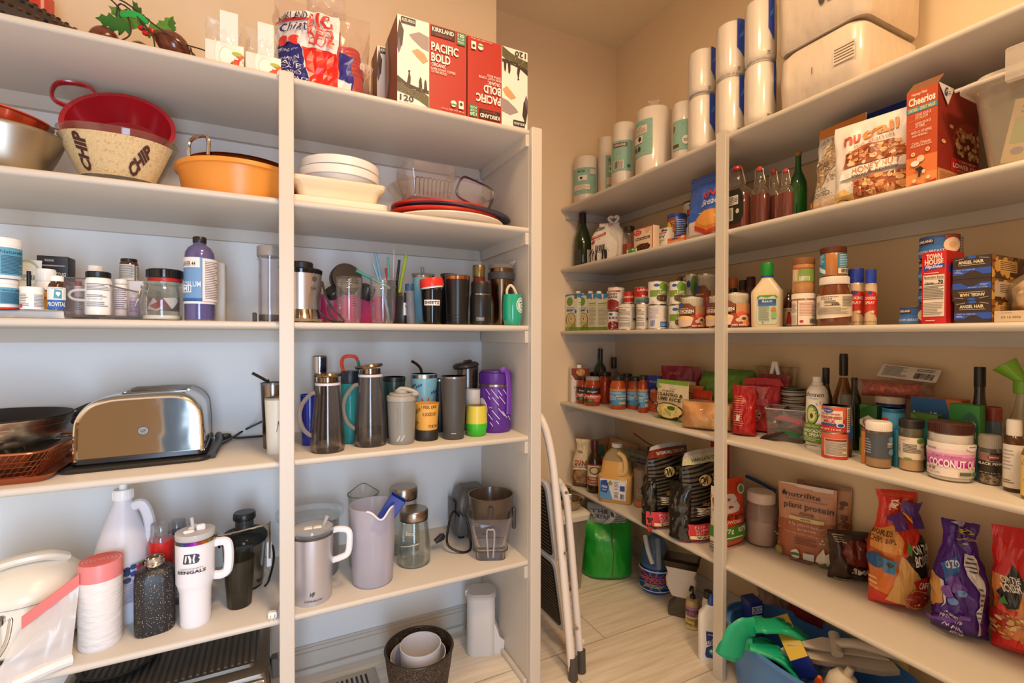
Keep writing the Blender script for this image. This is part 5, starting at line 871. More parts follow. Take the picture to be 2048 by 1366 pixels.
mesh('pillar',tube([(-.008,-r*.78,h*.08),(-.012,-r*.9,h*.5),(0,-r*.92,h*.54),(.012,-r*.9,h*.5),(.008,-r*.78,h*.08)],.0028,6,5),G('F0F0F4',.4,'D0CCD0'),o);mesh('base_ring',tube([(x,y,.032) for x,y in rr(r*.71,r*.71,r*.3,4)],.0022,6,0,closed=True),M('4A4440',.3),o)
mesh('jug_handle',mv(box(.014,.02,.07,.004),r*1.0,.0,h*.42),M('3A302A',.35),o)
art(o,cylS(r*.86,h*.15,h*.55,-70,30,r*.96),[('L',.3,0,.7,1,12,'5A5A60')],None,.001,'scale_marks')
# ================= FLOOR, LEFT SIDE =================
# espresso oven
o=thing('toaster_oven','stainless countertop oven with ribbed dark top and round dials under the lowest shelf','oven',(onY(370,1300,YF+.03).x-.01,YF+.175,.0),0)
A=onY(262,1340,YF+.02);OZ=onZ(400,1366,.275);ow=.235;tz=.262
o.location=(-.245,YF+.175,0);SS=M('A8A29C',.3,1,(3,.0006,(1,1,40)))
mesh('oven_body',mv(loft([(0,ow-.008,.155,.012),(.01,ow,.16,.02),(tz-.03,ow,.16,.02),(tz-.008,ow-.004,.156,.025),(tz,ow-.02,.14,.03)],5),0,0,.012),M('8A847C',.3,1),o)
for x in (-.18,.18):
    for y in (-.12,.12): mesh('foot',mv(solid([(.015,0),(.015,.013)],14),x,y,0),BLK,o)
mesh('ribbed_top',mv(loft([(0,ow-.03,.13,.02),(.008,ow-.034,.126,.02)],4),0,0,tz+.011),M('5A544C',.35,.7),o)
for i in range(26):
    x=-ow+.045+i*(2*ow-.09)/25;mesh('top_rib',mv(box(.008,.235,.004,.001),x,0,tz+.018),M('6E675E',.35,.7),o)
mesh('round_recess',mv(vessel([(.072,0),(.078,.012),(.085,.016),(.088,.014)],.003,40),-.12,.03,tz+.018),M('3A3632',.4,.5),o)
mesh('control_panel',mv(box(2*ow-.03,.006,.075,.002),0,-.162,tz-.085),SS,o);mesh('panel_trim',tube([(-ow+.02,-.166,tz-.008),(ow-.02,-.166,tz-.008)],.0022,6,0),STEEL(.12),o)
mesh('glass_door',mv(box(.33,.006,.14,.002),-.05,-.163,.025),M('1A1816',.08),o);handle_tube(o,[(-.2,-.165,.155),(-.2,-.19,.16),(.1,-.19,.16),(.1,-.165,.155)],.007,STEEL(.2),'door_handle',2)
art(o,flatS(.12,.03,-.1655,.0,tz-.055),[('T',.5,.5,.9,.7,'Breville','E8E4E0',.02)],None,.0006,'brand_name')
for x,z in ((.10,-.045),(.147,-.038),(.195,-.030)):
    mesh('dial_ring',mv(rot(solid([(.019,0),(.0195,.004),(.018,.006)],28),'X',90),x,-.165,tz+z),M('2A2E36',.3),o);mesh('dial',mv(rot(solid([(.0145,.004),(.014,.012),(.010,.013)],28),'X',90),x,-.165,tz+z),M('DCD8D4',.2,1),o)
mesh('side_grip',mv(box(.018,.03,.05,.003),ow+.008,-.09,tz-.05),M('5A5650',.4),o)
# vent
P=[onZ(x,y,0) for x,y in ((690,1350),(722,1338))];o=thing('floor_vent','brushed metal floor vent with dark slots below the baseboard','vent',(.135,1.60,0));mesh('vent_frame',box(.34,.135,.005,.002),M('B4AA9C',.4,.6),o)
for i in range(19): mesh('slot',box(.007,.085,.0012,0,z=.005,x=-.135+i*.015),M('2A2826',.6),o,flat=True)
# basket with bowls
f=cyl('L',5,768,908,1250,.0,b=1452);r=f.r;h=.165;o=thing('woven_basket','round dark brown woven basket on the floor holding grey bowls','basket',(f.x,f.y,0),f.a)
WV=bpy.data.materials.new('dark_weave');WV.use_nodes=True;n=WV.node_tree;b=n.nodes['Principled BSDF'];tc=n.nodes.new('ShaderNodeTexCoord');mp=n.nodes.new('ShaderNodeMapping');n.links.new(tc.outputs['Object'],mp.inputs[0]);mp.inputs['Scale'].default_value=(1,1,1.6);ns=n.nodes.new('ShaderNodeTexVoronoi');ns.inputs['Scale'].default_value=160;n.links.new(mp.outputs[0],ns.inputs[0]);cr=n.nodes.new('ShaderNodeValToRGB');cr.color_ramp.elements[0].color=hx('7A6248')+(1,);cr.color_ramp.elements[1].position=.55;cr.color_ramp.elements[1].color=hx('2A2018')+(1,);n.links.new(ns.outputs[0],cr.inputs[0]);n.links.new(cr.outputs[0],b.inputs['Base Color']);bp=n.nodes.new('ShaderNodeBump');bp.inputs['Distance'].default_value=.003;n.links.new(ns.outputs[0],bp.inputs['Height']);n.links.new(bp.outputs[0],b.inputs['Normal']);b.inputs['Roughness'].default_value=.6
mesh('basket_body',vessel([(r*.72,0),(r*.78,.006),(r*.95,h*.7),(r*1.0,h)],.005,56),WV,o);mesh('rim',tube([(r*.99*math.cos(2*math.pi*i/48),r*.99*math.sin(2*math.pi*i/48),h) for i in range(48)],.004,8,0,closed=True),M('2E261E',.4),o)
BWL=M('D6D4DA',.35,0,(140,.0012,(1,1,2)))
o=thing('nested_bowl','wide pale grey bowl lying lower in the dark woven basket','bowl',(f.x-.003,f.y,.03),0);mesh('bowl',vessel([(r*.45,0),(r*.70,.04),(r*.80,.10),(r*.815,.115)],.003,48),BWL,o)
o=thing('nested_bowl','deep pale grey textured bowl standing highest in the dark woven basket','bowl',(f.x+.003,f.y-.004,.07),0);mesh('bowl',vessel([(r*.46,0),(r*.54,.01),(r*.60,.09),(r*.61,.105)],.003,48),BWL,o)
# white dispenser
f=cyl('L',5,932,994,1166,b=1318);r=f.r;h=f.h;o=thing('bag_dispenser','tall white plastic dispenser with a scooped outlet beside the end panel','dispenser',(f.x,f.y,0),f.a);WD_=M('DAD8D6',.35)
mesh('dispenser_body',loft([(0,r*.92,r*.80,r*.5),(.006,r*.96,r*.84,r*.5),(h*.93,r*.93,r*.82,r*.5)],6),WD_,o);mesh('top_cover',loft([(h*.93,r*.98,r*.88,r*.5),(h*.965,r*.98,r*.88,r*.5),(h*1.0,r*.85,r*.75,r*.45)],6),M('CFC8C2',.35),o)
g=ext([(-.02,0),(.045,0),(.048,.045),(.03,.06),(.016,.10),(.0,.14),(-.02,.14)],.045);mesh('outlet_scoop',mv(g,r*.68,-.03,0),WD_,o);mesh('outlet_opening',mv(rot(solid([(.013,0),(.015,.003)],20,sy=1.6),'Y',38),r*.68+.036,-.008,.055),M('A8A8AA',.4),o)
mesh('wall_hook',mv(box(.012,.012,.02,.002),-r*.95,0,h*.9),WHITE,o)
# chrome object at the far left front
P0=onY(2,1268,1.17);o=thing('chrome_towel_bar','curved chrome bar end at the lower left edge of the picture','bar',(P0.x,1.17,P0.z));o.scale=(.7,.7,.7);handle_tube(o,[(.016,0,.035),(.018,0,.025),(.008,0,-.03),(-.02,0,-.08)],.005,STEEL(.1),'bar',4,flat=.7);mesh('bar_end',mv(box(.05,.03,.022,.004),-.02,0,.02),STEEL(.1),o)
# ================= RIGHT UNIT, TOP SHELF =================
RZ=-math.pi/2
PW=M('EDE4DA',.4,0,(35,.002,(1,1,.5)));WRAP=G('FBF8F4',.02,'FFFFFF',.10)
GT='8DB8A4'
def towel(x0,x1,y,dep,lb,art_,wrap=True,s=0,grp='paper towel rolls on the top right shelf',h=None):
    f=cyl('R',s,x0,x1,y,dep,h=h);o=thing('paper_towel_roll',lb,'paper towels',f.loc,f.a,grp)
    mesh('paper_roll',solid([(f.r*.97,0),(f.r*.985,.006),(f.r*.985,f.h-.012),(f.r*.93,f.h-.004),(f.r*.3,f.h-.004)],36),PW,o)
    if wrap: mesh('plastic_wrap',solid([(f.r*.9,.002),(f.r,.01),(f.r,f.h-.012),(f.r*.92,f.h-.001)],36),WRAP,o)
    if art_: art(o,cylS(f.r*1.0,f.h*art_[0],f.h*art_[1],art_[2],art_[3]),art_[4],(.08,0),.001)
    return f
dots=('D',0,0,1,1,110,.011,('4F8A76','6FA28E'))
lab1=[('R',0,0,1,1,GT),dots,('T',.4,.86,.3,.07,'KS','4A5A50',.02),('R',.28,.50,.62,.70,'E6DCD0'),('E',.40,.60,.05,.05,'3A3A34'),('R',.1,.14,.72,.34,'E6DCD0'),('L',.14,.16,.68,.32,3,'C89A8A'),('R',.72,.72,.95,.92,'CFC8BC')]
lab2=[('R',0,0,1,1,GT),dots,('R',.14,.78,.74,.92,'6A3A30'),('T',.44,.85,.5,.08,'KIRKLAND','E8DCD0',.02),('R',.16,.06,.6,.34,'D8CFC4'),('B',.2,.08,.56,.32,10,'3A342E'),('E',.8,.14,.07,.05,'3A5A4A')]
lab3=[('R',0,0,1,1,GT),dots,('R',.06,.62,.78,.84,'E2D4C6'),('L',.1,.64,.74,.82,4,'A87A6A'),('R',.06,.36,.60,.56,'E2D4C6'),('E',.46,.47,.08,.07,'2E2A26'),('E',.2,.2,.08,.07,'4A4038'),('E',.44,.2,.08,.07,'4A4038')]
towel(1145,1197,305,.03,'paper towel roll with teal label, leftmost by the far wall',(.22,.74,-100,120,lab1))
towel(1193,1230,270,.13,'paper towel roll set back between the two leftmost front rolls',(.2,.7,-60,70,lab1))
towel(1220,1271,240,.03,'paper towel roll with dark name band and barcode on its teal label',(.24,.70,-100,110,lab2))
f=towel(1268,1342,207,.02,'widest paper towel roll, its teal label at the left side',(.28,.80,-132,80,lab3))
mesh('wrap_knot',mv(bag_g(bagf(.05,.05,.03,'twist',3,.006,5,.8),8,8),0,0,f.h-.004),G('F4EEE8',.15,'FFFFFF',.2),bpy.data.objects['paper_towel_roll.003'])
towel(1341,1392,198,.05,'paper towel roll with percent mark on teal label beside the stacked tissue rolls',(.2,.68,-110,95,[('R',0,0,1,1,GT),dots,('R',.1,.6,.3,.86,'CFC8BC'),('B',.12,.62,.28,.84,8,'3A342E'),('R',.1,.1,.45,.2,'6A3A30'),('E',.78,.3,.17,.15,'EDE4DA'),('T',.78,.3,.2,.1,'%O','2A2A26',.02)]))
# toilet paper columns (two rolls high)
def tpcol(x0,x1,ys,ylow,dep,lbs,bl):
    f=cyl('R',0,x0,x1,ylow,dep);zz=0
    for k,(hh,lb,dx) in enumerate(((f.h,lbs[0],0),(ys,lbs[1],-.006))):
        o=thing('toilet_paper_roll',lb,'toilet paper',(f.x,f.y,f.z+zz),f.a,'wrapped toilet paper stacked on the top right shelf')
        mesh('wrapped_roll',solid([(f.r*.80,0),(f.r*.96,.008),(f.r,.03),(f.r*1.0,hh-.03),(f.r*.95,hh-.008),(f.r*.78,hh-.001)],36),PW,o)
        mesh('plastic_wrap',solid([(f.r*.82,.001),(f.r*.98,.009),(f.r*1.015,.03),(f.r*1.015,hh-.03),(f.r*.97,hh-.007),(f.r*.8,hh)],36),WRAP,o)
        if bl: art(o,cylS(f.r*1.017,hh*.30,hh*.98,-90+bl[k][0],bl[k][1]),[('P',[(0,0.25),(.9,0),(1,0),(1,1),(0,1)],'2F49B0')]+[('P',[(.2,.55),(.8,.75),(.8,.6),(.3,.5)],'4A78D0')],(.2,.2),.0008)
        art(o,cylS(f.r*1.017,hh*.05,hh*.14,-60,20),[('T',.5,.7,.6,.3,'SEP','5A5048',.02),('T',.5,.25,.6,.3,'LOT','5A5048',.02)],None,.0008,'stamp')
        zz+=hh+.001
f=cyl('R',0,1372,1431,186,.02);H1=.155
tpcol(1372,1431,.165,186,.02,('wrapped toilet paper roll, lower of the left column','wrapped toilet paper roll with blue strip, upper of the left column'),((48,35),(50,28)))
tpcol(1427,1491,.185,150,.015,('wrapped toilet paper roll, lower of the middle column','wrapped toilet paper roll with long blue strip, upper of the middle column'),((46,30),(40,38)))
tpcol(1484,1551,.20,120,.01,('wrapped toilet paper roll, lower of the column beside the big pack','wrapped toilet paper roll, upper of the column beside the big pack'),((60,14),(40,26)))
f=bxf('R',0,1548,1722,62,.012,.29)
mt=M('EBDCCB',.4,0,(11,.016,(1,1,.5)))
def pack(z,h,w,lb,pr):
    o=thing('toilet_paper_pack',lb,'toilet paper',(f.loc[0],f.loc[1],z),f.rz,'large toilet paper packs stacked beside the columns')
    mesh('pack_body',loft([(0,w/2-.008,.135,.03),(.012,w/2-.002,.143,.035),(h*.5,w/2,.145,.035),(h-.02,w/2-.002,.142,.035),(h,w/2-.02,.125,.035)],6),mt,o);mesh('plastic_wrap',loft([(0,w/2-.006,.137,.03),(.012,w/2,.145,.035),(h*.5,w/2+.002,.147,.035),(h-.02,w/2,.144,.035),(h+.001,w/2-.018,.127,.035)],6),WRAP,o)
    art(o,flatS(w,h,-.148),pr,None,.0006,clip=False);return o
hl=onX(1640,62,XF).z-ZR[0]
pack(ZR[0],hl,f.w,'large plastic wrapped toilet paper pack, lower one beside the columns',[('L',.45,.3,.46,.6,1,'8A7A68'),('R',.70,.35,.93,.62,'E0D0BE'),('L',.71,.37,.92,.6,5,'6A5A4A')])
pack(ZR[0]+hl+.002,.30,f.w*1.05,'large plastic wrapped toilet paper pack with badges and barcode, upper one',[('E',.56,.31,.035,.065,'4A463E'),('R',.62,.25,.69,.36,'6A6258'),('R',.72,.24,.77,.36,'C8B8A4'),('L',.78,.24,.86,.35,5,'8A7A68'),('R',.87,.22,.94,.34,'E0D4C4'),('B',.875,.23,.935,.33,10,'2A2622'),('R',.84,.42,.96,.50,'4A3A34'),('T',.90,.46,.11,.05,'KIRKLAND','E8DCD0',.02),('R',.80,.60,.93,.74,'DCCCB8'),('L',.81,.61,.92,.73,4,'6A5A4A')])
# ================= RIGHT UNIT, SECOND SHELF =================
CHB=[(.94,0),(1,.02),(1,.42),(.95,.52),(.75,.64),(.5,.74),(.36,.82),(.35,1)]
f=cyl('R',1,1146,1183,422,.05);J(f,'champagne_bottle','dark green sparkling wine bottle at the far end beside the rice sack','bottle',CHB,M('1E2E14',.1,coat=.5),None,[(.02,.32,60,[('R',0,0,1,1,'3A3A34')],1,-130),(.02,.32,50,[('R',0,0,1,1,'D8D4C4')],1,-35)],ring=[(.40,.74,1.0,M('241C18',.3),'foil_capsule')])
f=cyl('R',1,1174,1256,420,.015);f.w=2*f.r;CLO=M('EDE4D8',.8,0,(500,.0004))
o,P=BAG('rice_sack','white cloth rice sack with red print and a black striped zebra','sack',(f.x+.01,f.y,f.z),f.a-.15,f.w*.94,f.h*.86,.075,'sack','EDE4D8',[('T',.17,.86,.30,.09,'ZEBRA','26221E',.03,0,12),('P',[(.02,.66),(.42,.76),(.42,.69),(.02,.59)],'C02A22'),('T',.22,.68,.34,.045,'BASMATI RICE','F0E4D8',.01,0,12),('P',[(.02,.54),(.14,.57),(.14,.51),(.02,.48)],'C02A22'),('T',.2,.58,.2,.035,'Extra Long','3A2A22',0,0,12),('T',.55,.92,.22,.07,'VALUE','A8302A',.0,0,4),('P',[(.42,.06),(.76,.20),(.76,.13),(.42,-.0)],'C02A22'),('T',.6,.10,.3,.045,'Quality','F0E4D8',.01,0,20),
 ('E',.30,.37,.17,.085,'E6DCD0'),('P',[(.15,.40),(.05,.28),(.02,.20),(.10,.22),(.22,.34)],'E6DCD0')]+[('P',[(.16+.035*i,.30),(.18+.035*i,.30),(.19+.035*i,.44),(.17+.035*i,.45)],'1E1A18') for i in range(8)]+[('P',[(x,.08),(x+.03,.08),(x+.035,.32),(x+.0,.32)],'1E1A18') for x in (.12,.19,.36,.42)]+[('P',[(.02,.20),(.08,.24),(.13,.38),(.1,.38)],'1E1A18'),('P',[(.46,.4),(.5,.34),(.49,.25),(.47,.33)],'1E1A18')],3,.006,3,.8,mat=CLO,top=.55,bn='cloth_body')
for s in (-1,1): mesh('tied_ear',mv(tube([(s*.004,0,0),(s*.022,-.004,.022),(s*.014,0,.034),(s*.002,0,.028)],.007,8,5,flat=.5),0.02,0,f.h*.84),CLO,o)
mesh('tie_string',tube([(.01,-.05,f.h*.72),(.035,-.055,f.h*.60),(.05,-.05,f.h*.4),(.045,-.05,f.h*.15)],.0016,6),M('D8CCB8',.7),o)
f=cyl('R',1,1243,1271,451,.14);J(f,'sauce_jar','small jar of red sauce with a dark lid behind the rice sack','jar',JAR,G('F0E8E4',.06,'C8B8B0'),(.85,.86,1,M('3A2E26',.4),20),None,(.5,M('A83A20',.4),.95))
f=bxf('R',1,1266,1305,455,.03,.035)
B(f,'cake_mix_box','chocolate cake mix box with a red spoon badge and red edge','box','E2C8A8',[('R',.0,.0,.03,1,'C8322A'),('R',.96,0,1,1,'B02A24'),('R',0,.965,1,1,'C8322A'),('E',.22,.82,.2,.11,'C8282A'),('T',.22,.85,.26,.05,'Betty','F4E4DC',.01),('T',.22,.78,.26,.04,'Crocker','F4E4DC',.01),('R',.12,.50,.86,.60,'4A1E1A'),('T',.48,.55,.66,.07,'Dark Chocolate','F0E0D0',.01),('E',.5,.18,.38,.15,'3A1A12'),('D',.15,.04,.85,.3,30,.03,('5A2A1A','2A120C','7A4228')),('P',[(.6,.95),(.95,.9),(.7,.72)],'D8B48A')])
P0=onX(1268,501,XF+.03);o=thing('wrapped_candy','green wrapped candy lying at the foot of the cake mix box','candy',(P0.x-.012,P0.y+.0,ZR[1]),RZ);mesh('candy_body',mv(rot(solid([(.003,-.018),(.009,-.012),(.0095,.012),(.003,.018)],14),'Y',85),0,0,.0095),M('2E9A3A',.2,0,None,None,.5),o)
for s in (-1,1): mesh('twisted_end',mv(rot(solid([(.002,0),(.010,.012)],8,sy=.3),'Y',s*90),s*.017,0,.009),M('C8D8A8',.3),o)
f=bxf('R',1,1303,1332,458,.03,.04)
B(f,'muffin_mix_box','white JIFFY corn muffin mix box with a muffin picture','box','EFE8DC',[('R',0,.88,1,.97,'C8342A'),('T',.5,.925,.85,.06,'Roasted Family','F2E4DC',.01),('T',.5,.71,.9,.20,'JIFFY','2A5A86',.03),('T',.5,.55,.8,.07,'corn muffin','4A3A30'),('T',.5,.46,.3,.05,'MIX','4A3A30'),('E',.6,.18,.34,.13,'E8B860'),('E',.6,.20,.28,.09,'F0CC80')],left=[('R',0,0,1,1,'D8CCC0')])
f2=bxf('R',1.0*0+f.z+f.h+.001,1304,1336,450,.05,.05);f2.h=.022;f2.rz=RZ;B(f2,'mix_packet','white packet with black cow marks lying on top of the muffin mix','packet','E4DCD0',[('E',.2,.5,.14,.3,'2A2420'),('E',.66,.6,.12,.22,'3A5A8A'),('E',.85,.4,.08,.25,'2A2420')])
f=bxf('R',1,1333,1369,465,.03,.04)
B(f,'pudding_mix_box','orange pumpkin pie mix carton under the can of nuts','box','E2763A',[('E',.45,.86,.2,.07,'2A5A9A'),('T',.5,.62,.84,.18,'Pumpkin','F6E8D8',.01,.2),('E',.3,.12,.36,.12,'F0C890'),('E',.75,.20,.2,.1,'C85A24'),('P',[(.1,.3),(.6,.34),(.9,.2),(.5,.1),(.1,.1)],'E8A060'),('E',.88,.86,.1,.1,'F0E0D0')],left=[('R',0,0,1,1,'2A5A7A')])
zt=f.z+f.h+.001;f=cyl('R',zt,1333,1372,415,.055);J(f,'nut_can','can of mixed nuts with a blue lid on the orange pumpkin carton','can',CY,M('2A4FA8',.35),(1.05,.88,1,M('2A4A9E',.3)),[(.02,.86,170,[('R',0,0,.5,1,'8A4A26'),('D',0,0,.5,1,60,.03,('C87A42','5A2A16','D89A60')),('E',.2,.6,.14,.22,'E8C040'),('L',.55,.2,.95,.9,9,'D8E0F0')],1,-100)])
f=cyl('R',1,1366,1412,440,.15);J(f,'soup_mix_can','short white canister with a red onion panel, lower of two','can',CY,M('E8E0D8',.4),(1.02,.9,1,M('2E2A4A',.4)),[(.04,.88,150,[('R',0,.0,.75,.32,'C8302A'),('T',.42,.14,.4,.16,'Onion','F4E8E0',.01),('P',[(.25,.36),(.4,.9),(.58,.36)],'E88A5A'),('E',.16,.8,.08,.1,'2A4A7A'),('L',.1,.34,.6,.38,1,'C84A3A')],1,-105)])
zt=f.z+f.h+.001;f=cyl('R',zt,1364,1412,391,.15);J(f,'oat_canister','tall white canister with a red square, standing on the onion canister','can',CY,M('E4D8CC',.4),(1.03,.93,1,M('3A3040',.4)),[(.02,.92,150,[('R',.30,.36,.60,.68,'C83A2E'),('T',.45,.52,.2,.1,'C','F4E4DC',.01),('E',.45,.86,.08,.07,'2A3A5A'),('L',.2,.0,.21,1,1,'B8A898'),('R',.55,.55,.7,.8,'B8442E')],1,-100)])
f=bxf('R',1,1372,1452,330,.0,.1);HB=M('2E5FC0',.2,0,None,None,.5)
o,P=BAG('bread_roll_bag','glossy blue and white bag of dinner rolls with red lettering beside the post','bag',(XF+.10,onX(1412,683,XF+.08).y,ZR[1]),RZ,.185,onX(1405,332,XF+.03).z-ZR[1],.12,'pouch','2E5FC0',[('R',0,0,1,.40,'D8C8C0'),('P',[(.0,.36),(.3,.42),(.6,.36),(1,.42),(1,.30),(0,.28)],'2E5FC0'),('R',.0,.02,.14,.30,'E8DCD4'),('E',.72,.26,.30,.16,'D8843A'),('E',.72,.30,.26,.11,'E8A050'),('P',[(.42,.22),(.7,.12),(1,.2),(1,.14),(.66,.07),(.44,.15)],'C0402E'),('T',.75,.66,.5,.10,"KING'S",'C82E3A',.03,.2,8),('T',.70,.53,.34,.10,'Bread','E4E4EC',.0,.3,8),('R',.0,.88,1,.885,'7A9AE0'),('R',0,.84,1,.845,'7A9AE0'),('R',.85,.02,1,.06,'2A5AB0')],5,.006,2.2,.2,mat=HB)
P0=onX(1395,405,XF+.14)
# syrup bottles
def syrup(x0,x1,y,dep,lb,lab_=False):
    f=cyl('R',1,x0,x1,None,dep,h=.2);f.h=onX((x0+x1)/2,y,XF+dep+f.r).z-f.z;o=thing('syrup_bottle',lb,'bottle',f.loc,RZ,'swing-top syrup bottles');w=f.r;h=f.h;GS=G('F2ECEA',.04,'D8CCC4')
    mesh('glass_body',loft([(0,w*.9,w*.55,.01),(.006,w,w*.62,.014),(h*.56,w,w*.62,.014),(h*.64,w*.8,w*.5,.014),(h*.70,w*.42,w*.4,.012),(h*.88,w*.34,w*.34,.011),(h*.93,w*.36,w*.36,.011)],5),GS,o)
    mesh('syrup_fill',loft([(.004,w*.86,w*.5,.01),(.008,w*.95,w*.56,.012),(h*.52,w*.95,w*.56,.012),(h*.55,w*.93,w*.55,.012)],4),M('6E1E0A',.15,0,None,None,.6),o)
    mesh('red_stopper',mv(solid([(w*.28,0),(w*.36,.004),(w*.34,h*.05),(w*.22,h*.07)],20),0,0,h*.93),M('C8321E',.3),o)
    for s in (-1,1): mesh('wire_bail',tube([(s*w*.1,-w*.1,h*.985),(s*w*.42,-w*.2,h*.96),(s*w*.5,-w*.1,h*.86),(s*w*.62,0,h*.72),(s*w*.4,0,h*.70)],.0014,6,3),STEEL(.2),o)
    if lab_: art(o,flatS(w*2*.94,h*.50,-w*.62-.0005,0,h*.12),[('P',[(0,0),(.85,0),(1,.2),(1,.8),(.85,1),(0,1)],'24241F'),('R',.04,.55,.80,.82,'D8D0C4'),('L',.06,.57,.78,.80,5,'2A2A26'),('R',.22,.10,.60,.48,'D8D0C4'),('B',.28,.14,.54,.44,10,'2A2622'),('E',.78,.35,.07,.07,'C8C4B8')],None,.0006)
syrup(1440,1507,331,.02,'syrup bottle with black label and red swing stopper beside the post',True)
syrup(1496,1540,334,.06,'syrup bottle with plain sides, second from the post')
syrup(1528,1564,338,.11,'syrup bottle, third from the post, neck behind the others')
syrup(1552,1588,338,.05,'amber syrup bottle nearest the green wine bottle')
f=cyl('R',1,1574,1614,300,.17);J(f,'wine_bottle','green wine bottle with amber stopper behind the bag of oats','bottle',WINE,M('1E5A22',.1,coat=.5),None,ring=[(.37,.95,1.0,M('A8742E',.3),'stopper')])
# oats bag, granola bag
OR='E08A3C'
f=bxf('R',1,1592,1688,236,.06,.08)
o,P=BAG('oats_bag','white bag of sprouted oats with an orange top behind the granola bag','bag',(XF+.11,f.loc[1]-.02,ZR[1]),RZ-.12,f.w*1.05,f.h*.97,.075,'pouch','E9DFD4',[('R',0,.90,1,1,OR),('P',[(0,.90),(.5,.86),(1,.90),(1,.93),(0,.93)],OR),('P',[(.1,.32),(.16,.55),(.42,.84),(.72,.84),(.55,.62),(.52,.50),(.3,.3)],'B89A78'),('D',.14,.34,.62,.84,150,.022,('D8C4A4','9A7A58','E8DCC8','A88862')),('E',.68,.76,.15,.08,'E0A04A'),('T',.3,.52,.3,.08,'OR','7A6A58',.0),('T',.25,.25,.4,.03,'GLUTEN FREE','5A4A3A'),('T',.32,.20,.5,.045,'SPROUTED -','4A3A30',.01),('T',.36,.12,.62,.07,'ROLLED OATS','E8A868',.01),('E',.3,.03,.06,.03,'3A4A30'),('E',.6,.04,.12,.04,'C8D8B0')],6,.006,2.5,.4,tilt=(-.06,0))
f=bxf('R',1,1648,1722+60,235,.015,.08)
o,P=BAG('granola_bag','white bag of honey nut granola with two cluster pictures beside the cereal box','bag',(XF+.06,onX(1722,683,XF+.02).y,ZR[1]),RZ+.12,onX(1650,683,XF).y-onX(1800,683,XF).y,onX(1720,235,XF+.03).z-ZR[1],.07,'pouch','EDE4DA',[('R',0,.0,1,.10,'E8C078'),('P',[(0,.1),(.2,.18),(.32,.1)],'E8C078'),('T',.27,.775,.20,.11,'nu','C85A38',.03,0,6),('T',.63,.815,.46,.13,'trail','E09048',.03,0,6),('T',.58,.695,.5,.065,'nut granola','C07848',.0,0,6),
 ('P',[(.18,.42),(.22,.60),(.5,.665),(.85,.64),(.97,.5),(.95,.44)],'A0522E'),('D',.24,.44,.92,.62,90,.035,('D89A62','7A3418','E8C090','B86A3A')),('P',[(.16,.28),(.98,.33),(.98,.43),(.16,.40)],'F0E8DE'),('T',.62,.375,.58,.07,'HONEY NUT','C88048',.01,0,5),('T',.62,.31,.56,.05,'sweet & crunchy','5A3A26',.01,0,4),('P',[(.36,.06),(.98,.08),(.98,.27),(.36,.25)],'A0522E'),('D',.38,.08,.96,.25,70,.035,('D89A62','7A3418','E8C090','B86A3A')),('E',.2,.045,.1,.03,'3A3020'),('E',.2,.045,.085,.024,'E8C078'),('T',.2,.045,.1,.02,'KETO','3A3020')],8,.007,2.5,.4)
o,_=BAG('snack_bag','dark blue bag showing only its top between granola bag and cereal box','bag',(XF+.22,onX(1765,683,XF+.2).y,ZR[1]),RZ,.26,onX(1765,213,XF+.22).z-ZR[1],.06,'pouch','24409A',None,9,.006,3,.35)
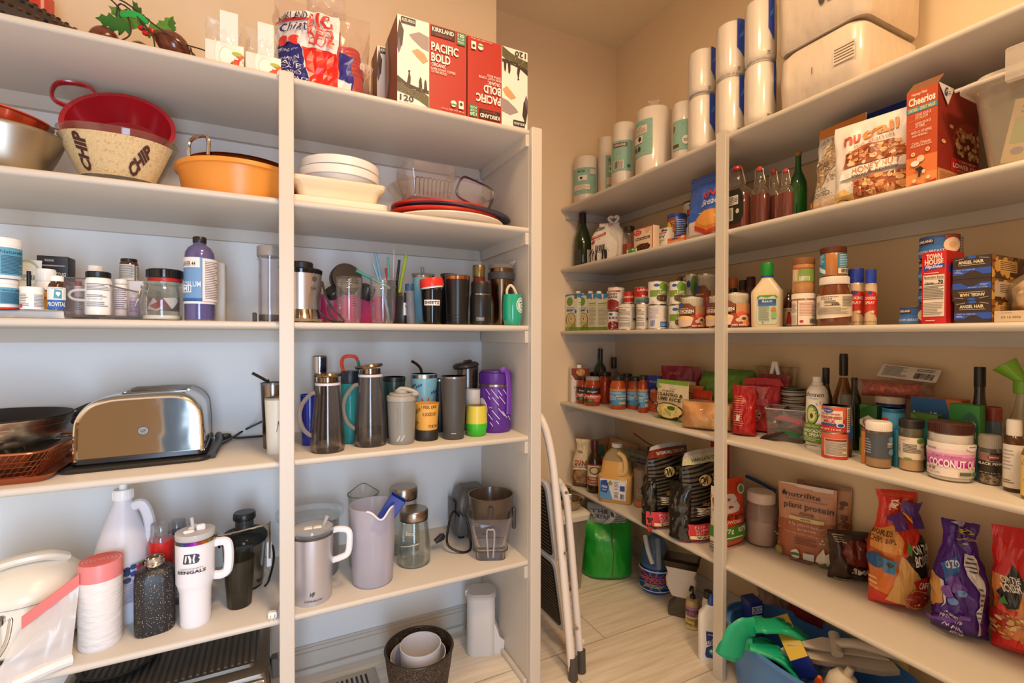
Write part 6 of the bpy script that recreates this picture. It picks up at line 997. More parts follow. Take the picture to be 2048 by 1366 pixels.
# cereal box and its neighbour
f=bxf('R',1,1808,1872,178,.012,.20)
o=B(f,'cereal_box','tall orange honey nut cereal box with open top flaps','box','C8562A',[('R',0,0,1,1,'B8481F'),('R',0,0,1,.3,'D8763A'),('R',0,0,1,.12,'E08E4E'),('T',.42,.955,.5,.04,'Honey Nut','F4E4D0',.01),('T',.5,.885,.86,.085,'Cheerios','F6E8D6',.03),('R',0,.77,1,.825,'3E8AA8'),('T',.5,.798,.86,.035,'2 BOXES - GREAT VALUE','F0D860',.02),
 ('T',.55,.735,.5,.025,'GOOD SOURCE','F4E4D0'),('T',.50,.705,.4,.025,'OF CALCIUM','F4E4D0'),('T',.55,.645,.5,.025,'GOOD SOURCE','F4E4D0'),('T',.46,.615,.3,.025,'OF FIBER','F4E4D0'),('T',.5,.555,.66,.03,'WITH 12 VITAMINS','F4E4D0'),('T',.45,.52,.5,.022,'AND MINERALS','F4E4D0'),('T',.5,.44,.6,.028,'Celiac Disease','F4DCC0'),('T',.5,.41,.66,.022,'FOUNDATION','F4DCC0'),('L',.1,.68,.9,.684,1,'E8B080'),('L',.1,.59,.9,.594,1,'E8B080'),
 ('E',.25,.33,.07,.022,'E8C890'),('E',.25,.33,.03,.009,'C8662E'),('E',.72,.35,.07,.022,'E8C890'),('E',.72,.35,.03,.009,'C8662E'),('E',.5,.27,.12,.035,'E8C8A8'),('E',.32,.23,.14,.03,'F0E4D8'),('P',[(.3,.17),(.5,.19),(.62,.15),(.5,.13),(.48,.08),(.42,.08),(.44,.14)],'2A1E1A'),('E',.6,.13,.06,.02,'E8C890'),('E',.3,.05,.07,.02,'E8C890'),('E',.75,.06,.07,.02,'E8C890'),('P',[(0,0),(.3,.015),(.6,.005),(1,.03),(1,0)],'B02A22')],
 right=[('R',0,0,1,1,'8E2A1C'),('R',0,0,1,.14,'C89060'),('E',.75,.48,.4,.22,'A83A26'),('P',[(.35,.25),(.42,.56),(.9,.62),(1,.25)],'6A1C14'),('D',.42,.34,.98,.6,60,.035,('D8A878','B87A4A','E8C8A0')),('R',.30,.14,1,.29,'B81E1E'),('T',.68,.215,.66,.05,'LOWER CHO','F4E8E0',.02),('T',.7,.27,.4,.025,'CAN HELP','F4D8D0'),('T',.75,.165,.6,.02,'AS PART OF DIET','F4D8D0'),('E',.12,.42,.05,.02,'E0B080'),('E',.3,.6,.05,.02,'E0B080'),('L',.05,.02,.9,.12,5,'B87A50')])
w,d,h=f.w,f.d,f.h
mesh('top_flap',([(-w/2,-d/2,h),(w/2,-d/2,h),(w/2,-d/2+.0,h+.0),(-w/2+.0,-d/2+.03,h+.028),(w/2,-d/2+.03,h+.028)],[(0,1,4,3),(3,4,1,0)]),M('B8845A',.7),o,flat=True)
mesh('side_flap',mv(ext([(-.0,0),(.06,0),(.03,-.035)],.001),w/2+.001,-d/2+.02,h) if 0 else ([(w/2+.001,-d/2,h),(w/2+.001,-d/2+.07,h),(w/2+.004,-d/2+.035,h-.045),(w/2+.002,-d/2,h),(w/2+.002,-d/2+.07,h),(w/2+.005,-d/2+.035,h-.045)],[(0,2,1),(3,4,5),(0,1,4,3),(1,2,5,4),(2,0,3,5)]),M('E4DCD4',.5),o,flat=True)
art(o,lambda a,b:(Vector((w/2+.004,-d/2+.018+.03*a,h-.028+.022*b)),Vector((1,0,0))),[('T',.3,.5,.5,.9,'G','24408A',.04,.3),('L',.6,.3,1,.7,2,'24408A')],None,.0012,'maker_badge')
# big clear bin with tea boxes
A=onX(1922,683,XF+.02);Z0=ZR[1];by1=A.y;by0=by1-.40;bw=by1-by0;hb=onX(1920,165,XF+.02).z-Z0
o=thing('storage_bin','large frosted clear bin with a snap lid holding cream and green boxes','bin',(XF+.16,(by1+by0)/2,Z0),RZ);FB=G('F6F2EC',.16,'E8DCC8',.12)
mesh('bin_body',tub([(0,bw/2-.03,.115,.02),(hb*.86,bw/2-.008,.132,.025),(hb*.88,bw/2+.004,.142,.025)],.003,5),FB,o)
mesh('bin_lid',loft([(hb*.885,bw/2+.012,.150,.03),(hb*.93,bw/2+.012,.150,.03),(hb*.96,bw/2-.004,.135,.03),(hb*1.0,bw/2-.01,.13,.03)],5),G('F8F4F0',.45,'EDE2D6',.15),o);mesh('latch',mv(box(.06,.012,.07,.003),-bw*.25,-.150,hb*.80),G('F4F0EC',.4,'E4D8CC'),o);mesh('latch_rim',tube([(-bw/2-.01,-.152,hb*.9),(bw/2,-.152,hb*.9)],.004,6,0),G('FFFFFF',.5,'F0E8DE'),o)
for k,(xx,zz,ww,hh,c,ty,lb) in enumerate(((-.12,.004,.075,.13,'E4CC98',.18,'cream box leaning inside the large clear bin'),(-.05,.004,.085,.17,'B8B070',-.12,'olive green box standing inside the large clear bin'),(.04,.004,.08,.19,'E8D8B0',.1,'tall cream box inside the large clear bin'),(.12,.004,.07,.12,'5A7A3A',-.1,'dark green box at the right inside the large clear bin'))):
    t=thing('tea_box',lb,'box',(XF+.10+.03*(k%2),(by1+by0)/2-xx,Z0+zz+.01),RZ,'boxes in the large clear bin',(0,ty));mesh('carton',box(ww,.06,hh,.001),M(c,.5),t)
    art(t,flatS(ww,hh,-.03),[('R',.1,.3,.9,.7,('A8B878','E4D8A8','6A9A4A','C8A040')[k]),('E',.3,.18,.14,.06,'8A8AA0'),('L',.2,.75,.8,.9,2,'8A7A50')],None,.0005)
# ================= RIGHT UNIT, CAN SHELF =================
CT='E6E4D4';GRN='6F9A35'
def carton(x0,x1,side,lb,dep=.02):
    f=bxf('R',2,x0,x1,588,dep,.062);fr=[('R',0,0,1,1,CT),('R',0,0,1,.10,GRN),('P',[(0,.94),(.5,.97),(1,.92),(1,1),(0,1)],'3A8AC4'),('E',.36,.80,.26,.12,GRN),('R',.74,.86,.98,.98,'7A6A34'),('L',.08,.57,.8,.66,2,'8A9AA8'),('R',.1,.535,.62,.575,'4A6A9A'),('E',.85,.52,.09,.05,'3A7AB4'),
      ('E',.45,.30,.42,.20,'8A7A3A'),('E',.46,.31,.34,.165,'E2CE94'),('E',.46,.32,.24,.11,'B8A868'),('E',.5,.32,.16,.08,'E8DCA8'),('E',.5,.33,.06,.05,'7A8A3A'),('E',.3,.16,.22,.07,'C8BC78'),('E',.7,.15,.2,.06,'9AA050'),('T',.2,.05,.2,.05,'20','E6ECD0',.01)]
    bk=[('R',0,0,1,1,'DDDCC0'),('R',0,0,1,.10,GRN),('P',[(.1,1),(.5,.86),(.9,1)],'E6E4D8'),('P',[(0,.9),(0,1),(.4,1),(.45,.86)],'3A8AC4'),('P',[(1,.9),(1,1),(.6,1),(.55,.86)],'3A8AC4'),('L',.1,.72,.9,.78,1,'7AA05A'),('R',.08,.68,.9,.71,'B8C894'),('L',.1,.14,.9,.64,14,'A8AC94')]
    o=B(f,'broth_carton',lb,'carton',CT,bk if side else fr,right=(fr if side==2 else bk),grp='green and blue broth cartons')
    mesh('screw_cap',mv(cap_g(.0115,.014,0,14,16),f.w*.12,.0,f.h),WHITE,o);return o
carton(1131,1155,0,'broth carton with an oval green badge, leftmost at the far wall')
carton(1155,1180,0,'broth carton with an oval green badge, second from the far wall')
carton(1176,1194,1,'broth carton turned to its printed side, third from the far wall')
carton(1194,1217,1,'broth carton beside the stacked kidney bean cans')
def can(x0,x1,y,dep,lb,prims,s=2,grp='canned food on the can shelf',span=170,top=True,nm='food_can',h=None,ct='can',c=-90,base='E8E0D4',ribs=False):
    f=cyl('R',s,x0,x1,y,dep,h=h,e=.001);f.h-=.001;o=thing(nm,lb,ct,f.loc,f.a,grp);mesh('can_body',solid(sc(CAN,f.r,f.h),32),M(base,.35),o);mesh('top_rim',solid([(f.r*1.0,f.h*.97),(f.r*1.012,f.h*.985),(f.r*.985,f.h)],32),STEEL(.3),o);mesh('bottom_rim',solid([(f.r*.98,0),(f.r*1.012,f.h*.01),(f.r*1.0,f.h*.03)],32),STEEL(.3),o)
    art(o,cylS(f.r*1.002,f.h*.035,f.h*.965,c,span),prims,(.045,0),.0005,asp=math.radians(span)*f.r/(f.h*.93));return f
kid=[('R',0,0,1,1,'E8DED2'),('R',0,.80,.7,.88,'B82A2E'),('T',.30,.84,.4,.05,'LESS SALT','F0E0D8',.01),('T',.32,.70,.5,.11,'KIDNEY','2A1A18',.03),('T',.34,.57,.44,.10,'BEANS','2A1A18',.03),('E',.28,.26,.34,.22,'8A1E1E'),('D',.05,.08,.6,.45,24,.035,('6A1414','A83A34','5A1010')),('R',0,0,.8,.06,'A82424'),('R',.72,.0,1,1,'DCD4C8'),('L',.75,.1,.98,.9,12,'8A8078')]
kid2=[('R',0,0,1,1,'E8DED2'),('E',.30,.87,.13,.08,'2F6AB0'),('T',.42,.66,.44,.14,'KID','3A1A1A',.04),('E',.42,.22,.34,.26,'8A1E1E'),('D',.12,.02,.75,.44,30,.035,('6A1414','A83A34','C8C0B0')),('R',.74,0,1,.5,'A84A3A'),('R',.74,.5,1,.8,'C89A80')]
nut=[('R',0,0,1,1,'E8DCCC'),('T',.40,.88,.5,.04,'Nutrition Facts','3A3A38',.01),('L',.12,.55,.68,.82,5,'5A5650'),('L',.12,.38,.68,.50,4,'7A766E'),('R',.12,.34,.66,.355,'4A4A48'),('L',.12,.1,.68,.28,4,'8A867E'),('L',.76,.3,.98,.9,14,'A8A49A'),('R',.80,.36,.97,.44,'3A5A9A')]
fA=can(1215,1242,622,.02,'kidney bean can, lower of the left pair beside the broth cartons',kid2)
fB=can(1215,1248,573,.02,'kidney bean can, upper of the left pair beside the broth cartons',kid,s=fA.z+fA.h+.003)
fA=can(1236,1273,606,.012,'cream vegetable can with nutrition panel under the small red soup can',nut,c=-105)
fB=can(1247,1268,583,.03,'small red soup can standing on a cream can',[('R',0,0,1,1,'C8281E'),('R',0,.9,1,1,'B8201A'),('T',.45,.55,.8,.26,'Campbells','F2E6DC',.02,.3),('R',0,.0,1,.06,'E8DCCC')],s=fA.z+fA.h+.001,base='C8281E')
fA=can(1272,1299,606,.012,'cream can with fine print, second from the spinach stack',nut,c=-110)
fB=can(1268,1299,573,.02,'dark red soup can with a green picture on a cream can beside spinach',[('R',0,0,1,1,'B8201C'),('T',.6,.84,.6,.16,'LARGE','F0E0D8',.02),('P',[(0,.4),(.5,.34),(1,.55),(1,.0),(0,.0)],'7A8A74'),('T',.75,.42,.5,.16,'Beef','F0ECE0',.01),('E',.4,.12,.2,.1,'4A6A8A'),('P',[(0,.42),(.5,.36),(1,.57),(1,.53),(.5,.33),(0,.39)],'D8B04A')],s=fA.z+fA.h+.001)
spn=[('R',0,0,1,1,'E6DED0'),('E',.42,.84,.11,.07,'2F5AA8'),('E',.70,.80,.18,.20,'7AA03A'),('E',.82,.72,.16,.22,'5A8A2E'),('R',.16,.33,1,.62,'7A9A3A'),('T',.68,.54,.28,.09,'Leaf','F0F0E0',.01),('T',.66,.42,.42,.10,'Spinach','F0F0E0',.01),('E',.66,.26,.24,.16,'5A3A1E'),('D',.46,.14,.86,.36,26,.02,('8A7A3A','3A2A14','B8A868')),('R',0,.05,.12,.28,'2F4A9A'),('R',.25,.05,.33,.12,'C8BCA8')]
spb=[('R',0,0,1,1,'E4DCCE'),('L',.1,.4,.55,.92,9,'9A9ACA'),('B',.22,.1,.42,.36,6,'4A6AC0'),('R',.60,.06,.95,.30,'2F5AB0'),('L',.62,.1,.92,.26,3,'C8D0F0'),('E',.8,.78,.09,.12,'C8B8A0'),('L',.72,.4,.9,.68,5,'A8987C')]
fA=can(1296,1334,609,.012,'spinach can turned to its back label, lower of the left spinach pair',spb)
fB=can(1295,1333,561,.014,'spinach can with green front label, upper of the left spinach pair',spn,s=fA.z+fA.h+.001,c=-80)
fA=can(1337,1375,609,.03,'spinach can with green front, lower one half behind the cocoa canister',spn,c=-95)
fB=can(1338,1372,561,.03,'spinach can with green front, upper of the right spinach pair',spn,s=fA.z+fA.h+.001,c=-100)
fA=can(1320,1352,612,.12,'can turned to its side, set back between the spinach stacks, lower',spb);fB=can(1322,1350,566,.12,'can turned to its side, set back between the spinach stacks, upper',spb,s=fA.z+fA.h+.001)
fA=can(1370,1398,612,.13,'spinach can at the back behind the soup canister',spn,h=.22,c=-110)
f=cyl('R',2,1353,1390,551,.17);J(f,'glass_jar','jar with a wide bronze lid at the back behind the spinach cans','jar',JAR,G('E4DCD0',.5,'C8B8A0'),(1.05,.86,.98,M('7A6248',.25,1)))
f=cyl('R',2,1380,1402,553,.16);J(f,'glass_jar','smaller jar with bronze lid beside the wide one at the back','jar',JAR,G('E4DCD0',.5,'B8A890'),(1.0,.88,.98,M('6A543E',.25,1)))
soup=[('R',0,0,1,1,'8A4A2A'),('R',0,.70,1,1,'E6DCC8')]+[('R',k/22,.70,k/22+.018,.97,'B8A890') for k in range(22)]+[('P',[(0,.30),(0,.78),(.12,.80),(.45,.80),(.62,.66),(.58,.5),(.3,.4)],'7A4424'),('R',.62,.40,1,.70,'C89060'),('E',.18,.76,.11,.07,'2F5AA8'),('T',.28,.63,.3,.03,'CREAM OF','F0E0CC',.01),('T',.33,.54,.5,.10,'CHICKEN','F4EADC',.03),('T',.33,.47,.42,.035,'MUSHROOM SOUP','F0E0CC',.01),('R',.5,0,1,.40,'A83A26'),('E',.75,.36,.12,.09,'D85A3A'),('E',.80,.24,.12,.10,'E0CCB0'),('E',.80,.24,.06,.05,'6A4A34'),('E',.68,.2,.07,.06,'D8BCA0'),('E',.86,.10,.1,.09,'E8905A'),('E',.3,.30,.27,.09,'F0C080'),('P',[(.03,.30),(.57,.30),(.50,.06),(.36,.02),(.2,.02),(.09,.08)],'E4C4AC'),('E',.3,.31,.25,.07,'F4CC8E'),('T',.68,.05,.3,.05,'RED MEN','F0E8E0',.02),('P',[(.13,.86),(.23,.86),(.23,1),(.13,1)],'5A7A3A')]
fA=can(1361,1407,592,.012,'cream of chicken soup canister with a yellow mug picture left of the post',soup,grp='soup canisters near the post',nm='soup_canister',ct='canister',c=-95,span=160)
fB=can(1393,1436,545,.09,'tall soup canister set back, its chocolate-brown label showing above the others',soup,grp='soup canisters near the post',nm='soup_canister',ct='canister',c=-95)
fA=can(1417,1454,590,.02,'soup canister partly hidden by the left edge of the post',soup,grp='soup canisters near the post',nm='soup_canister',ct='canister',c=-100)
fA=can(1447,1497,584,.012,'soup canister right of the post beside the ranch bottle',soup,grp='soup canisters near the post',nm='soup_canister',ct='canister',c=-110)
f=bxf('R',2,1396,1409,592,.05,.05);B(f,'narrow_carton','narrow dark red carton squeezed between two soup canisters','box','A01E20',[('R',0,0,1,.45,'8A8074'),('R',0,.45,1,1,'A82424')])
f=bxf('R',2,1421,1446,556,.16,.05);B(f,'soup_packet_box','small box with blue lower half and orange top behind the soup canisters','box','D8803A',[('R',0,0,1,.5,'2A6A8A'),('E',.5,.75,.3,.16,'2A2A34'),('T',.5,.5,.7,.08,'SOUP','E8DCC8',.01),('L',.2,.12,.8,.4,3,'C8D8E0')])
f=cyl('R',2,1458,1476,556,.19);J(f,'spice_jar','spice jar with orange lid behind the soup canister, left','jar',JAR,M('2E2622',.3),(1.0,.8,1,M('C8702E',.4),20))
f=cyl('R',2,1476,1496,560,.17);J(f,'spice_jar','spice jar with dark ribbed lid behind the soup canister, right','jar',JAR,M('8A3A1E',.3),(1.0,.8,1,M('2A2622',.4),20))
f=cyl('R',2,1490,1512,553,.17);J(f,'spice_jar','small brown lidded jar behind the ranch bottle','jar',JAR,M('5A2A1C',.3),(.95,.8,1,M('4A2018',.4),20))
# ranch bottle
f=cyl('R',2,1500,1568,522,.02);o=thing('dressing_bottle','large ranch dressing bottle with a bright green cap','bottle',f.loc,f.a);r,h=f.r,f.h;RN=M('E0CDAA',.3)
mesh('bottle_body',loft([(0,r*.92,r*.60,r*.4),(.006,r*.96,r*.64,r*.4),(h*.50,r*1.0,r*.66,r*.4),(h*.56,r*.98,r*.64,r*.4),(h*.74,r*.40,r*.38,r*.35),(h*.77,r*.36,r*.36,r*.34)],8),RN,o)
mesh('neck_band',solid([(r*.38,h*.765),(r*.38,h*.80)],28),M('2A4A9A',.4),o);mesh('green_cap',cap_g(r*.40,h*.20,h*.80,26,28),M('1F8A34',.35),o)
art(o,flatS(r*1.24,h*.44,-r*.665,0,h*.05),[('P',[(.1,0),(.9,0),(1,.06),(1,.94),(.9,1),(.1,1),(0,.94),(0,.06)],'C4D0BC'),('P',[(0,.84),(.2,.96),(.5,.9),(.8,.98),(1,.86),(1,.94),(.9,1),(.1,1),(0,.94)],'5A9A2E'),('R',.06,.72,.94,.86,'2A5A96'),('T',.5,.79,.5,.09,'Ranch','F0F0E4',.01,.2),('T',.5,.90,.5,.05,'Hidden Valley','F0F0E4',.01),('R',.06,.64,.94,.72,'3A6AA8'),('L',.08,.1,.62,.62,16,'5A6A5A'),('E',.82,.5,.12,.08,'C87A4A'),('R',.72,.2,.95,.42,'8AB86A'),('E',.3,.05,.04,.02,'3A3A34')],None,.0008)
f=cyl('R',2,1563,1592,577,.14);J(f,'syrup_jug','dark pancake syrup bottle with a red figure on its label behind the peanut butter','bottle',BOT,M('4A2410',.15,coat=.5),(.36,.9,1,M('8A6A44',.4)),[(.05,.5,120,[('R',0,0,1,1,'E0C8A0'),('T',.5,.88,.9,.12,'AUNT PEARL','8A2A1E',.01),('P',[(.3,.1),(.4,.7),(.6,.7),(.75,.1)],'B82A22'),('E',.5,.72,.1,.08,'5A3A24'),('L',.1,.02,.9,.08,1,'4A6A3A')],1)])
pbl=[('R',0,0,.30,1,'E6DCD0'),('L',.03,.5,.28,.9,8,'8A5A5A'),('R',.05,.05,.26,.4,'C8BCA8'),('R',.34,0,1,1,'E8DED0'),('L',.38,.36,.95,.92,9,'C87A5A'),('B',.70,.06,.95,.25,10,'2A2622'),('E',.45,.14,.06,.06,'B83A4A')]
f=cyl('R',2,1581,1632,586,.02);J(f,'peanut_butter_jar','peanut butter jar with white lid, lower one beside the chocolate spread','jar',[(.92,0),(1,.03),(1,.80),(.96,.83)],M('A5683A',.25,coat=.4),(1.0,.83,1,M('EDE4D8',.35),40),[(.05,.78,150,pbl,1)]);zt=f.z+f.h+.001
f=cyl('R',zt,1582,1631,513,.02);J(f,'peanut_butter_jar','peanut butter jar with tan ribbed lid, upper of the left pair','jar',[(.94,0),(1,.03),(1,.22),(.98,.24),(1,.27),(1,.72),(.94,.80)],M('B88450',.25,coat=.4),(.98,.80,.98,M('8E5E3A',.4),48),[(.30,.70,130,[('R',0,0,1,1,'C8A878'),('R',.3,0,1,1,'7A9A4A'),('B',.35,.08,.75,.4,10,'E8E0D0'),('R',.0,.1,.25,.9,'D8C0A0'),('R',0,.92,1,1,'C8402E')],1)])
f=cyl('R',2,1631,1706,549,.02);o=J(f,'chocolate_spread_jar','big squat chocolate spread jar with a white lid and nutrition label','jar',[(.88,0),(.98,.04),(1,.2),(.99,.55),(.90,.72),(.80,.80),(.78,.84)],M('6E3A20',.12,coat=.6),(.84,.82,.98,M('EDE4DA',.35),50),[(.14,.62,158,[('P',[(0,0),(.5,.03),(1,.12),(1,1),(0,.95)],'E6D8C4'),('T',.40,.90,.36,.06,'Nutrition','2A2622',.01),('T',.34,.82,.24,.06,'Facts','2A2622',.01),('T',.52,.60,.16,.09,'200','2A2622',.02),('R',.3,.54,.62,.56,'2A2622'),('L',.3,.62,.6,.76,2,'5A564E'),('L',.66,.5,.97,.92,7,'6A665E'),('L',.1,.18,.8,.48,7,'6A665E'),('L',.02,.5,.2,.7,3,'8A867E')],1.0)],n=40);zt=f.z+f.h-.001
f=cyl('R',zt,1637,1694,492,.025);J(f,'peanut_butter_jar','peanut butter jar with brown lid and blue label on top of the chocolate spread','jar',[(.94,0),(1,.03),(1,.74),(.95,.78)],M('B8783E',.25,coat=.4),(.99,.78,1,M('5E2E1E',.4),48),[(.05,.76,165,[('R',.0,0,.30,1,'2E86B0'),('L',.03,.5,.26,.95,7,'C8DCE8'),('P',[(0,.45),(.3,.2),(.3,.0),(0,.2)],'E0E8EA'),('R',.62,0,1,1,'2E86B0'),('L',.66,.3,.97,.95,8,'C8DCE8'),('B',.70,.04,.95,.2,12,'F0E8DC'),('R',.62,0,1,.26,'E8DED0'),('B',.70,.04,.95,.22,12,'2A2622')],1)])
for x0,x1,y,dep,lb in ((1692,1731,536,.07,'cooking spray can with blue cap and red panel, left one'),(1727,1755,538,.09,'cooking spray can with blue cap and red panel, right one')):
    f=cyl('R',2,x0,x1,y,dep);J(f,'spray_can',lb,'spray can',[(.95,0),(1,.02),(1,.72),(.92,.75)],M('D8C0A4',.3,.3),(.93,.75,1,M('2A44B0',.3)),[(.03,.70,165,[('R',0,0,1,1,'D8BC98'),('P',[(0,.25),(.5,.36),(1,.12),(1,.70),(.8,.84),(0,.9)],'C83A24'),('P',[(.1,.48),(.8,.48),(.8,.76),(.6,.86),(.3,.86),(.1,.76)],'D0281E'),('E',.45,.82,.12,.05,'2A4A9A'),('T',.45,.68,.6,.08,'COOKING','F2E4D8',.02),('T',.45,.56,.5,.08,'SPRAY','F2E4D8',.02),('E',.6,.32,.08,.04,'E8D0B8'),('T',.5,.06,.7,.04,'NET WT 8 OZ','4A3A2E',.01)],1)],grp='cooking spray cans')
# chicken cans and crackers, pasta
ch=[('R',0,0,1,1,'2F66A8'),('R',0,.9,1,1,'2A4A86'),('R',.12,.62,.46,.86,'3A2420'),('T',.29,.77,.3,.13,'KIRKLAND','F0E4D8',.03),('R',0,0,.62,.5,'3A72B8'),('T',.34,.24,.56,.15,'CHICKEN BREAST','DCE8F4',.01),('R',.62,0,.88,1,'8A3A34'),('E',.74,.5,.14,.36,'E8D0B0'),('E',.74,.5,.06,.16,'D8B48A'),('R',.88,0,1,1,'C8BEB0'),('L',.89,.1,.99,.9,10,'3A3A44')]
f=can(1834,1927,466,.05,'x',ch) if 0 else None
zz=ZR[2];fr=cyl('R',2,1836,1924,None,.065,h=.05);hc=.052
lbs=('chicken breast can, bottom of the tall stack behind the cracker box','chicken breast can, second from the bottom behind the cracker box','chicken breast can, third up behind the cracker box','chicken breast can, topmost, standing above the cracker box')
top_z=onX(1880,470,XF+.065+fr.r*.4).z
hc=(top_z-zz)/4
for k in range(4): can(1836,1924,None,.065,lbs[k],ch,s=zz+k*(hc+.0005),h=hc-.001,grp='stack of chicken breast cans',span=175,c=-100)
fx=cyl('R',2,1798,1858,612,.03);can(1798,1860,612,.03,'chicken breast can standing alone left of the cracker box',ch,grp='stack of chicken breast cans',c=-96)
f=bxf('R',2,1841,1893,503,.006,.08)
B(f,'cracker_box','red cracker box with nutrition facts panel, tallest box on the shelf','box','C81E1E',[('T',.5,.93,.62,.075,'TOWN','F4E8DC',.03),('T',.5,.855,.74,.075,'HOUSE','F4E8DC',.03),('P',[(.08,.74),(.92,.77),(.92,.83),(.08,.80)],'2A4AA8'),('T',.5,.785,.7,.055,'FlipSides','F4F0E4',.02,.3),('L',.1,.69,.9,.715,1,'F0D0C8'),('R',.08,.10,.93,.675,'E6D8C4'),('T',.5,.645,.78,.035,'Nutrition Facts','2A2622',.02),('R',.1,.615,.9,.619,'2A2622'),('T',.32,.565,.36,.035,'Calories','2A2622',.02),('T',.78,.575,.2,.05,'70','2A2622',.03),('R',.1,.545,.9,.552,'2A2622'),('L',.1,.36,.9,.53,8,'5A564E'),('R',.1,.34,.9,.348,'2A2622'),('R',.1,.285,.9,.29,'2A2622'),('L',.1,.12,.86,.275,7,'8A867C'),('L',.2,.03,.7,.06,1,'F0C8C0')],right=[('R',0,0,1,1,'B81A1A'),('P',[(.1,.7),(1,.75),(1,.85),(.1,.8)],'2A4AA8'),('E',.6,.45,.35,.14,'D8A868'),('E',.7,.3,.3,.1,'E8C088')])
ah=[('R',0,0,1,1,'3A2E28'),('R',0,.18,1,.46,'2F55B8'),('P',[(.28,.0),(.75,.0),(.75,.22),(.6,.34),(.44,.34),(.28,.2)],'3A2E28'),('E',.5,.94,.11,.07,'2F5AB0'),('T',.48,.74,.66,.15,'ANGEL HAIR','EAD8B4',.03),('L',.15,.58,.85,.64,1,'C8B48E'),('T',.35,.40,.5,.05,'BEST IF USED BY','C8D0F0'),('L',.06,.25,.28,.34,2,'C8D0F0'),('P',[(.06,.86),(.3,.92),(.3,.90),(.06,.84)],'C8B48E'),('P',[(.94,.86),(.7,.92),(.7,.90),(.94,.84)],'C8B48E')]
def fl(p):
    p=list(p)
    if p[0] in 'RLB': p[1],p[3]=1-p[3],1-p[1];p[2],p[4]=1-p[4],1-p[2]
    elif p[0]=='P': p[1]=[(1-x,1-y) for x,y in p[1]]
    else:
        p[1]=1-p[1];p[2]=1-p[2]
        if p[0]=='T':
            while len(p)<9:p.append(0)
            p.append(180)
    return tuple(p)
z=ZR[2]
for k,(y,lb) in enumerate(((601,'angel hair pasta box, bottom of the stack of three'),(557,'angel hair pasta box turned upside down in the middle of the stack'),(511,'angel hair pasta box, top of the stack of three'))):
    f=bxf('R',z,1903+(4 if k==0 else 0),1983,y,.008,.26);B(f,'pasta_box',lb,'box','2E2622',[fl(p) for p in ah] if k==1 else ah,right=[('R',0,0,1,1,'3A2A20'),('D',0,0,1,1,60,.05,('C89A4A','8A5A24','5A3A1A')),('R',.12,.3,.48,.8,'C8A86A') if k!=1 else ('R',.05,.15,.4,.85,'B8AC9A'),('L',.15,.34,.45,.76,5,'6A4A24'),('R',.35,.1,.6,.3,'3A1E1A')],grp='angel hair pasta boxes');z+=f.h+.001
f=bxf('R',2,1986,2090,621,.01,.06);B(f,'bread_carton','cream carton tray at the right edge with a stamped date','box','D8BE9C',[('T',.35,.45,.4,.2,'03-16-2026','6A5A48'),('L',.15,.8,.4,.9,1,'B89A78')])
P1=onX(2035,600,XF+.1);o,_=BAG('bread_bag','clear plastic bag of pale buns with a gathered top at the right edge','bag',(XF+.11,P1.y-.055,ZR[2]+f.h*1.0+.001),RZ,.13,.105,.10,'twist',None,None,12,.008,3,.3,mat=M('C8A884',.3,0,(60,.003),('E8D4B8',14,.35,.65)),top=.35,bn='bun_body');mesh('clear_wrap',bag_g(bagf(.138,.125,.108,'twist',13,.009,3,.3),18,20),G('F4ECE0',.10,'E8D8C0',.12),o)
# ================= RIGHT UNIT, SAUCE SHELF =================
z3r=ZR[3]
f=bxf('R',3,1139,1163,735,.10,.06);f=cyl('R',3,1139,1178,735,b=802);f.w=f.r*1.9;f.d=.06;f.rz=f.a+.25
B(f,'tea_carton','white TAZO tea concentrate carton with a cup picture at the far wall','carton','E4DACA',[('P',[(0,1),(1,1),(1,.78),(.8,.62),(.2,.66),(0,.82)],'8A3A20'),('E',.5,.88,.25,.1,'D89A5A'),('D',0,.65,1,1,24,.03,('6A2A14','B85A30','4A1A10')),('T',.36,.44,.5,.06,'TAZO','3A2A22',.01),('L',.2,.2,.6,.36,4,'A89A88')])
mesh('screw_cap',mv(cap_g(.012,.016,0,12,16),0,0,f.h),WHITE,bpy.data.objects['tea_carton'])
SJ=[(.90,0),(1,.04),(1,.66),(.95,.74),(.80,.82),(.78,.86)]
ra=[('R',0,0,1,1,'C02420'),('R',0,.55,1,1,'2E2622'),('T',.5,.72,.5,.16,'Kroger','F0E4D8',.01,.3),('T',.5,.42,.82,.16,'Traditional','F4E8DC',.03),('T',.5,.28,.5,.06,'PASTA SAUCE','F4E8DC',.01),('R',0,0,1,.20,'3A3A22'),('E',.75,.14,.18,.14,'D8503A'),('E',.4,.12,.12,.1,'5A8A34'),('E',.9,.35,.1,.12,'E88A4A'),('E',.1,.3,.07,.08,'C8C0B0')]
bl=[('R',0,0,1,1,'4A90BC'),('R',.0,.86,1,1,'C88A5A'),('L',.05,.66,.95,.82,3,'C8DCE8'),('L',.1,.3,.5,.6,4,'D8E4EC'),('B',.06,.08,.28,.22,8,'2A2622'),('R',.62,.06,.92,.2,'D8A868'),('T',.72,.56,.5,.12,'SQUASH','E8DCC8',.02),('T',.76,.40,.44,.10,'TOMATO','E8DCC8',.02)]
def sauce(x0,x1,y,b,dep,lb,lab,c='A8401C',cc='2E2A24',cn=-90,lid=M('6A6258',.3,.8)):
    f=cyl('R',3,x0,x1,y,dep=dep,b=b);J(f,'pasta_sauce_jar',lb,'jar',SJ,M(c,.12,0,(30,.0005),('8A2E12',24,.35,.7),.5),(.82,.86,.98,M(cc,.35),30),[(.14,.62,150,lab,1.0,cn)] if lab else None,grp='pasta sauce jars');return f
sauce(1153,1178,750,807,0,'pasta sauce jar with red and black label, left of the front pair',ra)
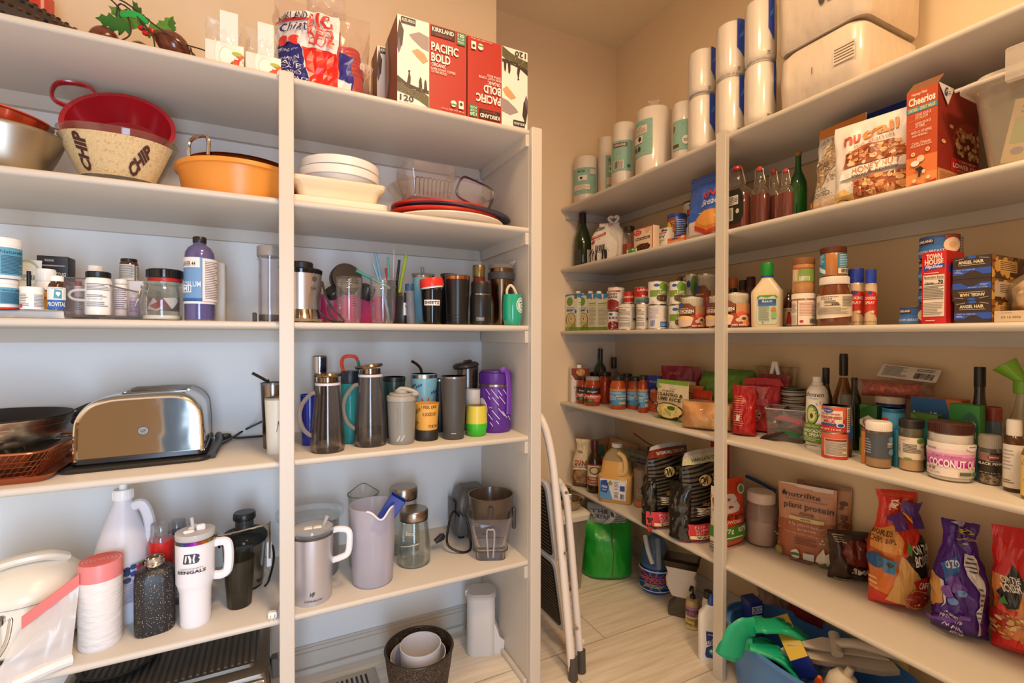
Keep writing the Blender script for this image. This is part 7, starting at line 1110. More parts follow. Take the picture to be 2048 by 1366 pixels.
sauce(1168,1202,751,813,0,'pasta sauce jar reading Traditional with a pale lid, foremost at the left',ra,cc='9A948C')
sauce(1194,1226,742,None,.13,'tall plain red sauce jar between the Traditional jar and the blue labelled jar',None,'A83418')
sauce(1178,1202,741,None,.20,'red sauce jar at the back under the green wine bottle',None,'9A2E18')
sauce(1219,1254,750,820,0,'pasta sauce jar with blue label, left of the front pair',bl,'C05A26',cn=-100)
sauce(1253,1290,751,820,0,'pasta sauce jar with blue label, right of the front pair',bl,'C05A26',cn=-95)
sauce(1240,1268,746,None,.15,'pasta sauce jar behind the gap of the blue labelled pair',None,'B04A22')
sauce(1276,1298,748,None,.12,'pasta sauce jar at the back right beside the blue pasta box',bl,'A8401C')
f=cyl('R',3,1188,1214,697,.22);J(f,'wine_bottle','green glass wine bottle rising behind the sauce jars','bottle',[(.95,0),(1,.02),(1,.55),(.9,.63),(.5,.70),(.36,.74),(.34,1)],M('33401C',.1,coat=.5),None,ring=[(.37,.80,1.0,M('2A2418',.3),'foil_capsule')])
f=cyl('R',3,1213,1243,715,.24);f.h=onX(1225,715,XF+.24).z-ZR[3];J(f,'liquor_bottle','clear bottle with a dark stopper at the back corner of the sauce shelf','bottle',[(.95,0),(1,.02),(1,.55),(.9,.62),(.40,.70),(.36,.74)],G('E4E0D8',.08,'A89C8C'),(.40,.74,1.0,M('2E241E',.3)))
f=bxp(z3r,1296,822,1318,826,752,.035);f.w*=1.15
B(f,'pasta_carton','bright blue carton with an orange pasta picture behind the rice pouch','box','2848B8',[('R',0,0,1,.30,'D8602E'),('D',0,0,1,.34,26,.06,('E88A4A','C84A24','F0A868')),('E',.55,.48,.44,.24,'1E2E74'),('E',.55,.47,.34,.19,'D8703A'),('T',.5,.84,.7,.06,'ORECCHIETTE','C8D0F0',.01),('T',.45,.58,.4,.07,'RED','E8E4E0',.02)])
A=onZ(1310,840,z3r);B2=onZ(1360,849,z3r)
f=bxp(z3r,1309,838,1366,850,764,.045)
o,P=BAG('rice_pouch','cream and green pouch of organic cilantro and lime rice beside the bread','pouch',f.loc,f.rz,f.w*1.12,f.h,.045,'pouch','E2D2AE',[('R',0,.90,1,1,'7AB03A'),('P',[(0,.92),(.2,.80),(.0,.78)],'8ABA4A'),('E',.55,.84,.12,.055,'F0E8D8'),('E',.55,.84,.10,.045,'D8CCB0'),('T',.45,.725,.42,.06,'organic','4A3A24',.01),('T',.50,.635,.80,.085,'CILANTRO &','3A2E1C',.03),('T',.50,.525,.72,.085,'LIME RICE','3A2E1C',.03),('E',.52,.24,.44,.20,'3E2414'),('E',.52,.25,.39,.165,'E6D48E'),('D',.2,.12,.85,.38,110,.018,('F0E4B8','D8BE6A','C8B058')),('E',.62,.32,.12,.05,'3E6A24'),('P',[(.42,.3),(.62,.2),(.6,.14),(.44,.24)],'A8B44A'),('R',0,0,1,.07,'7AB03A'),('E',.12,.38,.09,.04,'3A3020'),('T',.12,.38,.1,.035,'90','E8DCC0',.02)],21,.003,2)
for k,(x,y,c,lb) in enumerate(((1372,772,'D8C8A8','cream pouch standing behind the cilantro lime rice pouch'),(1388,776,'D8884A','orange pouch behind the rice pouches'),(1405,780,'C8402E','red and white snack pouch behind the loaf'))):
    P0=onX(x,y,XF+.12+.02*k);BAG('grain_pouch',lb,'pouch',(P0.x,P0.y,z3r),f.rz-.1,.10,P0.z-z3r,.03,'pouch',c,[('R',.1,.1,.9,.5,('C8B488','E8C8A0','E8DCD0')[k]),('L',.1,.6,.9,.8,3,'6A4A30')],30+k,.004,3,.4)
P0=onX(1362,732,XF+.24);BAG('freezer_pouch','magenta and pink pouch standing highest behind the rice pouch','pouch',(P0.x,P0.y-.0,z3r),RZ+.5,.17,P0.z-z3r,.05,'pouch','8E1434',[('R',.0,.0,.12,.7,'C81E74'),('R',.15,.35,.55,.68,'C84A64'),('R',.60,.45,.92,.70,'B8B0A8'),('T',.35,.84,.3,.05,'VIVRA','D87A90',.01)],40,.006,3,.35)
for k,(x,y,w_,lb) in enumerate(((1432,752,.12,'green bag lying behind the post, left part of the green pair'),(1478,748,.13,'green bag with ribbed print right of the post behind the red bags'))):
    P0=onX(x,y,XF+.2);o,_=BAG('frozen_vegetable_bag',lb,'bag',(P0.x,P0.y,z3r),RZ,w_,P0.z-z3r,.12,'pillow','5E8A30',[('R',.1,.5,.9,.9,'6E9A3A'),('L',.1,.1,.9,.4,5,'4A7426')],50+k,.010,3,.35)
# loaf
Pl=onZ(1390,862,z3r);P2=onZ(1440,872,z3r);o=thing('bread_loaf','flat golden bread loaf in clear plastic in front of the post','bread',((Pl.x+.06),(Pl.y+P2.y)/2+.045,z3r),RZ+.55)
V,F=bag_g(bagf(.18,.10,.105,'pillow',60,.006,2),22,16);V=[Vector((v.x,v.y*1.0,max(.003,v.z))) for v in V];mesh('loaf_body',(V,F),M('C8843E',.4,0,(40,.003),('E6BC80',9,.35,.62)),o)
mesh('clear_wrap',bag_g(bagf(.19,.107,.112,'pillow',61,.008,4),20,16),G('F8F0E4',.06,'F0E0C8',.1),o)
# red / pink bags right of post
P0=onZ(1480,872,z3r);BAG('candy_bag','dark red foil bag with white stripes beside the post','bag',(P0.x+.02,P0.y,z3r),RZ+.5,.075,onX(1480,770,XF+.1).z-z3r,.06,'pouch','A81C1C',[('L',.1,.2,.5,.8,14,'D87A6A'),('R',.2,.3,.4,.42,'E0D4CC')],70,.006,3,.3)
P0=onZ(1512,874,z3r);o,_=BAG('coffee_bag','bright pink folded-top bag with a white pinwheel mark','bag',(P0.x+.035,P0.y-.0,z3r),RZ+.55,.105,onX(1505,772,XF+.07).z-z3r,.07,'block','E84A54',[('E',.28,.32,.20,.115,'F0D8D0')]+[('P',[(.28,.32),(.28+.19*math.cos(a),.32+.11*math.sin(a)),(.28+.19*math.cos(a+.3),.32+.11*math.sin(a+.3))],'8A2A34') for a in [i*math.pi/4 for i in range(8)]]+[('R',0,.88,1,1,'D84A50'),('E',.5,.6,.2,.08,'F07A80'),('P',[(.3,.85),(.5,.6),(.7,.85)],'F0868A'),('R',.05,.05,.16,.16,'F0C8C4'),('P',[(.62,.0),(.7,.6),(.78,.0)],'F0807A')],71,.007,3,.3)
P0=onX(1548,758,XF+.2);BAG('tea_bag_pack','crimson pack with a pale leaf mark behind the pink bag','bag',(P0.x,P0.y,z3r),RZ+.3,.10,P0.z-z3r,.05,'pouch','9A2222',[('E',.35,.62,.16,.08,'C88A74'),('L',.2,.3,.5,.45,3,'C87A6A'),('R',0,.85,1,1,'8A1C1E')],72,.006,3,.35)
P0=onX(1552,735,XF+.29);o,_=BAG('cup_bag','clear bag of striped paper cups closed with a white clip at the back','bag',(P0.x,P0.y,z3r),RZ+.1,.17,P0.z-z3r,.07,'twist',None,None,73,.012,3,.3,mat=G('E8DCC8',.35,'B89C74',.12),top=.8)
mesh('bag_clip',mv(join(rot(box(.012,.01,.05,.003),'Y',12),mv(rot(box(.012,.01,.05,.003),'Y',-12),.026,0,0)),.0,-.03,P0.z-z3r-.03),WHITE,o)
mesh('striped_cups',mv(rot(lathe([(0,0)]+[(.028+.001*(i%2)+.0006*i,.008*i) for i in range(18)]+[(0,.144)],20),'Y',0),.07,-.02,.02),M('C8C0B4',.5,0,None,('2E2A28',9,.48,.52,(.2,.2,14))),o)
# clear bin of snack bars
f=bxp(z3r,1528,880,1612,890,820,.12);w_=f.w;h_=f.h;o=thing('storage_bin','small clear bin full of wrapped snack bars','bin',f.loc,f.rz);mesh('bin_body',tub([(0,w_/2-.008,.05,.006),(h_,w_/2,.058,.008)],.002,3),G('F4F0F0',.06,'D8D0CC',.05),o);mesh('bin_rim',tube([(x,y,h_) for x,y in rr(w_/2,.058,.008,2)],.002,6,0,closed=True),G('FFFFFF',.5,'D8D0CC'),o)
rd=random.Random(3);cols=['D84A5A','3A3430','C8BEB4','8A3A1E','2A6A4A','D8742E','5A2A6A','B8203A','E0A8B0','4A4440','A8A09C','7A1E28']
R_=Matrix.Rotation(f.rz,4,'Z')
for k in range(14):
    lx=rd.uniform(-w_*.34,w_*.34);ly=rd.uniform(-.035,.03);lz=.006+k*.0052;p=R_@Vector((lx,ly,lz));c=cols[k%12]
    t=mesh('snack_bar',rot(bag_g(bagf(.085,.03,.012,'pillow',80+k,.001,3),10,6),'X',90),M(c,.2,.3),None);t.location=(f.loc[0]+p.x,f.loc[1]+p.y,z3r+p.z+.008);t.rotation_euler=(rd.uniform(-.5,.5),rd.uniform(-.7,.7),rd.uniform(-1,1)+f.rz);tag(t,'wrapped snack bar among others piled in the small clear bin','snack bar','snack bars in the clear bin')
# avocado spray, condensed milk
f=cyl('R',3,1611,1660,752,b=900);J(f,'spray_bottle','white avocado oil spray bottle with a green avocado picture','bottle',[(.95,0),(1,.02),(1,.72),(.93,.80),(.70,.865),(.50,.885)],M('F0ECE4',.25),[(.5,.885,.92,M('E8E4DC',.3),'collar'),(.42,.92,1,M('E8E4DC',.3))],[(.02,.84,165,[('T',.38,.90,.66,.08,'chosen','26262A',.0,.3),('T',.38,.83,.3,.02,'FOODS','3A3A3A'),('E',.34,.56,.20,.17,'2A2A22'),('E',.33,.56,.18,.155,'7AA03A'),('E',.33,.56,.135,.12,'C8D48A'),('E',.34,.54,.06,.05,'E8C890'),('E',.34,.54,.05,.042,'5A3A1E')]+[('P',[(.6+.14*math.cos(a),.66+.08*math.sin(a)),(.6+.22*math.cos(a),.66+.13*math.sin(a)),(.6+.22*math.cos(a+.07),.66+.13*math.sin(a+.07)),(.6+.14*math.cos(a+.1),.66+.08*math.sin(a+.1))],'26262A') for a in [i*.55 for i in range(11)]]+[('P',[(.02,.10),(.62,.08),(.68,.20),(.66,.40),(.02,.42)],'6A8A34'),('T',.34,.37,.4,.035,'100% Pure','E8ECD0',0,.3),('T',.36,.29,.54,.055,'AVOCADO','F0F0E0',.03),('T',.36,.225,.54,.055,'OIL SPRAY','F0F0E0',.03),('L',.15,.12,.58,.19,3,'D8E0B8'),('E',.85,.5,.07,.03,'26262A'),('L',.2,.03,.6,.06,1,'5A5A54')],1)])
mk=[('R',0,0,1,1,'D8664A'),('P',[(0,0),(1,0),(1,.3),(.85,.6),(.5,.36),(.1,.5),(0,.4)],'C83A2C'),('R',.0,.30,.70,.86,'EADBCB'),('E',.32,.86,.14,.10,'2F5AA8'),('T',.32,.86,.2,.06,'Kroger','F0E8E0',.01,.3),('T',.38,.72,.5,.07,'SWEETENED','B82A22',.02),('T',.36,.58,.62,.12,'CONDENSED','B82A22',.03),('T',.36,.43,.32,.12,'MILK','B82A22',.03),('R',.1,.26,.55,.34,'2F4A9A'),('E',.64,.28,.11,.10,'DCE0EC'),('E',.64,.28,.08,.07,'2F4A9A'),('T',.35,.10,.6,.07,'NET WT 14 OZ','F0DCD0',.02),('R',.80,0,1,1,'DCC8B4'),('L',.82,.1,.98,.95,11,'3A3A5A')]
mk2=[('R',0,0,1,1,'D8664A'),('P',[(0,0),(1,0),(1,.3),(.6,.4),(.2,.2),(0,.4)],'C83A2C'),('R',.22,.10,.86,.80,'E0CDB8'),('R',.25,.70,.84,.78,'8A3A2A'),('L',.25,.14,.84,.68,12,'6A6A7A')]
fA=can(1643,1700,None,0,'',mk2,h=.085) if 0 else None
f=cyl('R',3,1643,1700,None,b=920,h=.0845);hh=.0845
def canb(f,lb,prims,grp,c=-90):
    o=thing('food_can',lb,'can',f.loc,f.a,grp);mesh('can_body',solid(sc(CAN,f.r,f.h),36),M('D8664A',.35),o);mesh('top_rim',solid([(f.r*1.0,f.h*.97),(f.r*1.015,f.h*.985),(f.r*.985,f.h)],36),STEEL(.3),o);mesh('bottom_rim',solid([(f.r*.98,0),(f.r*1.015,f.h*.01),(f.r*1.0,f.h*.03)],36),STEEL(.3),o);art(o,cylS(f.r*1.002,f.h*.035,f.h*.965,c,170),prims,(.045,0),.0005)
ytop=onX(1671,812,f.x);D=math.hypot(f.x,f.y)+f.r*.0;d_=ray(1671,809);tot=(D+f.r*.8)/math.hypot(d_.x,d_.y)*d_.z+EYE-z3r;f.h=tot*.5;f.r=f.r
canb(f,'condensed milk can turned to its back label, lower of two',mk2,'condensed milk cans');f.loc=(f.x,f.y,z3r+f.h+.0005);canb(f,'condensed milk can with front label, upper of two',mk,'condensed milk cans')
# oils at the back
f=cyl('R',3,1641,1664,738,.16);J(f,'oil_bottle','dark olive oil bottle with black cap behind the avocado spray','bottle',[(.95,0),(1,.02),(1,.50),(.9,.62),(.5,.76),(.45,.80)],M('3A2E14',.12,coat=.5),(.5,.80,1,BLK))
bpy.data.objects['oil_bottle'].scale=(1.5,1.5,1)
f=cyl('R',3,1664,1712,711,.20);o=thing('oil_bottle','large square amber oil bottle with black cap, tallest behind the milk cans','bottle',f.loc,RZ+.5);r,h=f.r*.9,onX(1688,711,XF+.22).z-z3r
mesh('glass_body',loft([(0,r,r,.012),(.01,r*1.05,r*1.05,.014),(h*.52,r*1.05,r*1.05,.014),(h*.66,r*.62,r*.62,.014),(h*.74,r*.42,r*.42,.014)],4),M('7A4A18',.12,0,None,None,.5),o);mesh('black_cap',cap_g(r*.44,h*.24,h*.76,20,24),M('241C16',.35),o);art(o,flatS(.03,.06,-r*1.052,-.02,h*.2),[('R',0,0,1,1,'D8D0C0'),('T',.5,.5,.6,.5,'1','2A2622',.03)],None,.0008)
f=cyl('R',3,1700,1720,755,.22);J(f,'oil_bottle','dark green bottle shoulder behind the square amber bottle','bottle',[(.95,0),(1,.02),(1,.55),(.8,.72),(.4,.85)],M('26301A',.15),(.42,.85,1,BLK));bpy.data.objects['oil_bottle.002'].scale=(1.9,1.9,1)
f=cyl('R',3,1676,1709,792,.08);J(f,'nut_jar','clear jar with a grey lid and pecans behind the condensed milk','jar',[(.9,0),(1,.04),(1,.6),(.8,.8),(.74,.84)],G('F0ECE8',.08,'C8BCAC'),(.76,.84,1,G('B8B4AC',.6,'7A7670'),20),[(.3,.5,60,[('R',0,0,1,1,'2F55A8')],1,-40)],fill=(.36,M('A8603A',.6,0,(120,.004),('6A3418',60,.3,.7)),.93,'pecans'))
f=bxf('R',3,1720,1756,810,.17,.03);B(f,'soup_mix_packet','green soup mix packet with a white Knorr banner','packet','2E6A2A',[('P',[(0,.70),(.5,.80),(1,.72),(1,.62),(.5,.5),(0,.62)],'E8E4DA'),('T',.5,.66,.66,.16,'Knorr','B82A2A',.02,.3),('R',0,0,1,.35,'8A9A3A'),('P',[(0,.9),(.6,1),(.0,1)],'4A8A3A')])
f=cyl('R',3,1750,1816,790,.22);J(f,'whipped_tub','navy blue tub with a cream lid behind the blue tuna can','tub',[(.86,0),(.98,.9)],M('1E3A86',.3),(1.04,.88,1,M('E0D0B8',.35)),[(.4,.86,150,[('R',0,0,1,1,'24428E'),('R',.05,.1,.35,.7,'E0D8CC'),('R',.8,.2,.98,.8,'C8C4C0')],.96)])
zc_=f.z+f.h+.001;P0=onX(1785,768,f.x-.0);o,_=BAG('sprinkle_bag','clear bag of red cereal beans lying on the cream tub lid','bag',(f.x,f.y,zc_-.004),RZ+.25,.14,.045,.08,'pillow',None,None,90,.006,3,.3,mat=M('A83428',.35,0,(160,.004),('D86A54',120,.4,.6)),bn='candy_filling')
mesh('clear_wrap',mv(bag_g(bagf(.20,.05,.085,'pillow',91,.008,4),16,10),0,0,-.002),G('F4E8DC',.08,'E8D8C8',.1),o)
mesh('header_card',xf(box(.135,.0015,.055,0),Matrix.Translation((.03,.01,.052))@Matrix.Rotation(math.radians(-52),4,'X')@Matrix.Rotation(math.radians(8),4,'Y')),M('E8DED0',.5),o,flat=True)
cs=lambda a,b:((Matrix.Translation((.03,.01,.052))@Matrix.Rotation(math.radians(-52),4,'X')@Matrix.Rotation(math.radians(8),4,'Y'))@Vector(((a-.5)*.135,-.0012,b*.055)),(Matrix.Rotation(math.radians(-52),3,'X')@Vector((0,-1,0))))
art(o,cs,[('L',.06,.1,.5,.9,9,'6A6258'),('B',.62,.12,.94,.55,14,'2A2622'),('L',.62,.65,.92,.9,2,'6A6258')],None,.0006,'card_print')
f=cyl('R',3,1763,1814,815,.12);J(f,'tuna_can','light blue can with a red brand badge behind the white lidded jar','can',CY,M('3A90C0',.3),(1.0,.93,1,M('3A7AA0',.3,.5)),[(.1,.9,150,[('R',0,0,1,1,'4A9CC8'),('R',.04,.6,.34,.92,'C8302A'),('T',.19,.8,.26,.12,"HARRIS",'F0E8E0',.02),('T',.19,.68,.26,.1,'RANCH','F0E8E0',.02),('L',.4,.2,.9,.5,3,'C8E0EC')],1)])
f=bxf('R',3,1822,1925,797,.235,.05);f.h*=1.0;B(f,'snack_bar_carton','orange and blue carton offering Save up to \x245 at the back of the shelf','box','C8702E',[('P',[(0,.2),(0,1),(.7,1),(.9,.5),(.6,.2)],'2A66A8'),('R',.6,.3,1,.8,'2A66A8'),('T',.17,.66,.26,.26,'Save','F0F0E8',.03),('T',.33,.66,.05,.1,'UP TO','F0F0E8',.02),('T',.46,.62,.17,.34,'\x245','F0F0E8',.03),('L',.62,.4,.9,.72,3,'D8E4F0'),('P',[(0,0),(1,0),(1,.3),(0,.2)],'B85A24')])
f=bxf('R',3,1822,1878,828,.17,.03);B(f,'snack_sleeve','green and teal snack sleeve below the Save carton','packet','5A8A2E',[('P',[(.2,0),(.6,.9),(.7,.9),(.5,0)],'2E9AA0'),('P',[(.0,.2),(.3,.9),(0,1)],'8AA84A')])
f=bxf('R',3,1898,1962,812,.14,.03);B(f,'ranch_packet','green Hidden Valley Ranch packet behind the coconut oil','packet','2E8A34',[('R',0,0,1,.45,'4AA0B8'),('E',.7,.70,.28,.2,'2A6A4A'),('T',.7,.74,.4,.08,'Hidden Valley','F0F4E4',.01),('T',.7,.62,.4,.14,'Ranch','F0F4E4',.02),('T',.7,.36,.3,.12,'Val','2A5A6A',.01),('P',[(0,.5),(.4,.6),(.4,.52),(0,.42)],'8ABA4A')])
# front jars
def fj(x0,x1,y,b,nm,lb,body,cap,lab,fill=None,cr=0,grp=None,prof=None):
    f=cyl('R',3,x0,x1,y,b=b);return J(f,nm,lb,'jar',prof or [(.93,0),(1,.03),(1,.78),(.96,.83)],body,cap,lab,fill,grp,op=.002 if fill else 0)
fj(1731,1788,840,938,'powder_jar','clear jar of beige powder with a white lid and slate blue label',G('F4ECE0',.06,'E0D0B8'),(1.0,.80,1,M('F0E8DE',.35),44),[(.22,.74,165,[('R',0,0,1,1,'4A525C'),('L',.04,.15,.3,.8,6,'A8AEB8'),('T',.86,.62,.24,.13,'ONION','E8E4DC',.03),('T',.86,.50,.24,.06,'POWDER','E8E4DC',.01),('E',.88,.80,.12,.12,'5A92B0'),('E',.88,.28,.12,.14,'5A92B0'),('R',.0,.1,.08,.25,'E8E0D4')],1.003)],(.72,M('C8A47A',.8,0,None,('B08C62',18,.3,.7)),.95,'powder'))
fj(1797,1853,836,945,'powder_jar','clear jar of pale powder with a black lid and leafy white label',G('F4ECE0',.06,'E0D0B8'),(1.0,.84,1,M('2A2622',.3),44),[(.24,.66,160,[('R',0,0,1,1,'E2D4C0'),('E',.75,.86,.10,.12,'5A8A34'),('E',.88,.90,.10,.10,'6A9A3A'),('E',.4,.03,.12,.05,'6A9A3A'),('L',.26,.30,.78,.72,6,'3A3A34'),('T',.86,.60,.2,.07,'nutra','3A4A34',.01),('D',.02,.3,.2,.7,14,.015,('3A2A20','5A3A2A')),('P',[(.0,.72),(.3,.92),(.5,.96),(.3,.88)],'C89A6A'),('R',.76,.06,.96,.2,'B8A890')],1.003)],(.50,M('D8B88E',.8),.95,'powder'))
f=cyl('R',3,1820,1822,900,.1);f=cyl('R',3,1786,1806,860,.10);J(f,'soda_bottle','slim teal bottle between the two powder jars','bottle',CY,M('2E86A8',.3),None)
f=cyl('R',3,1722,1740,855,.07);J(f,'spice_tin','small orange tin left of the white lidded powder jar','tin',CY,M('C87A3A',.4),(1.0,.9,1,M('8A5A7A',.4)))
fj(1855,1954,840,966,'coconut_oil_jar','big coconut oil jar with brown lid and pink label',G('F8F4F0',.10,'F0ECE4'),(1.0,.82,1,M('4A281E',.35),60),[(.09,.66,172,[('R',0,0,1,1,'EEE4DE')]+[('R',0,.30+.10*i,1,.41+.10*i,c) for i,c in enumerate(('C02AA0','CC4AAC','D878BC','E4A4CC','ECCCDC'))]+[('T',.54,.40,.74,.24,'COCONUT OIL','F8F0F0',.03),('T',.44,.62,.44,.09,'Virgin Organic','A83A8A',.0,.3),('T',.22,.82,.16,.06,'4FOODS','6A3A5A',.01),('E',.85,.92,.13,.12,'F4F0EC'),('L',.76,.90,.94,.96,1,'8A6A7A'),('R',.62,.08,.80,.18,'5A6A5A'),('E',.86,.13,.05,.07,'5A7A4A'),('R',.93,.08,.98,.18,'4A4A5A'),('T',.24,.10,.26,.05,'54 FL OZ 1.59L','6A5A62',.01),('E',.14,.22,.025,.05,'8A6A7A'),('E',.21,.22,.025,.05,'8A6A7A'),('E',.28,.22,.025,.05,'8A6A7A')],1.004)],(.80,M('F2EEE8',.5),.95,'coconut_oil'))
fj(1956,2009,868,972,'pepper_jar','squat pepper jar with a clear lid and black label at the front edge',G('F0ECE6',.06,'C8BCAC'),(.98,.74,1,G('F0ECE6',.35,'D8CCBC'),30),[(.22,.66,170,[('R',0,0,1,1,'2E2824'),('R',0,.62,.5,1,'8A6A5A'),('E',.62,.80,.20,.12,'8A3A34'),('T',.62,.80,.26,.07,'BISTRO','E8DCC8',.01),('T',.56,.50,.80,.12,'BLACK PEPPER','E8DCC8',.02),('T',.6,.62,.4,.05,'TELLICHERRY','C8B89C',.01),('T',.5,.08,.6,.05,'NET WT 3.92 OZ','C8B89C',.01)],1.004)],(.26,M('5A4A3A',.6,0,(200,.006),('C8B8A0',140,.45,.6)),.95,'peppercorns'),prof=[(.93,0),(1,.03),(1,.66),(.92,.72),(.96,.74)])
f=cyl('R',3,2006,2056,838,.10);J(f,'vitamin_bottle','white labelled bottle with a faceted white cap at the right edge','bottle',[(.93,0),(1,.02),(1,.66),(.9,.74),(.62,.78)],M('4A3018',.2),(.72,.78,1,M('E8E0D6',.35),8),[(.06,.66,170,[('R',0,0,1,1,'DDD4C8'),('L',.1,.4,.5,.9,6,'A8A098'),('L',.1,.1,.5,.2,2,'6A5A4A')],1)])
f=cyl('R',3,1971,2008,813,.20);J(f,'seasoning_jar','clear blue jar with a red-brown lid behind the pepper jar','jar',CY,G('C8DCE4',.4,'5A8AA8'),(1.05,.80,1,M('8A3A26',.4),30))
f=cyl('R',3,1932,1990,731,.24);o=J(f,'balsamic_bottle','tall dark balsamic bottle with a black cap and BB monogram','bottle',[(.95,0),(1,.02),(1,.40),(.9,.52),(.55,.62),(.44,.72),(.42,.90)],M('1E140E',.08,coat=.6),(.47,.80,.99,M('1E1A18',.3)),[(.36,.48,60,[('T',.3,.5,.4,.7,'B','D8C8B0',.03),('T',.66,.5,.4,.7,'B','D8C8B0',.03)],1.0,-90,.93)])
f=cyl('R',3,2004,2090,745,.22);o=J(f,'oil_cruet','clear oil cruet with a bright green pour spout at the right edge','cruet',[(.95,0),(1,.02),(1,.45),(.6,.62),(.42,.75),(.40,.86)],G('EEF0E8',.06,'C8CCBC'),[(.48,.80,.92,M('7AB034',.3),20)],op=.002)
mesh('pour_spout',mv(rot(lathe([(.012,0),(.016,.02),(.026,.05),(.024,.05),(.014,.02),(.010,0)],20),'Y',-38),0,0,f.h*.92),M('7AB034',.25),o);mesh('spout_flap',mv(rot(lathe([(0,0),(.014,.01),(.012,.03),(0,.04)],14,1,.35),'Y',25),.012,0,f.h*.95),M('8ABC44',.25),o)
f=cyl('R',3,2042,2100,868,b=1005);J(f,'lemonade_bottle','yellow labelled bottle cut by the right edge of the picture','bottle',[(.93,0),(1,.02),(1,.7),(.6,.86),(.5,.9)],M('8A5A20',.2),(.55,.9,1,WHITE),[(.06,.68,170,[('R',0,0,1,1,'E8C468'),('T',.4,.88,.4,.06,'The Art','4A2E14',.0,.3),('T',.4,.80,.5,.06,'Lemon','4A2E14'),('E',.6,.5,.3,.2,'E09A4A'),('E',.7,.45,.12,.1,'C8302A'),('E',.4,.4,.16,.08,'6A8A34')],1)])
# ================= RIGHT UNIT, LOWEST SHELF =================
z4r=ZR[4]
def hat(x,y,px,ypx): # height above the lowest shelf of a point seen at ypx above ground spot (x,y)
    D=math.hypot(x,y);d=ray(px,ypx);return D/math.hypot(d.x,d.y)*d.z+EYE-z4r
o,_=BAG('quinoa_bag','cream and brown bag of quinoa slumping at the far end of the lowest shelf','bag',(1.385,1.975,z4r),-.75,.115,hat(1.38,1.97,1150,880),.07,'twist','D8C4A0',[('R',0,0,1,.42,'7A5230'),('E',.5,.25,.42,.14,'A88450'),('P',[(0,.40),(.5,.44),(1,.38),(1,.34),(.5,.40),(0,.36)],'E8DCC0'),('T',.52,.52,.80,.11,'QUINOA','A03028',.02),('T',.55,.44,.5,.04,'ORGANIC','5A2A1E'),('T',.3,.75,.3,.05,'ks','5A4A34',.0),('P',[(.2,.2),(.5,.32),(.8,.2),(.5,.12)],'8A6238')],100,.007,3,.5,top=.6)
f=cyl('R',4,1174,1206,902,b=988);f.h=hat(f.x,f.y,1190,880)
J(f,'vanilla_bottle','dark brown bottle with a red and cream label beside the vinegar jug','bottle',[(.93,0),(1,.02),(1,.58),(.90,.66),(.50,.78),(.42,.82)],M('2E1A0E',.12,coat=.5),(.52,.81,1,M('4A1E14',.3),24),[(.14,.56,150,[('R',0,0,1,1,'7A2A20'),('R',.06,.06,.94,.94,'D8C0A0'),('R',.1,.1,.9,.42,'8A2E24'),('T',.5,.34,.6,.1,'VANILLA','E8D4B4',.01),('L',.16,.14,.84,.26,2,'E0C4A0'),('E',.5,.72,.26,.18,'5A4A34'),('E',.5,.72,.2,.13,'C8B48E')],1)])
f=cyl('R',4,1200,1270,912,b=1010);r=f.r;h=hat(f.x,f.y,1232,886);o=thing('vinegar_jug','clear jug of apple cider vinegar with a blue and white label','jug',f.loc,f.a-.2);JG2=M('D8A860',.12,0,None,('C89850',8,.3,.7),.3)
mesh('jug_body',loft([(0,r*.92,r*.80,r*.3),(.006,r*.98,r*.86,r*.32),(h*.36,r*1.0,r*.88,r*.34),(h*.46,r*.98,r*.86,r*.34),(h*.50,r*.84,r*.76,r*.3),(h*.72,r*.76,r*.68,r*.3)],5),JG2,o)
mesh('jug_shoulder',loft([(h*.72,r*.76,r*.68,r*.3),(h*.82,r*.62,r*.56,r*.28),(h*.92,r*.26,r*.26,r*.24)],5),G('F0E8D4',.35,'E0CCA0'),o);mesh('cap',cap_g(r*.30,h*.07,h*.93,24,24),M('E8E0D0',.4),o)
handle_tube(o,[(r*.2,-r*.5,h*.86),(r*.55,-r*.68,h*.80),(r*.66,-r*.74,h*.66),(r*.60,-r*.76,h*.54),(r*.3,-r*.74,h*.50)],.0115,M('DCB878',.2,coat=.3))
art(o,flatS(r*1.50,h*.35,-r*.885,-r*.05,h*.07),[('R',0,0,1,1,'E0DCD4'),('P',[(0,0),(.5,0),(.36,.55),(.0,.9)],'5A9AC8'),('P',[(.02,.35),(.04,.9),(.26,.95),(.36,.6),(.26,.3)],'2A4A9A'),('T',.18,.62,.24,.14,'Heinz','E8ECF4',.02,.3),('L',.08,.4,.28,.5,2,'C8D4EC'),('P',[(.3,.8),(.42,.95),(.5,.8),(.4,.7)],'8A9A4A'),('R',.54,.06,.98,.94,'E8E4DC'),('L',.56,.5,.74,.92,6,'5A5A6A'),('R',.78,.48,.97,.74,'2A4A9A'),('L',.56,.1,.74,.42,5,'5A5A6A'),('B',.80,.1,.95,.34,10,'2A2622')],None,.001,asp=1.3)
f=cyl('R',4,1268,1300,935,.10);J(f,'plastic_tub','clear tub with an orange base and faint printing right of the vinegar jug','tub',CY,G('E8DCD4',.35,'C8B4A8'),None,[(.2,.8,120,[('L',.1,.1,.9,.9,9,'A8988C')],1)],ring=[(1.01,.03,.16,M('D07A4A',.4),'orange_base')])
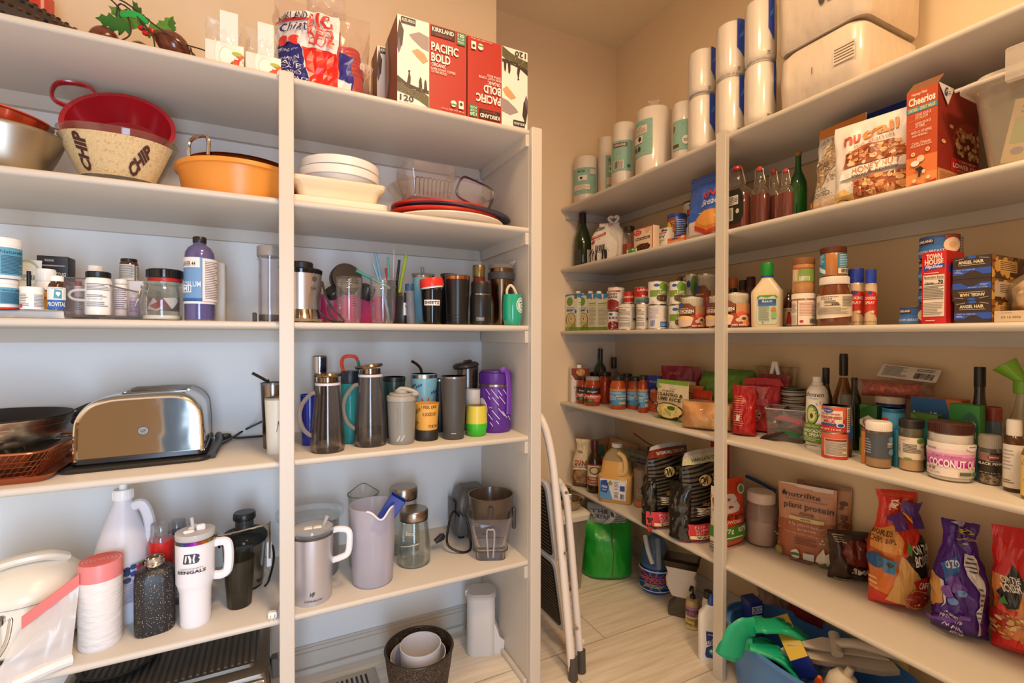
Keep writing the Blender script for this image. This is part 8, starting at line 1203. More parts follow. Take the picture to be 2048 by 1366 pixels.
for k,(x,y,w_,c,rz_,lb) in enumerate(((1235,884,.16,'C89A66',-1.2,'flat brown cardboard pack leaning on the wall behind the vinegar jug'),(1215,878,.13,'C08E58',-.8,'brown cardboard flat with a teal patch behind the vanilla bottle'))):
    P0=onX(x,y,XF+.24+.03*k);o=thing('cardboard_pack',lb,'pack',(P0.x,P0.y,z4r),rz_,None,(-.12,.12*(1-2*k)));mesh('pack_body',box(w_,.018,P0.z-z4r,.002),M(c,.7),o);art(o,flatS(w_,P0.z-z4r,-.0095),[('R',.0,.55,.5,.85,'3A8A74' if k else 'B8864E'),('L',.55,.7,.9,.85,3,'8A5A34')],None,.0006)
P0=onX(1275,900,XF+.27);BAG('seed_pouch','grey-green pouch with fine heading text behind the vinegar jug','pouch',(P0.x,P0.y,z4r),RZ+.1,.17,P0.z-z4r,.03,'pouch','9AA094',[('R',0,.9,1,1,'7A8478'),('T',.5,.80,.7,.06,'Organic Berries','3A3A34',.01),('E',.75,.45,.14,.07,'C87A5A'),('L',.1,.5,.5,.7,4,'6A7064')],102,.006,3)
P0=onX(1296,925,XF+.25);o,_=BAG('zip_bag','clear zip bag with a purple-blue seal drooping behind the whey bags','bag',(P0.x,P0.y,z4r),RZ+.1,.13,P0.z-z4r,.03,'pouch',None,[('R',.0,.90,1,.97,'5A5AA8')],103,.008,3,.3,mat=G('EEE8E4',.25,'D8CCC4',.1))
A=onX(1268,867,XF+.30);Bq=onX(1335,906,XF+.20);o=mesh('red_strap',tube([A,A.lerp(Bq,.5)+Vector((0,0,-.008)),Bq],.004,8,4,flat=.5),M('8A1A20',.5));tag(o,'dark red stick leaning diagonally above the whey protein bags','stick')
f=bxf('R',4,1422,1440,886,.2,.06);B(f,'red_carton','red carton showing a narrow strip beside the post at the back','box','B82420',[('T',.6,.7,.25,.5,'CONG','E8D0C8',.01,0,90)])
def whey(x0,b0,x1,b1,y,lb,top,tt,seed,h=None):
    f=bxp(z4r,x0,b0,x1,b1,y,.10);st=[('P',[(0,k/22),(1,k/22+.10),(1,k/22+.125),(0,k/22+.025)],'4A4438') for k in range(5,20)]
    o,P=BAG('protein_bag',lb,'bag',f.loc,f.rz,f.w,f.h,.095,'block','1E1C1A',[('R',0,.30,1,.90,'26231F')]+st+[('R',0,.86,1,.955,top),('R',0,.955,1,1,'B8B4B0'),('T',.5,.905,.74,.035,tt,'E8DCC8' if seed==110 else '3A3A30',.01),('E',.30,.70,.11,.05,'D8C48A'),('T',.28,.70,.16,.07,'ON','26231F',.03,.3),('T',.62,.725,.34,.04,'OPTIMUM','E0D4B0',.01),('T',.62,.68,.38,.04,'NUTRITION','E0D4B0',.01),('T',.46,.44,.46,.04,'GOLD STANDARD','C8A060',.01),('T',.32,.36,.14,.24,'100%','E8DCC0',.02,0,90),('P',[(.50,.42),(.58,.42),(.64,.26),(.70,.42),(.78,.42),(.70,.14),(.60,.14)],'E0CC90'),('R',0,0,1,.22,'D03844'),('T',.36,.185,.5,.03,'FOR MUSCLE','E8C8B8'),('T',.36,.15,.5,.03,'SUPPORT &','E8C8B8'),('T',.33,.115,.42,.03,'RECOVERY','E8C8B8'),('R',.06,.055,.9,.095,'E8D8A8'),('T',.48,.075,.7,.025,tt[:12],'3A2A20',.01)],seed,.005,2.4,.25,st=.06)
    mesh('zip_tab',mv(box(.012,.008,.014,.002),-f.w*.46,-.006,f.h*.965),BLK,o)
    return f
f=whey(1313,1062,1385,1042,893,'black whey protein bag with a brown EXTREME MILK CHOCOLATE top, behind','7A2E1E','EXTREME MILK CHOCOLATE',110)
f=whey(1384,1090,1458,1068,905,'black whey protein bag with a cream VANILLA ICE CREAM top, in front','C8C4A0','VANILLA ICE CREAM',111)
# black side gussets of the bags, seen from the left
for (x0,b0,x1,b1,ys,lb) in ((1290,1052,1313,1064,950,'1'),(1343,1078,1384,1092,965,'2')):
    A=onZ(x0,b0,z4r);Bq=onZ(x1,b1,z4r);w_=math.hypot(Bq.x-A.x,Bq.y-A.y);rz_=math.atan2(Bq.y-A.y,Bq.x-A.x);hh=hat(A.x,A.y,(x0+x1)/2,ys)
    rt=[q for q in bpy.data.objects if q.name.startswith('protein_bag')][int(lb)-1]
    g=mesh('side_gusset',bag_g(bagf(w_*1.05,hh,.05,'block',112+int(lb),.008,3),14,20),M('1A1816',.15,0,None,None,.6),rt);R=(Matrix.Translation(rt.location)@Matrix.Rotation(rt.rotation_euler.z,4,'Z')).inverted()
    g.matrix_local=R@Matrix.Translation(((A.x+Bq.x)/2+.012,(A.y+Bq.y)/2+.02,z4r))@Matrix.Rotation(rz_,4,'Z')
# peanut butter powder bag
f=bxp(z4r,1440,1116,1497,1098,972,.05)
o,P=BAG('peanut_powder_bag','orange and white peanut butter powder bag with a big letter B behind the post','bag',f.loc,f.rz,f.w,f.h,.06,'pouch','D84A28',[('T',.42,.66,.6,.28,'B','EFE6DA',.05),('T',.14,.60,.2,.14,'fit','EFE6DA',.02),('T',.45,.465,.8,.06,'PEANUT BUTTER','4A1E14',.02),('T',.4,.40,.6,.045,'POWDER','EFE6DA',.01),('R',0,.14,1,.34,'4A8A2E'),('T',.30,.27,.2,.08,'7g','EFE6DA',.02),('T',.70,.28,.3,.07,'87%','EFE6DA',.02),('L',.12,.16,.9,.21,1,'D8E4C0'),('E',.80,.84,.13,.07,'D8E0C8'),('E',.80,.84,.09,.05,'6A8A4A'),('L',.1,.03,.9,.06,1,'F0C0A8')],120,.004,2,.35)
f2=bxp(z4r,1416,1104,1442,1117,1000,.04);BAG('peanut_powder_bag','white side of a nut-pictured bag left of the post in front of the whey bags','bag',f2.loc,f2.rz,f2.w*1.25,hat(f2.loc[0],f2.loc[1],1430,975),.03,'pouch','E8DCCC',[('E',.55,.78,.4,.10,'A8683A'),('D',.1,.5,.9,.85,30,.05,('8A4A24','C88A54','E0B890')),('R',.1,.26,1,.42,'4A8A2E'),('L',.1,.05,.6,.2,4,'3A3A34')],121,.004,2,.5)
# blue zipper bag, tub, protein pouches
A=onX(1492,952,XF+.335);Bq=onX(1552,982,XF+.325);o=thing('zip_bag','clear zip bag with a dark blue slider strip behind the white lidded tub','bag',(0,0,0));mesh('slider_strip',tube([A,A.lerp(Bq,.5)+Vector((0,0,.002)),Bq],.007,8,3,flat=.5),M('3A5078',.35),o)
Pm=(A+Bq)/2;g=mesh('clear_bag',bag_g(bagf(.13,Pm.z-z4r-.01,.015,'pouch',130,.003,3),14,14),G('EEE8E4',.15,'D8CCC4',.1),o);g.location=(Pm.x,Pm.y,z4r);g.rotation_euler=(0,0,RZ)
f=cyl('R',4,1490,1560,1000,b=1098);f.h=hat(f.x,f.y,1522,982)
J(f,'powder_tub','round clear tub of white powder with a broad cream lid','tub',[(.72,0),(.92,.04),(1,.18),(1,.62),(.92,.76),(.78,.84)],G('F0E4DC',.30,'D8BCAC'),(.84,.80,1,M('E8D4C4',.35),50),None,(.48,M('E8DCD0',.8),.96,'powder'),op=.002)
f=bxp(z4r,1553,1120,1668,1152,985,.05);f.w*=1.03
pp=[('R',0,0,1,.52,'B06A4A'),('P',[(0,.42),(.3,.54),(.6,.50),(1,.56),(1,.46),(0,.36)],'B06A4A'),('P',[(.04,.985),(.3,.975),(.34,.96),(.6,.955),(.62,.94),(.96,.95),(.96,1),(.04,1)],'E4D4C8'),('T',.44,.86,.62,.065,'nutrilite','3A2A24',.01),('T',.84,.86,.2,.05,'organics','D8B8A4',.0),('E',.10,.865,.03,.03,'3A2A24'),('T',.5,.80,.72,.022,'FROM OUR FARMS TO YOUR FAMILY','5A3A30'),('T',.54,.71,.84,.10,'plant protein','3A2420',.008),('T',.54,.625,.26,.04,'POWDER','3A2420',.01),('R',.22,.54,.82,.585,'D8C88A'),('T',.52,.563,.18,.025,'vanilla','4A3A24',.01),('T',.52,.485,.62,.04,'21g plant based','E0C0AC'),('T',.55,.43,.3,.04,'protein','E0C0AC'),('T',.52,.375,.7,.02,'FROM PEA, BROWN RICE AND CHIA','D8B4A0'),('L',.32,.24,.72,.33,3,'6A3A2C'),('E',.36,.12,.085,.05,'E0E4D0'),('R',.28,.10,.44,.12,'3A6A3A'),('R',.50,.09,.66,.15,'C8D4D8'),('L',.25,.03,.62,.06,1,'6A3A2C'),
 ('P',[(.72,.16),(.82,.26),(.86,.18),(.94,.27),(.92,.14),(.99,.12),(.86,.06),(.76,.08),(.68,.10)],'E8E0CC'),('P',[(.74,.07),(.86,.10),(.9,.03),(.78,.02)],'6A7A4A'),('D',.72,.30,.98,.50,40,.014,('7A8A5A','C8C8A0','A8A87A','4A5A34')),('D',.0,.2,.14,.5,20,.012,('5A3A4A','C8A898','8A5A4A')),('E',.1,.12,.05,.04,'8A8A4A')]
o,P=BAG('protein_pouch','salmon pink plant protein powder pouch standing in front of its twin','pouch',f.loc,f.rz,f.w,f.h,.055,'pouch','CC9474',pp,131,.004,2,.45,tilt=(-.03,0))
o,_=BAG('protein_pouch','brown chocolate protein pouch half hidden behind the salmon pink one','pouch',(f.loc[0]+.072,f.loc[1]-.012,z4r),f.rz-.08,f.w*.95,hat(f.loc[0]+.072,f.loc[1]-.012,1640,968),.04,'pouch','B88258',[('P',[(0,.97),(.5,.93),(1,.96),(1,1),(0,1)],'8A6240'),('E',.88,.80,.07,.03,'5A2E1C'),('R',.82,.60,.94,.66,'6A3420'),('R',.86,.50,.96,.55,'7A4028'),('R',.8,.38,.92,.44,'5A2A1A'),('D',.78,.2,1,.8,20,.03,('7A4428','5A2E1C'))],132,.005,2,.45)
# chip bags
f=bxp(z4r,1662,1160,1752,1178,1070,.07);f.w*=1.0
BAG('snack_bag','small dark brown Simply snack bag lying crumpled at the front','bag',f.loc,f.rz+.25,f.w*1.15,f.h,.09,'pillow','3A2A22',[('E',.5,.62,.34,.26,'6A2A1E'),('P',[(.3,.42),(1,.36),(1,.14),(.32,.20)],'1E1614'),('T',.66,.28,.6,.13,'SIMPLY','C8B8B0',.03,0,-4),('L',.05,.8,.3,.95,4,'B8A890'),('E',.8,.84,.14,.08,'B05A30'),('L',.1,.02,.5,.1,2,'A8B090')],140,.011,3,.25)
f=bxp(z4r,1753,1216,1850,1236,1000,.10)
f.h=hat(f.loc[0],f.loc[1],1850,990)
bc=[('R',0,0,1,.55,'E07A38'),('R',0,0,1,.14,'D83A28'),('R',0,.5,1,1,'D83A28'),('P',[(.0,.50),(.0,.66),(.3,.72),(.5,.60),(.46,.5)],'E8A050'),('P',[(.20,.10),(.48,.52),(.55,.50),(.95,.42),(.96,.16),(.6,.08)],'D8A862'),('P',[(.48,.50),(.9,.68),(1,.58),(1,.40),(.82,.30)],'26221E'),('P',[(.46,.50),(.88,.69),(.90,.66),(.50,.48)],'D83A28'),('P',[(.80,.30),(.84,.27),(1,.37),(1,.41)],'D83A28'),('T',.80,.555,.3,.07,'ON THE','E8DCC8',.03,0,8),('T',.80,.475,.3,.08,'BORDER','E8DCC8',.03,0,8),('P',[(.52,.54),(.60,.62),(.66,.57),(.58,.50)],'4A8A34'),('P',[(.62,.30),(.9,.34),(.86,.22),(.68,.20)],'A82A1E'),('T',.80,.27,.16,.05,'CAFE','E8DCC8',.01),
 ('E',.68,.155,.22,.075,'C87A4A'),('E',.68,.165,.18,.055,'8A2E1A'),('D',.5,.1,.9,.22,20,.02,('B84A2A','E8A060')),('E',.10,.42,.09,.06,'2A5A8A'),('R',.16,.34,.34,.46,'2A7AA8'),('E',.25,.41,.07,.03,'3A2A20'),('T',.18,.64,.3,.04,'BORDER','4A1E14',.02),('T',.18,.59,.3,.035,'CHIPS & DIPS','4A1E14',.02),('P',[(.22,.78),(.55,.86),(.60,.70),(.35,.66)],'5A2A7A'),('T',.75,.80,.3,.09,'UP 2','E8C040',.03,0,20),('P',[(.6,.92),(.9,.95),(.95,.7),(.75,.7)],'4A2A7A'),('T',.3,.90,.3,.05,'TWIST','F0E0D0',.02,0,40),('L',.04,.18,.14,.3,3,'E8B080')]
BAG('chip_bag','orange and red tortilla chip bag twisted at the top, left of the purple bag','bag',f.loc,f.rz+.12,f.w*1.22,f.h,.12,'twist','D8502C',bc,141,.0065,2.2,.22,top=.62,st=.05)
f=bxp(z4r,1860,1262,1970,1300,1052,.10);f.h=hat(f.loc[0],f.loc[1],1935,1045)
BAG('bun_bag','purple bun bag with a scrunched top between the two tortilla chip bags','bag',f.loc,f.rz+.1,f.w*1.08,f.h,.115,'twist','4A2486',[('P',[(.0,.52),(.16,.50),(.22,.30),(.10,.26),(0,.2)],'D8A058'),('P',[(.12,.62),(.44,.72),(.52,.60),(.26,.50)],'3A70B8'),('T',.36,.64,.26,.06,'OZO','E8ECF4',.03,0,18),('P',[(.24,.50),(.17,.50),(.24,.30),(.18,.25),(.27,.31)],'E0DCE0'),('P',[(.56,.74),(.84,.74),(.90,.50),(.82,.1),(.76,.1),(.80,.46),(.62,.60)],'D8D4D4'),('L',.64,.60,.82,.72,4,'4A464A'),('L',.80,.2,.86,.5,8,'6A666A'),('E',.42,.50,.14,.07,'6A3AA0'),('E',.5,.44,.05,.03,'6A9AD8'),('E',.38,.36,.05,.03,'6A9AD8'),('E',.30,.42,.10,.06,'7A4AA8'),('T',.36,.235,.2,.02,'FRESH BAKED','D8D0E8',.01,0,-8),('T',.40,.195,.34,.028,'PRESERVATIVES','D8D0E8',.01,0,-8),('T',.42,.135,.34,.028,'NO ARTIFICIAL','D8D0E8',.01,0,-10),('T',.44,.10,.22,.028,'FLAVORS','D8D0E8',.01,0,-10),('D',.4,.8,.8,.98,26,.03,('A89AB0','3A2A4A','C8B040','8A5A3A')),('P',[(0,.14),(.6,.26),(.6,.24),(0,.11)],'6A40A8')],142,.008,2.6,.15,top=.55,st=.05)
f=bxp(z4r,1985,1306,2110,1345,1060,.10);f.h=hat(f.loc[0],f.loc[1],2020,1052)
BAG('chip_bag','red and orange tortilla chip bag cut by the right edge of the picture','bag',f.loc,f.rz+.1,f.w*1.0,f.h,.10,'pouch','D8281E',[('R',0,0,1,.62,'E08A48'),('R',0,0,1,.16,'D82A20'),('R',0,.62,1,1,'C8201A'),('P',[(.05,.48),(.3,.72),(.5,.60),(.4,.40),(.2,.38)],'26221E'),('T',.27,.60,.3,.05,'ON THE','E8DCC8',.03,0,10),('T',.28,.54,.34,.07,'BORDER','E8DCC8',.03,0,10),('P',[(.05,.46),(.2,.37),(.4,.38),(.38,.35),(.1,.34)],'D83A28'),('P',[(.08,.40),(.16,.47),(.22,.42)],'4A8A34'),('E',.1,.28,.16,.07,'A82A1E'),('D',.02,.16,.7,.34,40,.04,('D8A862','B87A40','E8C88A'))],143,.006,2.2,.2)
# ================= FLOOR, RIGHT SIDE =================
# step ladder leaning beside the end panel
o=thing('step_ladder','folded white step ladder with two black ribbed treads beside the end panel','ladder',(0,0,0));LW=M('E6DCD2',.35)
mesh('side_rail',tube([(.884,1.318,.004),(.868,1.345,.30),(.853,1.372,.58),(.842,1.392,.74),(.832,1.43,.84),(.822,1.50,.888),(.818,1.60,.90),(.822,1.70,.888),(.836,1.765,.84),(.85,1.79,.74),(.9,1.83,.30),(.925,1.85,.004)],.014,12,6),LW,o)
mesh('rear_leg',tube([(.930,1.338,.004),(.918,1.365,.30),(.905,1.39,.56),(.889,1.40,.62),(.872,1.395,.64)],.013,12,5),LW,o)
mesh('rear_leg',tube([(.975,1.86,.004),(.96,1.85,.30),(.94,1.82,.56),(.90,1.80,.62)],.0115,12,5),LW,o)
mesh('cross_bar',tube([(.935,1.34,.10),(.97,1.86,.10)],.009,10,0),LW,o)
for (x,y) in ((.884,1.318),(.930,1.338),(.925,1.85),(.975,1.86)): mesh('rubber_foot',mv(solid([(.016,0),(.0165,.004),(.0145,.075)],16),x,y,0),M('4A443C',.5),o)
for k,(zb,zt,xb,xt) in enumerate(((.345,.635,.889,.848),(.085,.355,.925,.883))):
    yn,yf=1.415,1.79;nrm=-Vector((zt-zb,0,xb-xt)).normalized();up=Vector((xt-xb,0,zt-zb));L_=up.length;up.normalize()
    Rm=Matrix(((0,up.x,nrm.x,(xb+xt)/2),(-1,0,0,(yn+yf)/2),(0,up.z,nrm.z,(zb+zt)/2),(0,0,0,1)))
    g=loft([(-.012,(yf-yn)/2-.004,L_/2-.004,.03),(-.008,(yf-yn)/2,L_/2,.034),(.006,(yf-yn)/2,L_/2,.034),(.010,(yf-yn)/2-.004,L_/2-.004,.03)],5);mesh('tread',xf(g,Rm),LW,o)
    mesh('tread_mat',xf(mv(loft([(0,(yf-yn)/2-.018,L_/2-.018,.024),(.002,(yf-yn)/2-.019,L_/2-.019,.024)],5),0,0,.0102),Rm),M('2A2218',.5),o)
    q=[mv(box((yf-yn)-.06,.0018,.0016,0),0,-L_/2+.03+i*(L_-.06)/17,.012) for i in range(18)];mesh('grip_ribs',xf(join(*q),Rm),M('8A7A5E',.5),o,flat=True)['kind']='stuff'
for p in ((.866,1.336,.62),(.862,1.334,.42),(.905,1.328,.16)): mesh('bolt',mv(rot(solid([(.006,0),(.005,.004)],14),'X',90),*p),STEEL(),o)
# tote with wood blocks and steel bowls
TB=(1.12,1.93);o=thing('storage_tote','clear plastic tote with a cream lid holding pastel wood blocks in the far corner','tote',(TB[0],TB[1],0),0);lz=onY(1200,1015,1.78).z
mesh('tote_body',tub([(0,.125,.145,.02),(lz-.03,.15,.165,.025)],.003,5),G('F0ECE4',.16,'C8BCA8',.1),o);mesh('tote_lid',loft([(lz-.035,.158,.172,.03),(lz-.012,.162,.176,.03),(lz-.006,.156,.170,.03),(lz,.150,.165,.03)],5),M('E0D4C0',.4),o)
rd=random.Random(11)
for k in range(34):
    t=mesh('wood_block',box(.022,.022,.058,.001),M(rd.choice(('C8A888','D8B894','B89878','C8907A','A8B494','D8C0A4')),.6),None,flat=True)
    lay=k//9;t.location=(TB[0]-.085+.045*(k%5)+rd.uniform(-.008,.008),TB[1]-.10+.05*((k//5)%5)*.9,.035+lay*.036+rd.uniform(0,.01));t.rotation_euler=(rd.uniform(.6,2.4),rd.uniform(-.6,.6),rd.uniform(0,3));tag(t,'pastel wooden block in the pile inside the clear tote','block','wooden blocks in the tote')
for k,(px,py,w_,lb) in enumerate(((1150,1000,58,'small shiny steel bowl on the cream tote lid, front one'),(1128,978,40,'small steel bowl behind the front one on the tote lid'))):
    P0=onZ(px,1022-22*k,lz);r=.055-.006*k;t=thing('steel_bowl',lb,'bowl',(P0.x,P0.y+.03,lz),0,'steel bowls on the tote lid');mesh('bowl',vessel(bowlprof(r,.052,.4,.007),.0012,40),M('A89C8C',.15,1),t)
# green bag
P0=onZ(1232,1172,0);cx,cy=1.435,1.855
o,P=BAG('green_bag','bright green woven plastic bag standing on the floor under the shelf','bag',(cx,cy,0),-.45,.245,.275,.18,'block','1FA02A',None,150,.007,3,.3,mat=M('1E9A2A',.28,0,(400,.0006),None,.3))
P=bagf(.245,.275,.18,'block',150,.007,3)
mesh('stitched_seam',tube([P(.08+.02*math.sin(i),.03+.95*i/16,-1)+Vector((0,-.002,0)) for i in range(16)],.0022,6,2),M('4A6A2A',.6),o)
o=thing('newspaper_pack','crumpled grey printed paper sticking out of the top of the green bag','paper',(cx+.005,cy,.24),-.45);P=bagf(.20,.10,.12,'pillow',151,.010,4);mesh('paper_body',bag_g(P),M('B8B0A4',.7),o,ang=75);art(o,bagS(P),[('T',.25,.72,.4,.16,'THE','5A544C',.03),('T',.3,.50,.55,.18,'PORTANT','5A544C',.03),('L',.6,.2,.95,.8,5,'7A746A'),('P',[(.3,.1),(.6,.9),(.75,.9),(.45,.1)],'D8D0C4'),('E',.55,.6,.05,.1,'4A443C')],(.05,.1),.0015,asp=2)
# window cleaner jug
f=cyl('R',5,1282,1346,1095,b=1192);r=f.r;D=math.hypot(f.x,f.y);d=ray(1312,1070);h=D/math.hypot(d.x,d.y)*d.z+EYE
o=thing('cleaner_jug','clear jug of blue window cleaner with a hanging white trigger sprayer','jug',f.loc,f.a);BLJ=M('2A5AA0',.12,0,None,None,.4)
mesh('jug_body',solid([(r*.93,0),(r,.01),(r,h*.52)],36),BLJ,o);mesh('clear_shoulder',solid([(r,h*.52),(r*.98,h*.62),(r*.8,h*.80),(r*.5,h*.94),(r*.3,h*1.0)],36),G('C8D8E8',.35,'6A8AB0'),o)
handle_tube(o,[(r*.1,-r*.5,h*.98),(r*.15,-r*.9,h*.85),(r*.2,-r*1.05,h*.65),(r*.2,-r*.98,h*.5)],.011,G('D8E0E8',.5,'A8B4C4'))
handle_tube(o,[(-r*.7,-r*.3,h*1.0),(-r*.5,-r*.8,h*.80),(-r*.2,-r*1.02,h*.58)],.010,M('D8D4CC',.4),'trigger_sprayer',4)
art(o,cylS(r*1.003,h*.06,h*.46,-95,160),[('R',0,0,1,1,'24407E')]+[('P',[(.5,.5),(.5+.5*math.cos(a),.5+.5*math.sin(a)),(.5+.5*math.cos(a+.12),.5+.5*math.sin(a+.12))],'4A80C8') for a in [i*.45 for i in range(14)]]+[('R',.0,.9,1,.96,'D8DCE4'),('R',0,.02,1,.06,'D8DCE4'),('R',.05,.80,.25,.88,'C8302A'),('T',.5,.74,.5,.08,'AUTO','D83A3A',.02,.2),('T',.52,.60,.72,.15,'WINDOW','E04A3A',.04,.2),('T',.55,.47,.5,.11,'CLEAN','E04A3A',.03,.2),('L',.3,.2,.8,.38,3,'D8C84A')],(.05,0),.0008)
# carpet cleaner tank
f=bxp(0.0,1338,1236,1374,1246,1110,.09);cx,cy=f.loc[0],f.loc[1];D=math.hypot(cx,cy);d=ray(1355,1118);h=D/math.hypot(d.x,d.y)*d.z+EYE
o=thing('cleaner_tank','white curved carpet cleaner tank with a brown clear top and smoked foot','tank',(cx+.01,cy+.0,0),f.a if hasattr(f,'a') else f.rz+.05);w_=.062
mesh('smoked_foot',loft([(0,w_*.80,.032,.006),(.03,w_*.84,.036,.008),(.06,w_*.40,.03,.01),(.085,w_*.45,.028,.01)],4),G('B8B0A4',.30,'6A6254',.06),o)
mesh('white_body',loft([(.078,w_*.28,.027,.008),(h*.36,w_*.62,.032,.012),(h*.52,w_*.92,.035,.012),(h*.66,w_*.98,.035,.012),(h*.76,w_*.86,.034,.010),(h*.88,w_*.98,.040,.008)],4),M('DCD2C4',.4,0,(5,.004,(1,1,8))),o)
mesh('brown_hopper',tub([(h*.88,w_*.98,.040,.008),(h*1.0,w_*1.12,.052,.010)],.002,4),G('8A7454',.45,'4A3A28',.05),o)
# hand soap
f=cyl('R',5,1373,1404,1192,b=1263);D=math.hypot(f.x,f.y);d=ray(1388,1196);h=D/math.hypot(d.x,d.y)*d.z+EYE;f.h=h
o=J(f,'hand_soap','hand soap bottle with black pump and a lilac and cream label on the floor','soap bottle',[(.93,0),(1,.02),(1,.84),(.85,.95),(.45,1.0)],M('C0A878',.2,coat=.3),(.42,1.0,1.10,BLK),[(.04,.78,160,[('R',0,0,1,1,'D8C488'),('R',0,.55,1,1,'A878A0'),('T',.5,.78,.9,.16,'MEYERS','3A2A4A',.02),('L',.2,.58,.8,.68,2,'5A3A5A'),('L',.2,.34,.8,.50,3,'6A5A3A'),('T',.5,.20,.84,.13,'HAND SOAP','3A2E20',.01),('E',.7,.35,.12,.12,'8A7A4A')],1)])
mesh('pump_stem',mv(solid([(.004,0),(.004,.03)],10),0,0,f.h*1.09),BLK,o);mesh('pump_nozzle',mv(tube([(0,0,0),(-.006,-.01,.006),(-.010,-.03,.0)],.005,8),0,0,f.h*1.09+.03),BLK,o)
# toilet cleaner bottles
f=cyl('R',5,1398,1442,1195,b=1332);D=math.hypot(f.x,f.y);d=ray(1420,1190);h=D/math.hypot(d.x,d.y)*d.z+EYE;r=f.r
o=thing('toilet_cleaner_bottle','white angled-neck cleaner bottle with a blue cap partly behind the post','bottle',f.loc,f.a+.1)
mesh('bottle_body',loft([(0,r*.92,r*.55,r*.4),(.006,r*.98,r*.6,r*.42),(h*.62,r*1.0,r*.6,r*.42),(h*.72,r*.92,r*.55,r*.4,0,0),(h*.86,r*.40,r*.36,r*.3,r*.25,0)],6),M('E8E4DE',.3),o);mesh('blue_cap',mv(solid([(r*.36,0),(r*.36,h*.05),(r*.24,h*.09),(r*.20,h*.15)],24),r*.27,0,h*.86),M('2E50A8',.3),o)
art(o,flatS(r*1.3,h*.40,-r*.605,.006,h*.08),[('P',[(.2,0),(.8,0),(1,.1),(.92,.5),(1,.9),(.8,1),(.15,1),(.2,.5),(.1,.1)],'24387E'),('P',[(.14,.60),(.98,.82),(.95,.62),(.18,.38)],'E4E0DC'),('T',.58,.62,.66,.20,'LYSOL','24387E',.04,.2,8),('E',.6,.26,.24,.12,'2E9A8A'),('E',.55,.28,.1,.05,'E8E8E4'),('T',.55,.90,.5,.05,'POWER','F0F0F0',.01)],None,.001)
f=cyl('R',5,1408,1430,1178,.0);J(cyl('R',5,1406,1432,1178,.06),'cleaner_bottle','cream bottle with a black cap showing above the angled-neck bottle','bottle',[(.95,0),(1,.02),(1,.8),(.7,.9)],M('C8BEA8',.4),(.75,.88,1,M('2A2420',.3),24))
# blue tub with cleaning things
bx0,by0=1.432,.85;o=thing('wash_tub','oval sky blue plastic tub under the chip bags full of cleaning things','tub',(bx0,by0,0),RZ)
BT=M('4F86C8',.35);mesh('tub_body',vessel([(.92,0),(.96,.01),(1.06,.17),(1.07,.195),(1.12,.197),(1.12,.21)],.02,56),BT,o)
t=o.children[0];t.data.transform(Matrix.Diagonal((.262,.148,1,1)))
for v in t.data.vertices: v.co.z=v.co.z
tz=.21
# gloves
def glove(nm,lb,loc,rot_,sc_,c,curl=.3):
    o=thing(nm,lb,'glove',loc,0,'green rubber gloves');o.rotation_euler=rot_;o.scale=(sc_,sc_,sc_)
    gs=[tube([(0,0,0),(.03,0,.003),(.07,0,.006),(.105,0,.006),(.118,0,.004)],[.012,.014,.014,.013,.006],14,5,flat=2.9)]
    for k,(a,l) in enumerate(((-.30,.080),(-.10,.092),(.08,.088),(.26,.070))):
        y0=-.0175*(k-1.5)*1.15;d=-1 if 0 else 1
        gs.append(tube([(.088,y0*.9,.005),(.105,y0,.006)]+[(.105+math.cos(a)*l*j/4,y0-math.sin(a)*l*j/4,.006-curl*.06*(j/4)**2) for j in (1,2,3,4)]+[(.105+math.cos(a)*l*1.05,y0-math.sin(a)*l*1.05,.004-curl*.066)],[.0105,.0115,.0115,.011,.0105,.010,.003],12,4,flat=1.1))
    gs.append(tube([(.02,.02,.002),(.045,.045,-.002),(.07,.066,-.010),(.092,.078,-.018),(.098,.081,-.021)],[.014,.0125,.0115,.0105,.003],12,4,flat=1.1))
    mesh('glove_skin',join(*gs),M(c,.4),o,ang=80)
    mesh('cuff',tube([(0.01,0,0),(-.03,0,-.008),(-.055,.0,-.04),(-.062,.0,-.10)],[.034,.038,.042,.044],14,5,flat=.35),M(c,.4),o);return o
P0=onZ(1475,1285,tz+.03)
def toL(x,y,z): p=onZ(x,y,z);return (p.x,p.y,z)
a_=toL(1502,1262,.262);b_=toL(1585,1262,.255);an=math.atan2(b_[1]-a_[1],b_[0]-a_[0])
glove('rubber_glove','green rubber glove draped over the tub rim with fingers spread to the right',(a_[0],a_[1],.275),(0,.10,an),.86,'12A274',.4)
a_=toL(1498,1288,.215);glove('rubber_glove','second green rubber glove bunched below the spread one inside the tub',a_,(.2,.22,an-.45),.75,'14AA7C',.6)
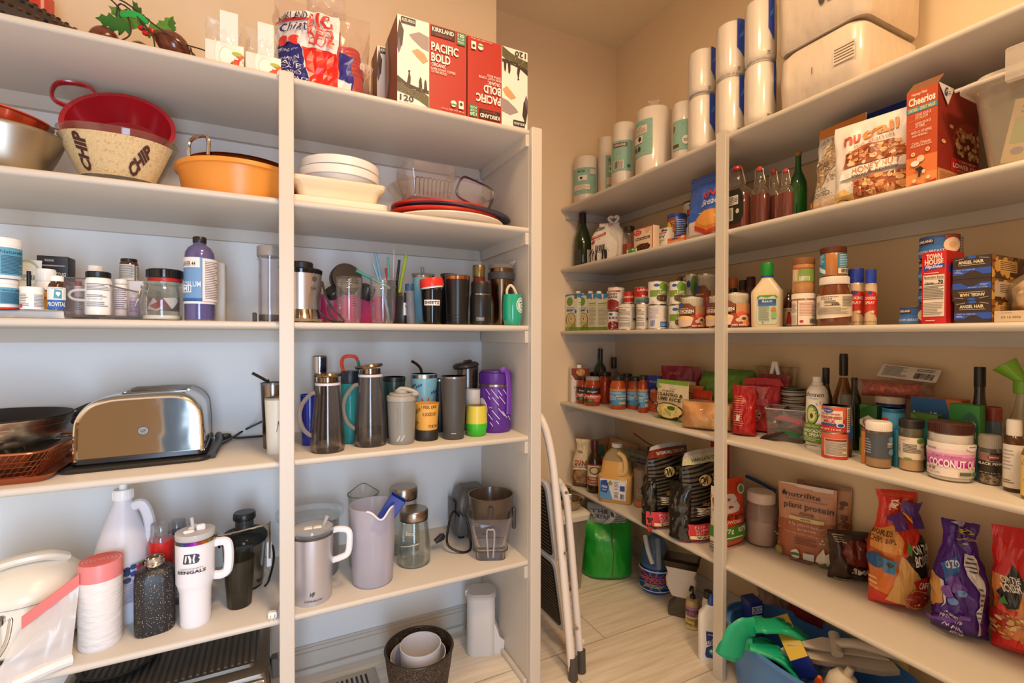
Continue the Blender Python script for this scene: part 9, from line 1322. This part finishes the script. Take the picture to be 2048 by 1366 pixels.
# boxes in tub
P0=toL(1478,1262,.16);o=thing('foil_box','narrow dark blue box with white lettering standing upright in the tub','box',(P0[0]+.05,P0[1]-.02,.12),-.3,None,(0,-.08));mesh('carton',box(.045,.05,.15,.001),M('20307E',.4),o);art(o,flatS(.045,.15,-.025),[('R',.1,.74,.9,.90,'E0DCE4'),('T',.5,.82,.7,.12,'ZIPLOC','20307E',.03),('R',.15,.64,.85,.70,'D88A5A'),('L',.15,.1,.85,.5,8,'6A7AB8')],None,.0006)
P0=toL(1545,1240,.26);o=thing('wipes_box','flat yellow-edged blue box of electronic wipes lying tilted in the tub','box',(P0[0]+.02,P0[1]-.07,.19),.95,None,(-.5,-.25));mesh('carton',box(.15,.05,.07,.001),M('2038A0',.35),o)
art(o,flatS(.15,.07,-.025),[('R',0,0,1,1,'1E2E86'),('T',.5,.75,.85,.22,'ELECTRONICS','E8E8F0',.02),('T',.45,.45,.7,.26,'WIPES','E0B8D0',.04),('T',.6,.15,.5,.2,'WET','3A2A6A',.04)],None,.0006);art(o,topS(.15,.05,.0702),[('R',0,0,1,1,'D8B850'),('T',.80,.5,.16,.4,'25','B8281E',.04),('L',.6,.3,.7,.7,3,'8A5A20')],None,.0006,'top_print')
P0=toL(1628,1320,.22);o=thing('steam_head','pale grey plastic triangular mop head with a long handle leaning in the tub','mop head',(P0[0]+.04,P0[1]-.04,.235),-.95,None,(.45,-.1))
g=ext([(-.14,.0),(-.12,.018),(-.03,.055),(.07,.052),(.13,.02),(.14,0),(.10,-.012),(-.1,-.014)],.02);mesh('base_plate',rot(g,'X',-90),M('B4A898',.4),o);g2=ext([(-.12,.003),(-.03,.045),(.07,.043),(.12,.012)],.006);mesh('raised_panel',mv(rot(g2,'X',-90),0,0,.021),M('C0B4A4',.35),o)
mesh('hinge',mv(rot(solid([(.014,-.03),(.014,.03)],18),'X',90),.0,.02,.035),M('B8AC9C',.35),o);mesh('handle_arm',tube([(.0,.02,.04),(.05,.02,.05),(.13,.015,.04),(.22,.0,.03)],.010,10,5,flat=1.3),M('BCB0A0',.35),o)
for k,(x,y,z,lb) in enumerate(((1572,1325,.21,'orange squeeze cap on a wrapped bottle in the tub, upper left'),(1632,1350,.22,'orange nozzle cap on a blue bottle in the tub, lower right'))):
    P0=toL(x,y,z-.04);o=thing('squeeze_bottle',lb,'bottle',(P0[0],P0[1],z-.13),0,None,(.25,.3*(1-2*k)));mesh('bottle_body',solid([(.025,0),(.028,.01),(.028,.07),(.012,.09)],20),M('C8D0DC' if k==0 else '2A4AA0',.2),o);mesh('orange_cap',solid([(.012,.088),(.011,.105),(.005,.125)],16),M('E0602E',.3),o)
P0=toL(1553,1315,.17);o=thing('brown_bottle','bottle with a dark brown cap beside the glove in the tub','bottle',(P0[0],P0[1],.08),0,None,(.2,-.2));mesh('bottle_body',solid([(.022,0),(.022,.07)],20),M('8A8078',.3),o);mesh('brown_cap',cap_g(.019,.025,.072,18,20),M('4A3428',.35),o)
P0=toL(1665,1355,.20);o=thing('spray_nozzle','round cream sprayer body at the lower right of the tub','sprayer',(P0[0],P0[1],.14),0,None,(.3,.3));mesh('sprayer_body',solid([(.02,0),(.034,.02),(.036,.06),(.024,.085)],24),M('DCD0BC',.35),o);mesh('sprayer_tip',mv(solid([(.011,0),(.009,.02)],14),.0,0,.085),M('DCD0BC',.35),o)
for k,(x,y,z,c,w_,lb) in enumerate(((1592,1330,.20,None,.13,'crumpled clear plastic wrap lying over the bottles in the tub'),(1655,1335,.20,None,.10,'second sheet of crumpled clear wrap at the right of the tub'))):
    P0=toL(x,y,z-.03);o,_=BAG('plastic_wrap_ball',lb,'plastic wrap',(P0[0]+.01,P0[1],z-.06),-.6+k,w_,.07,.08,'pillow',None,None,160+k,.014,5,.2,mat=G('F0F0F0',.10,'C8D0D8',.1))
P0=toL(1560,1215,.26);o,_=BAG('sponge_bag','crumpled translucent yellow bag behind the tub against the wall','bag',(1.645,P0[1]-.12,.0),RZ,.32,.31,.07,'pillow',None,None,165,.016,4,.3,mat=M('B8A460',.35,0,(30,.006),('D0C490',12,.4,.6)))
P0=toL(1490,1195,.28);o,_=BAG('dusty_bag','dusty pink plastic bag behind the dark blue box under the shelf','bag',(1.645,P0[1]+.07,.0),RZ,.14,.32,.07,'pillow',None,None,166,.014,4,.3,mat=M('A08478',.3,0,(40,.006)))
P0=toL(1510,1225,.24);B_=thing('red_cloth','folded dark red cloth at the back rim of the tub','cloth',(1.585,P0[1]-.05,.19),RZ);mesh('cloth_folds',bag_g(bagf(.12,.06,.04,'pillow',167,.006,4),14,10),M('7A1A1E',.8),B_)
# ---- settle: small moves that keep neighbours from touching
for n_,k_ in {'mix_packet':1.0447,'juice_extractor':1.0274,'bread_roll_bag':1.0173,'rice_pouch':1.0179,'grain_pouch':1.055,'grain_pouch.001':1.0341,'frozen_vegetable_bag':1.0537,'frozen_vegetable_bag.001':1.0533,'coffee_bag':1.0512,'tea_bag_pack':1.0522,'cup_bag':1.0138,'quinoa_bag':1.0064,'peanut_powder_bag':1.0258,'protein_pouch':1.021,'protein_pouch.001':1.0049,'plastic_basket':1.0517,'storage_bin':1.0198,'oil_bottle.001':1.0163,'glass_jar':1.0185,'insulated_cup':1.0031,'insulated_tumbler':1.0139,'insulated_tumbler.001':1.0045,'travel_mug':1.0097,'wine_tumbler':0.9901,'insulated_tumbler.006':1.0233,'insulated_tumbler.007':1.0173,'insulated_tumbler.009':1.017,'plastic_cup':1.0045,'mason_jar':1.0193,'nut_can':1.0549,'soup_mix_can':1.0354,'oat_canister':1.0365,'glass_jar.003':1.0137,'spray_can':1.0205,'pasta_sauce_jar':0.9893,'pasta_sauce_jar.003':0.9862,'pasta_sauce_jar.006':1.0086,'oil_bottle':1.0134,'nut_jar':1.0175,'soda_bottle':1.0064,'spice_tin':1.0018,'oil_cruet':1.0048,'food_can.012':1.0041,'soup_canister.001':1.0331,'soup_canister.002':1.0033,'food_can.013':1.0135,'food_can.014':1.0131,'food_can.015':1.0131,'cleaner_tank':1.0022,'muffin_mix_box':1.0447,'pudding_mix_box':1.0485,'broth_carton':1.0072,'broth_carton.001':1.0231,'broth_carton.002':1.0165,'broth_carton.003':1.0172,'narrow_carton':1.0291,'soup_packet_box':1.0357,'pasta_box':1.0085,'pasta_box.001':1.0085,'pasta_box.002':1.0085,'tea_carton':1.0014,'ranch_packet':1.0098,'red_carton':1.0202,'rice_sack':1.01,'juice_container':1.0267,'glass_carafe.001':1.0154,'syrup_bottle':1.0092,'pump_jug':1.0016,'cardboard_pack':1.0108,'paper_towel_roll':1.0108,'riser_tray':1.0132}.items():
    o_=bpy.data.objects[n_];o_.location.x*=k_;o_.location.y*=k_;o_.scale=[v_*k_ for v_ in o_.scale]
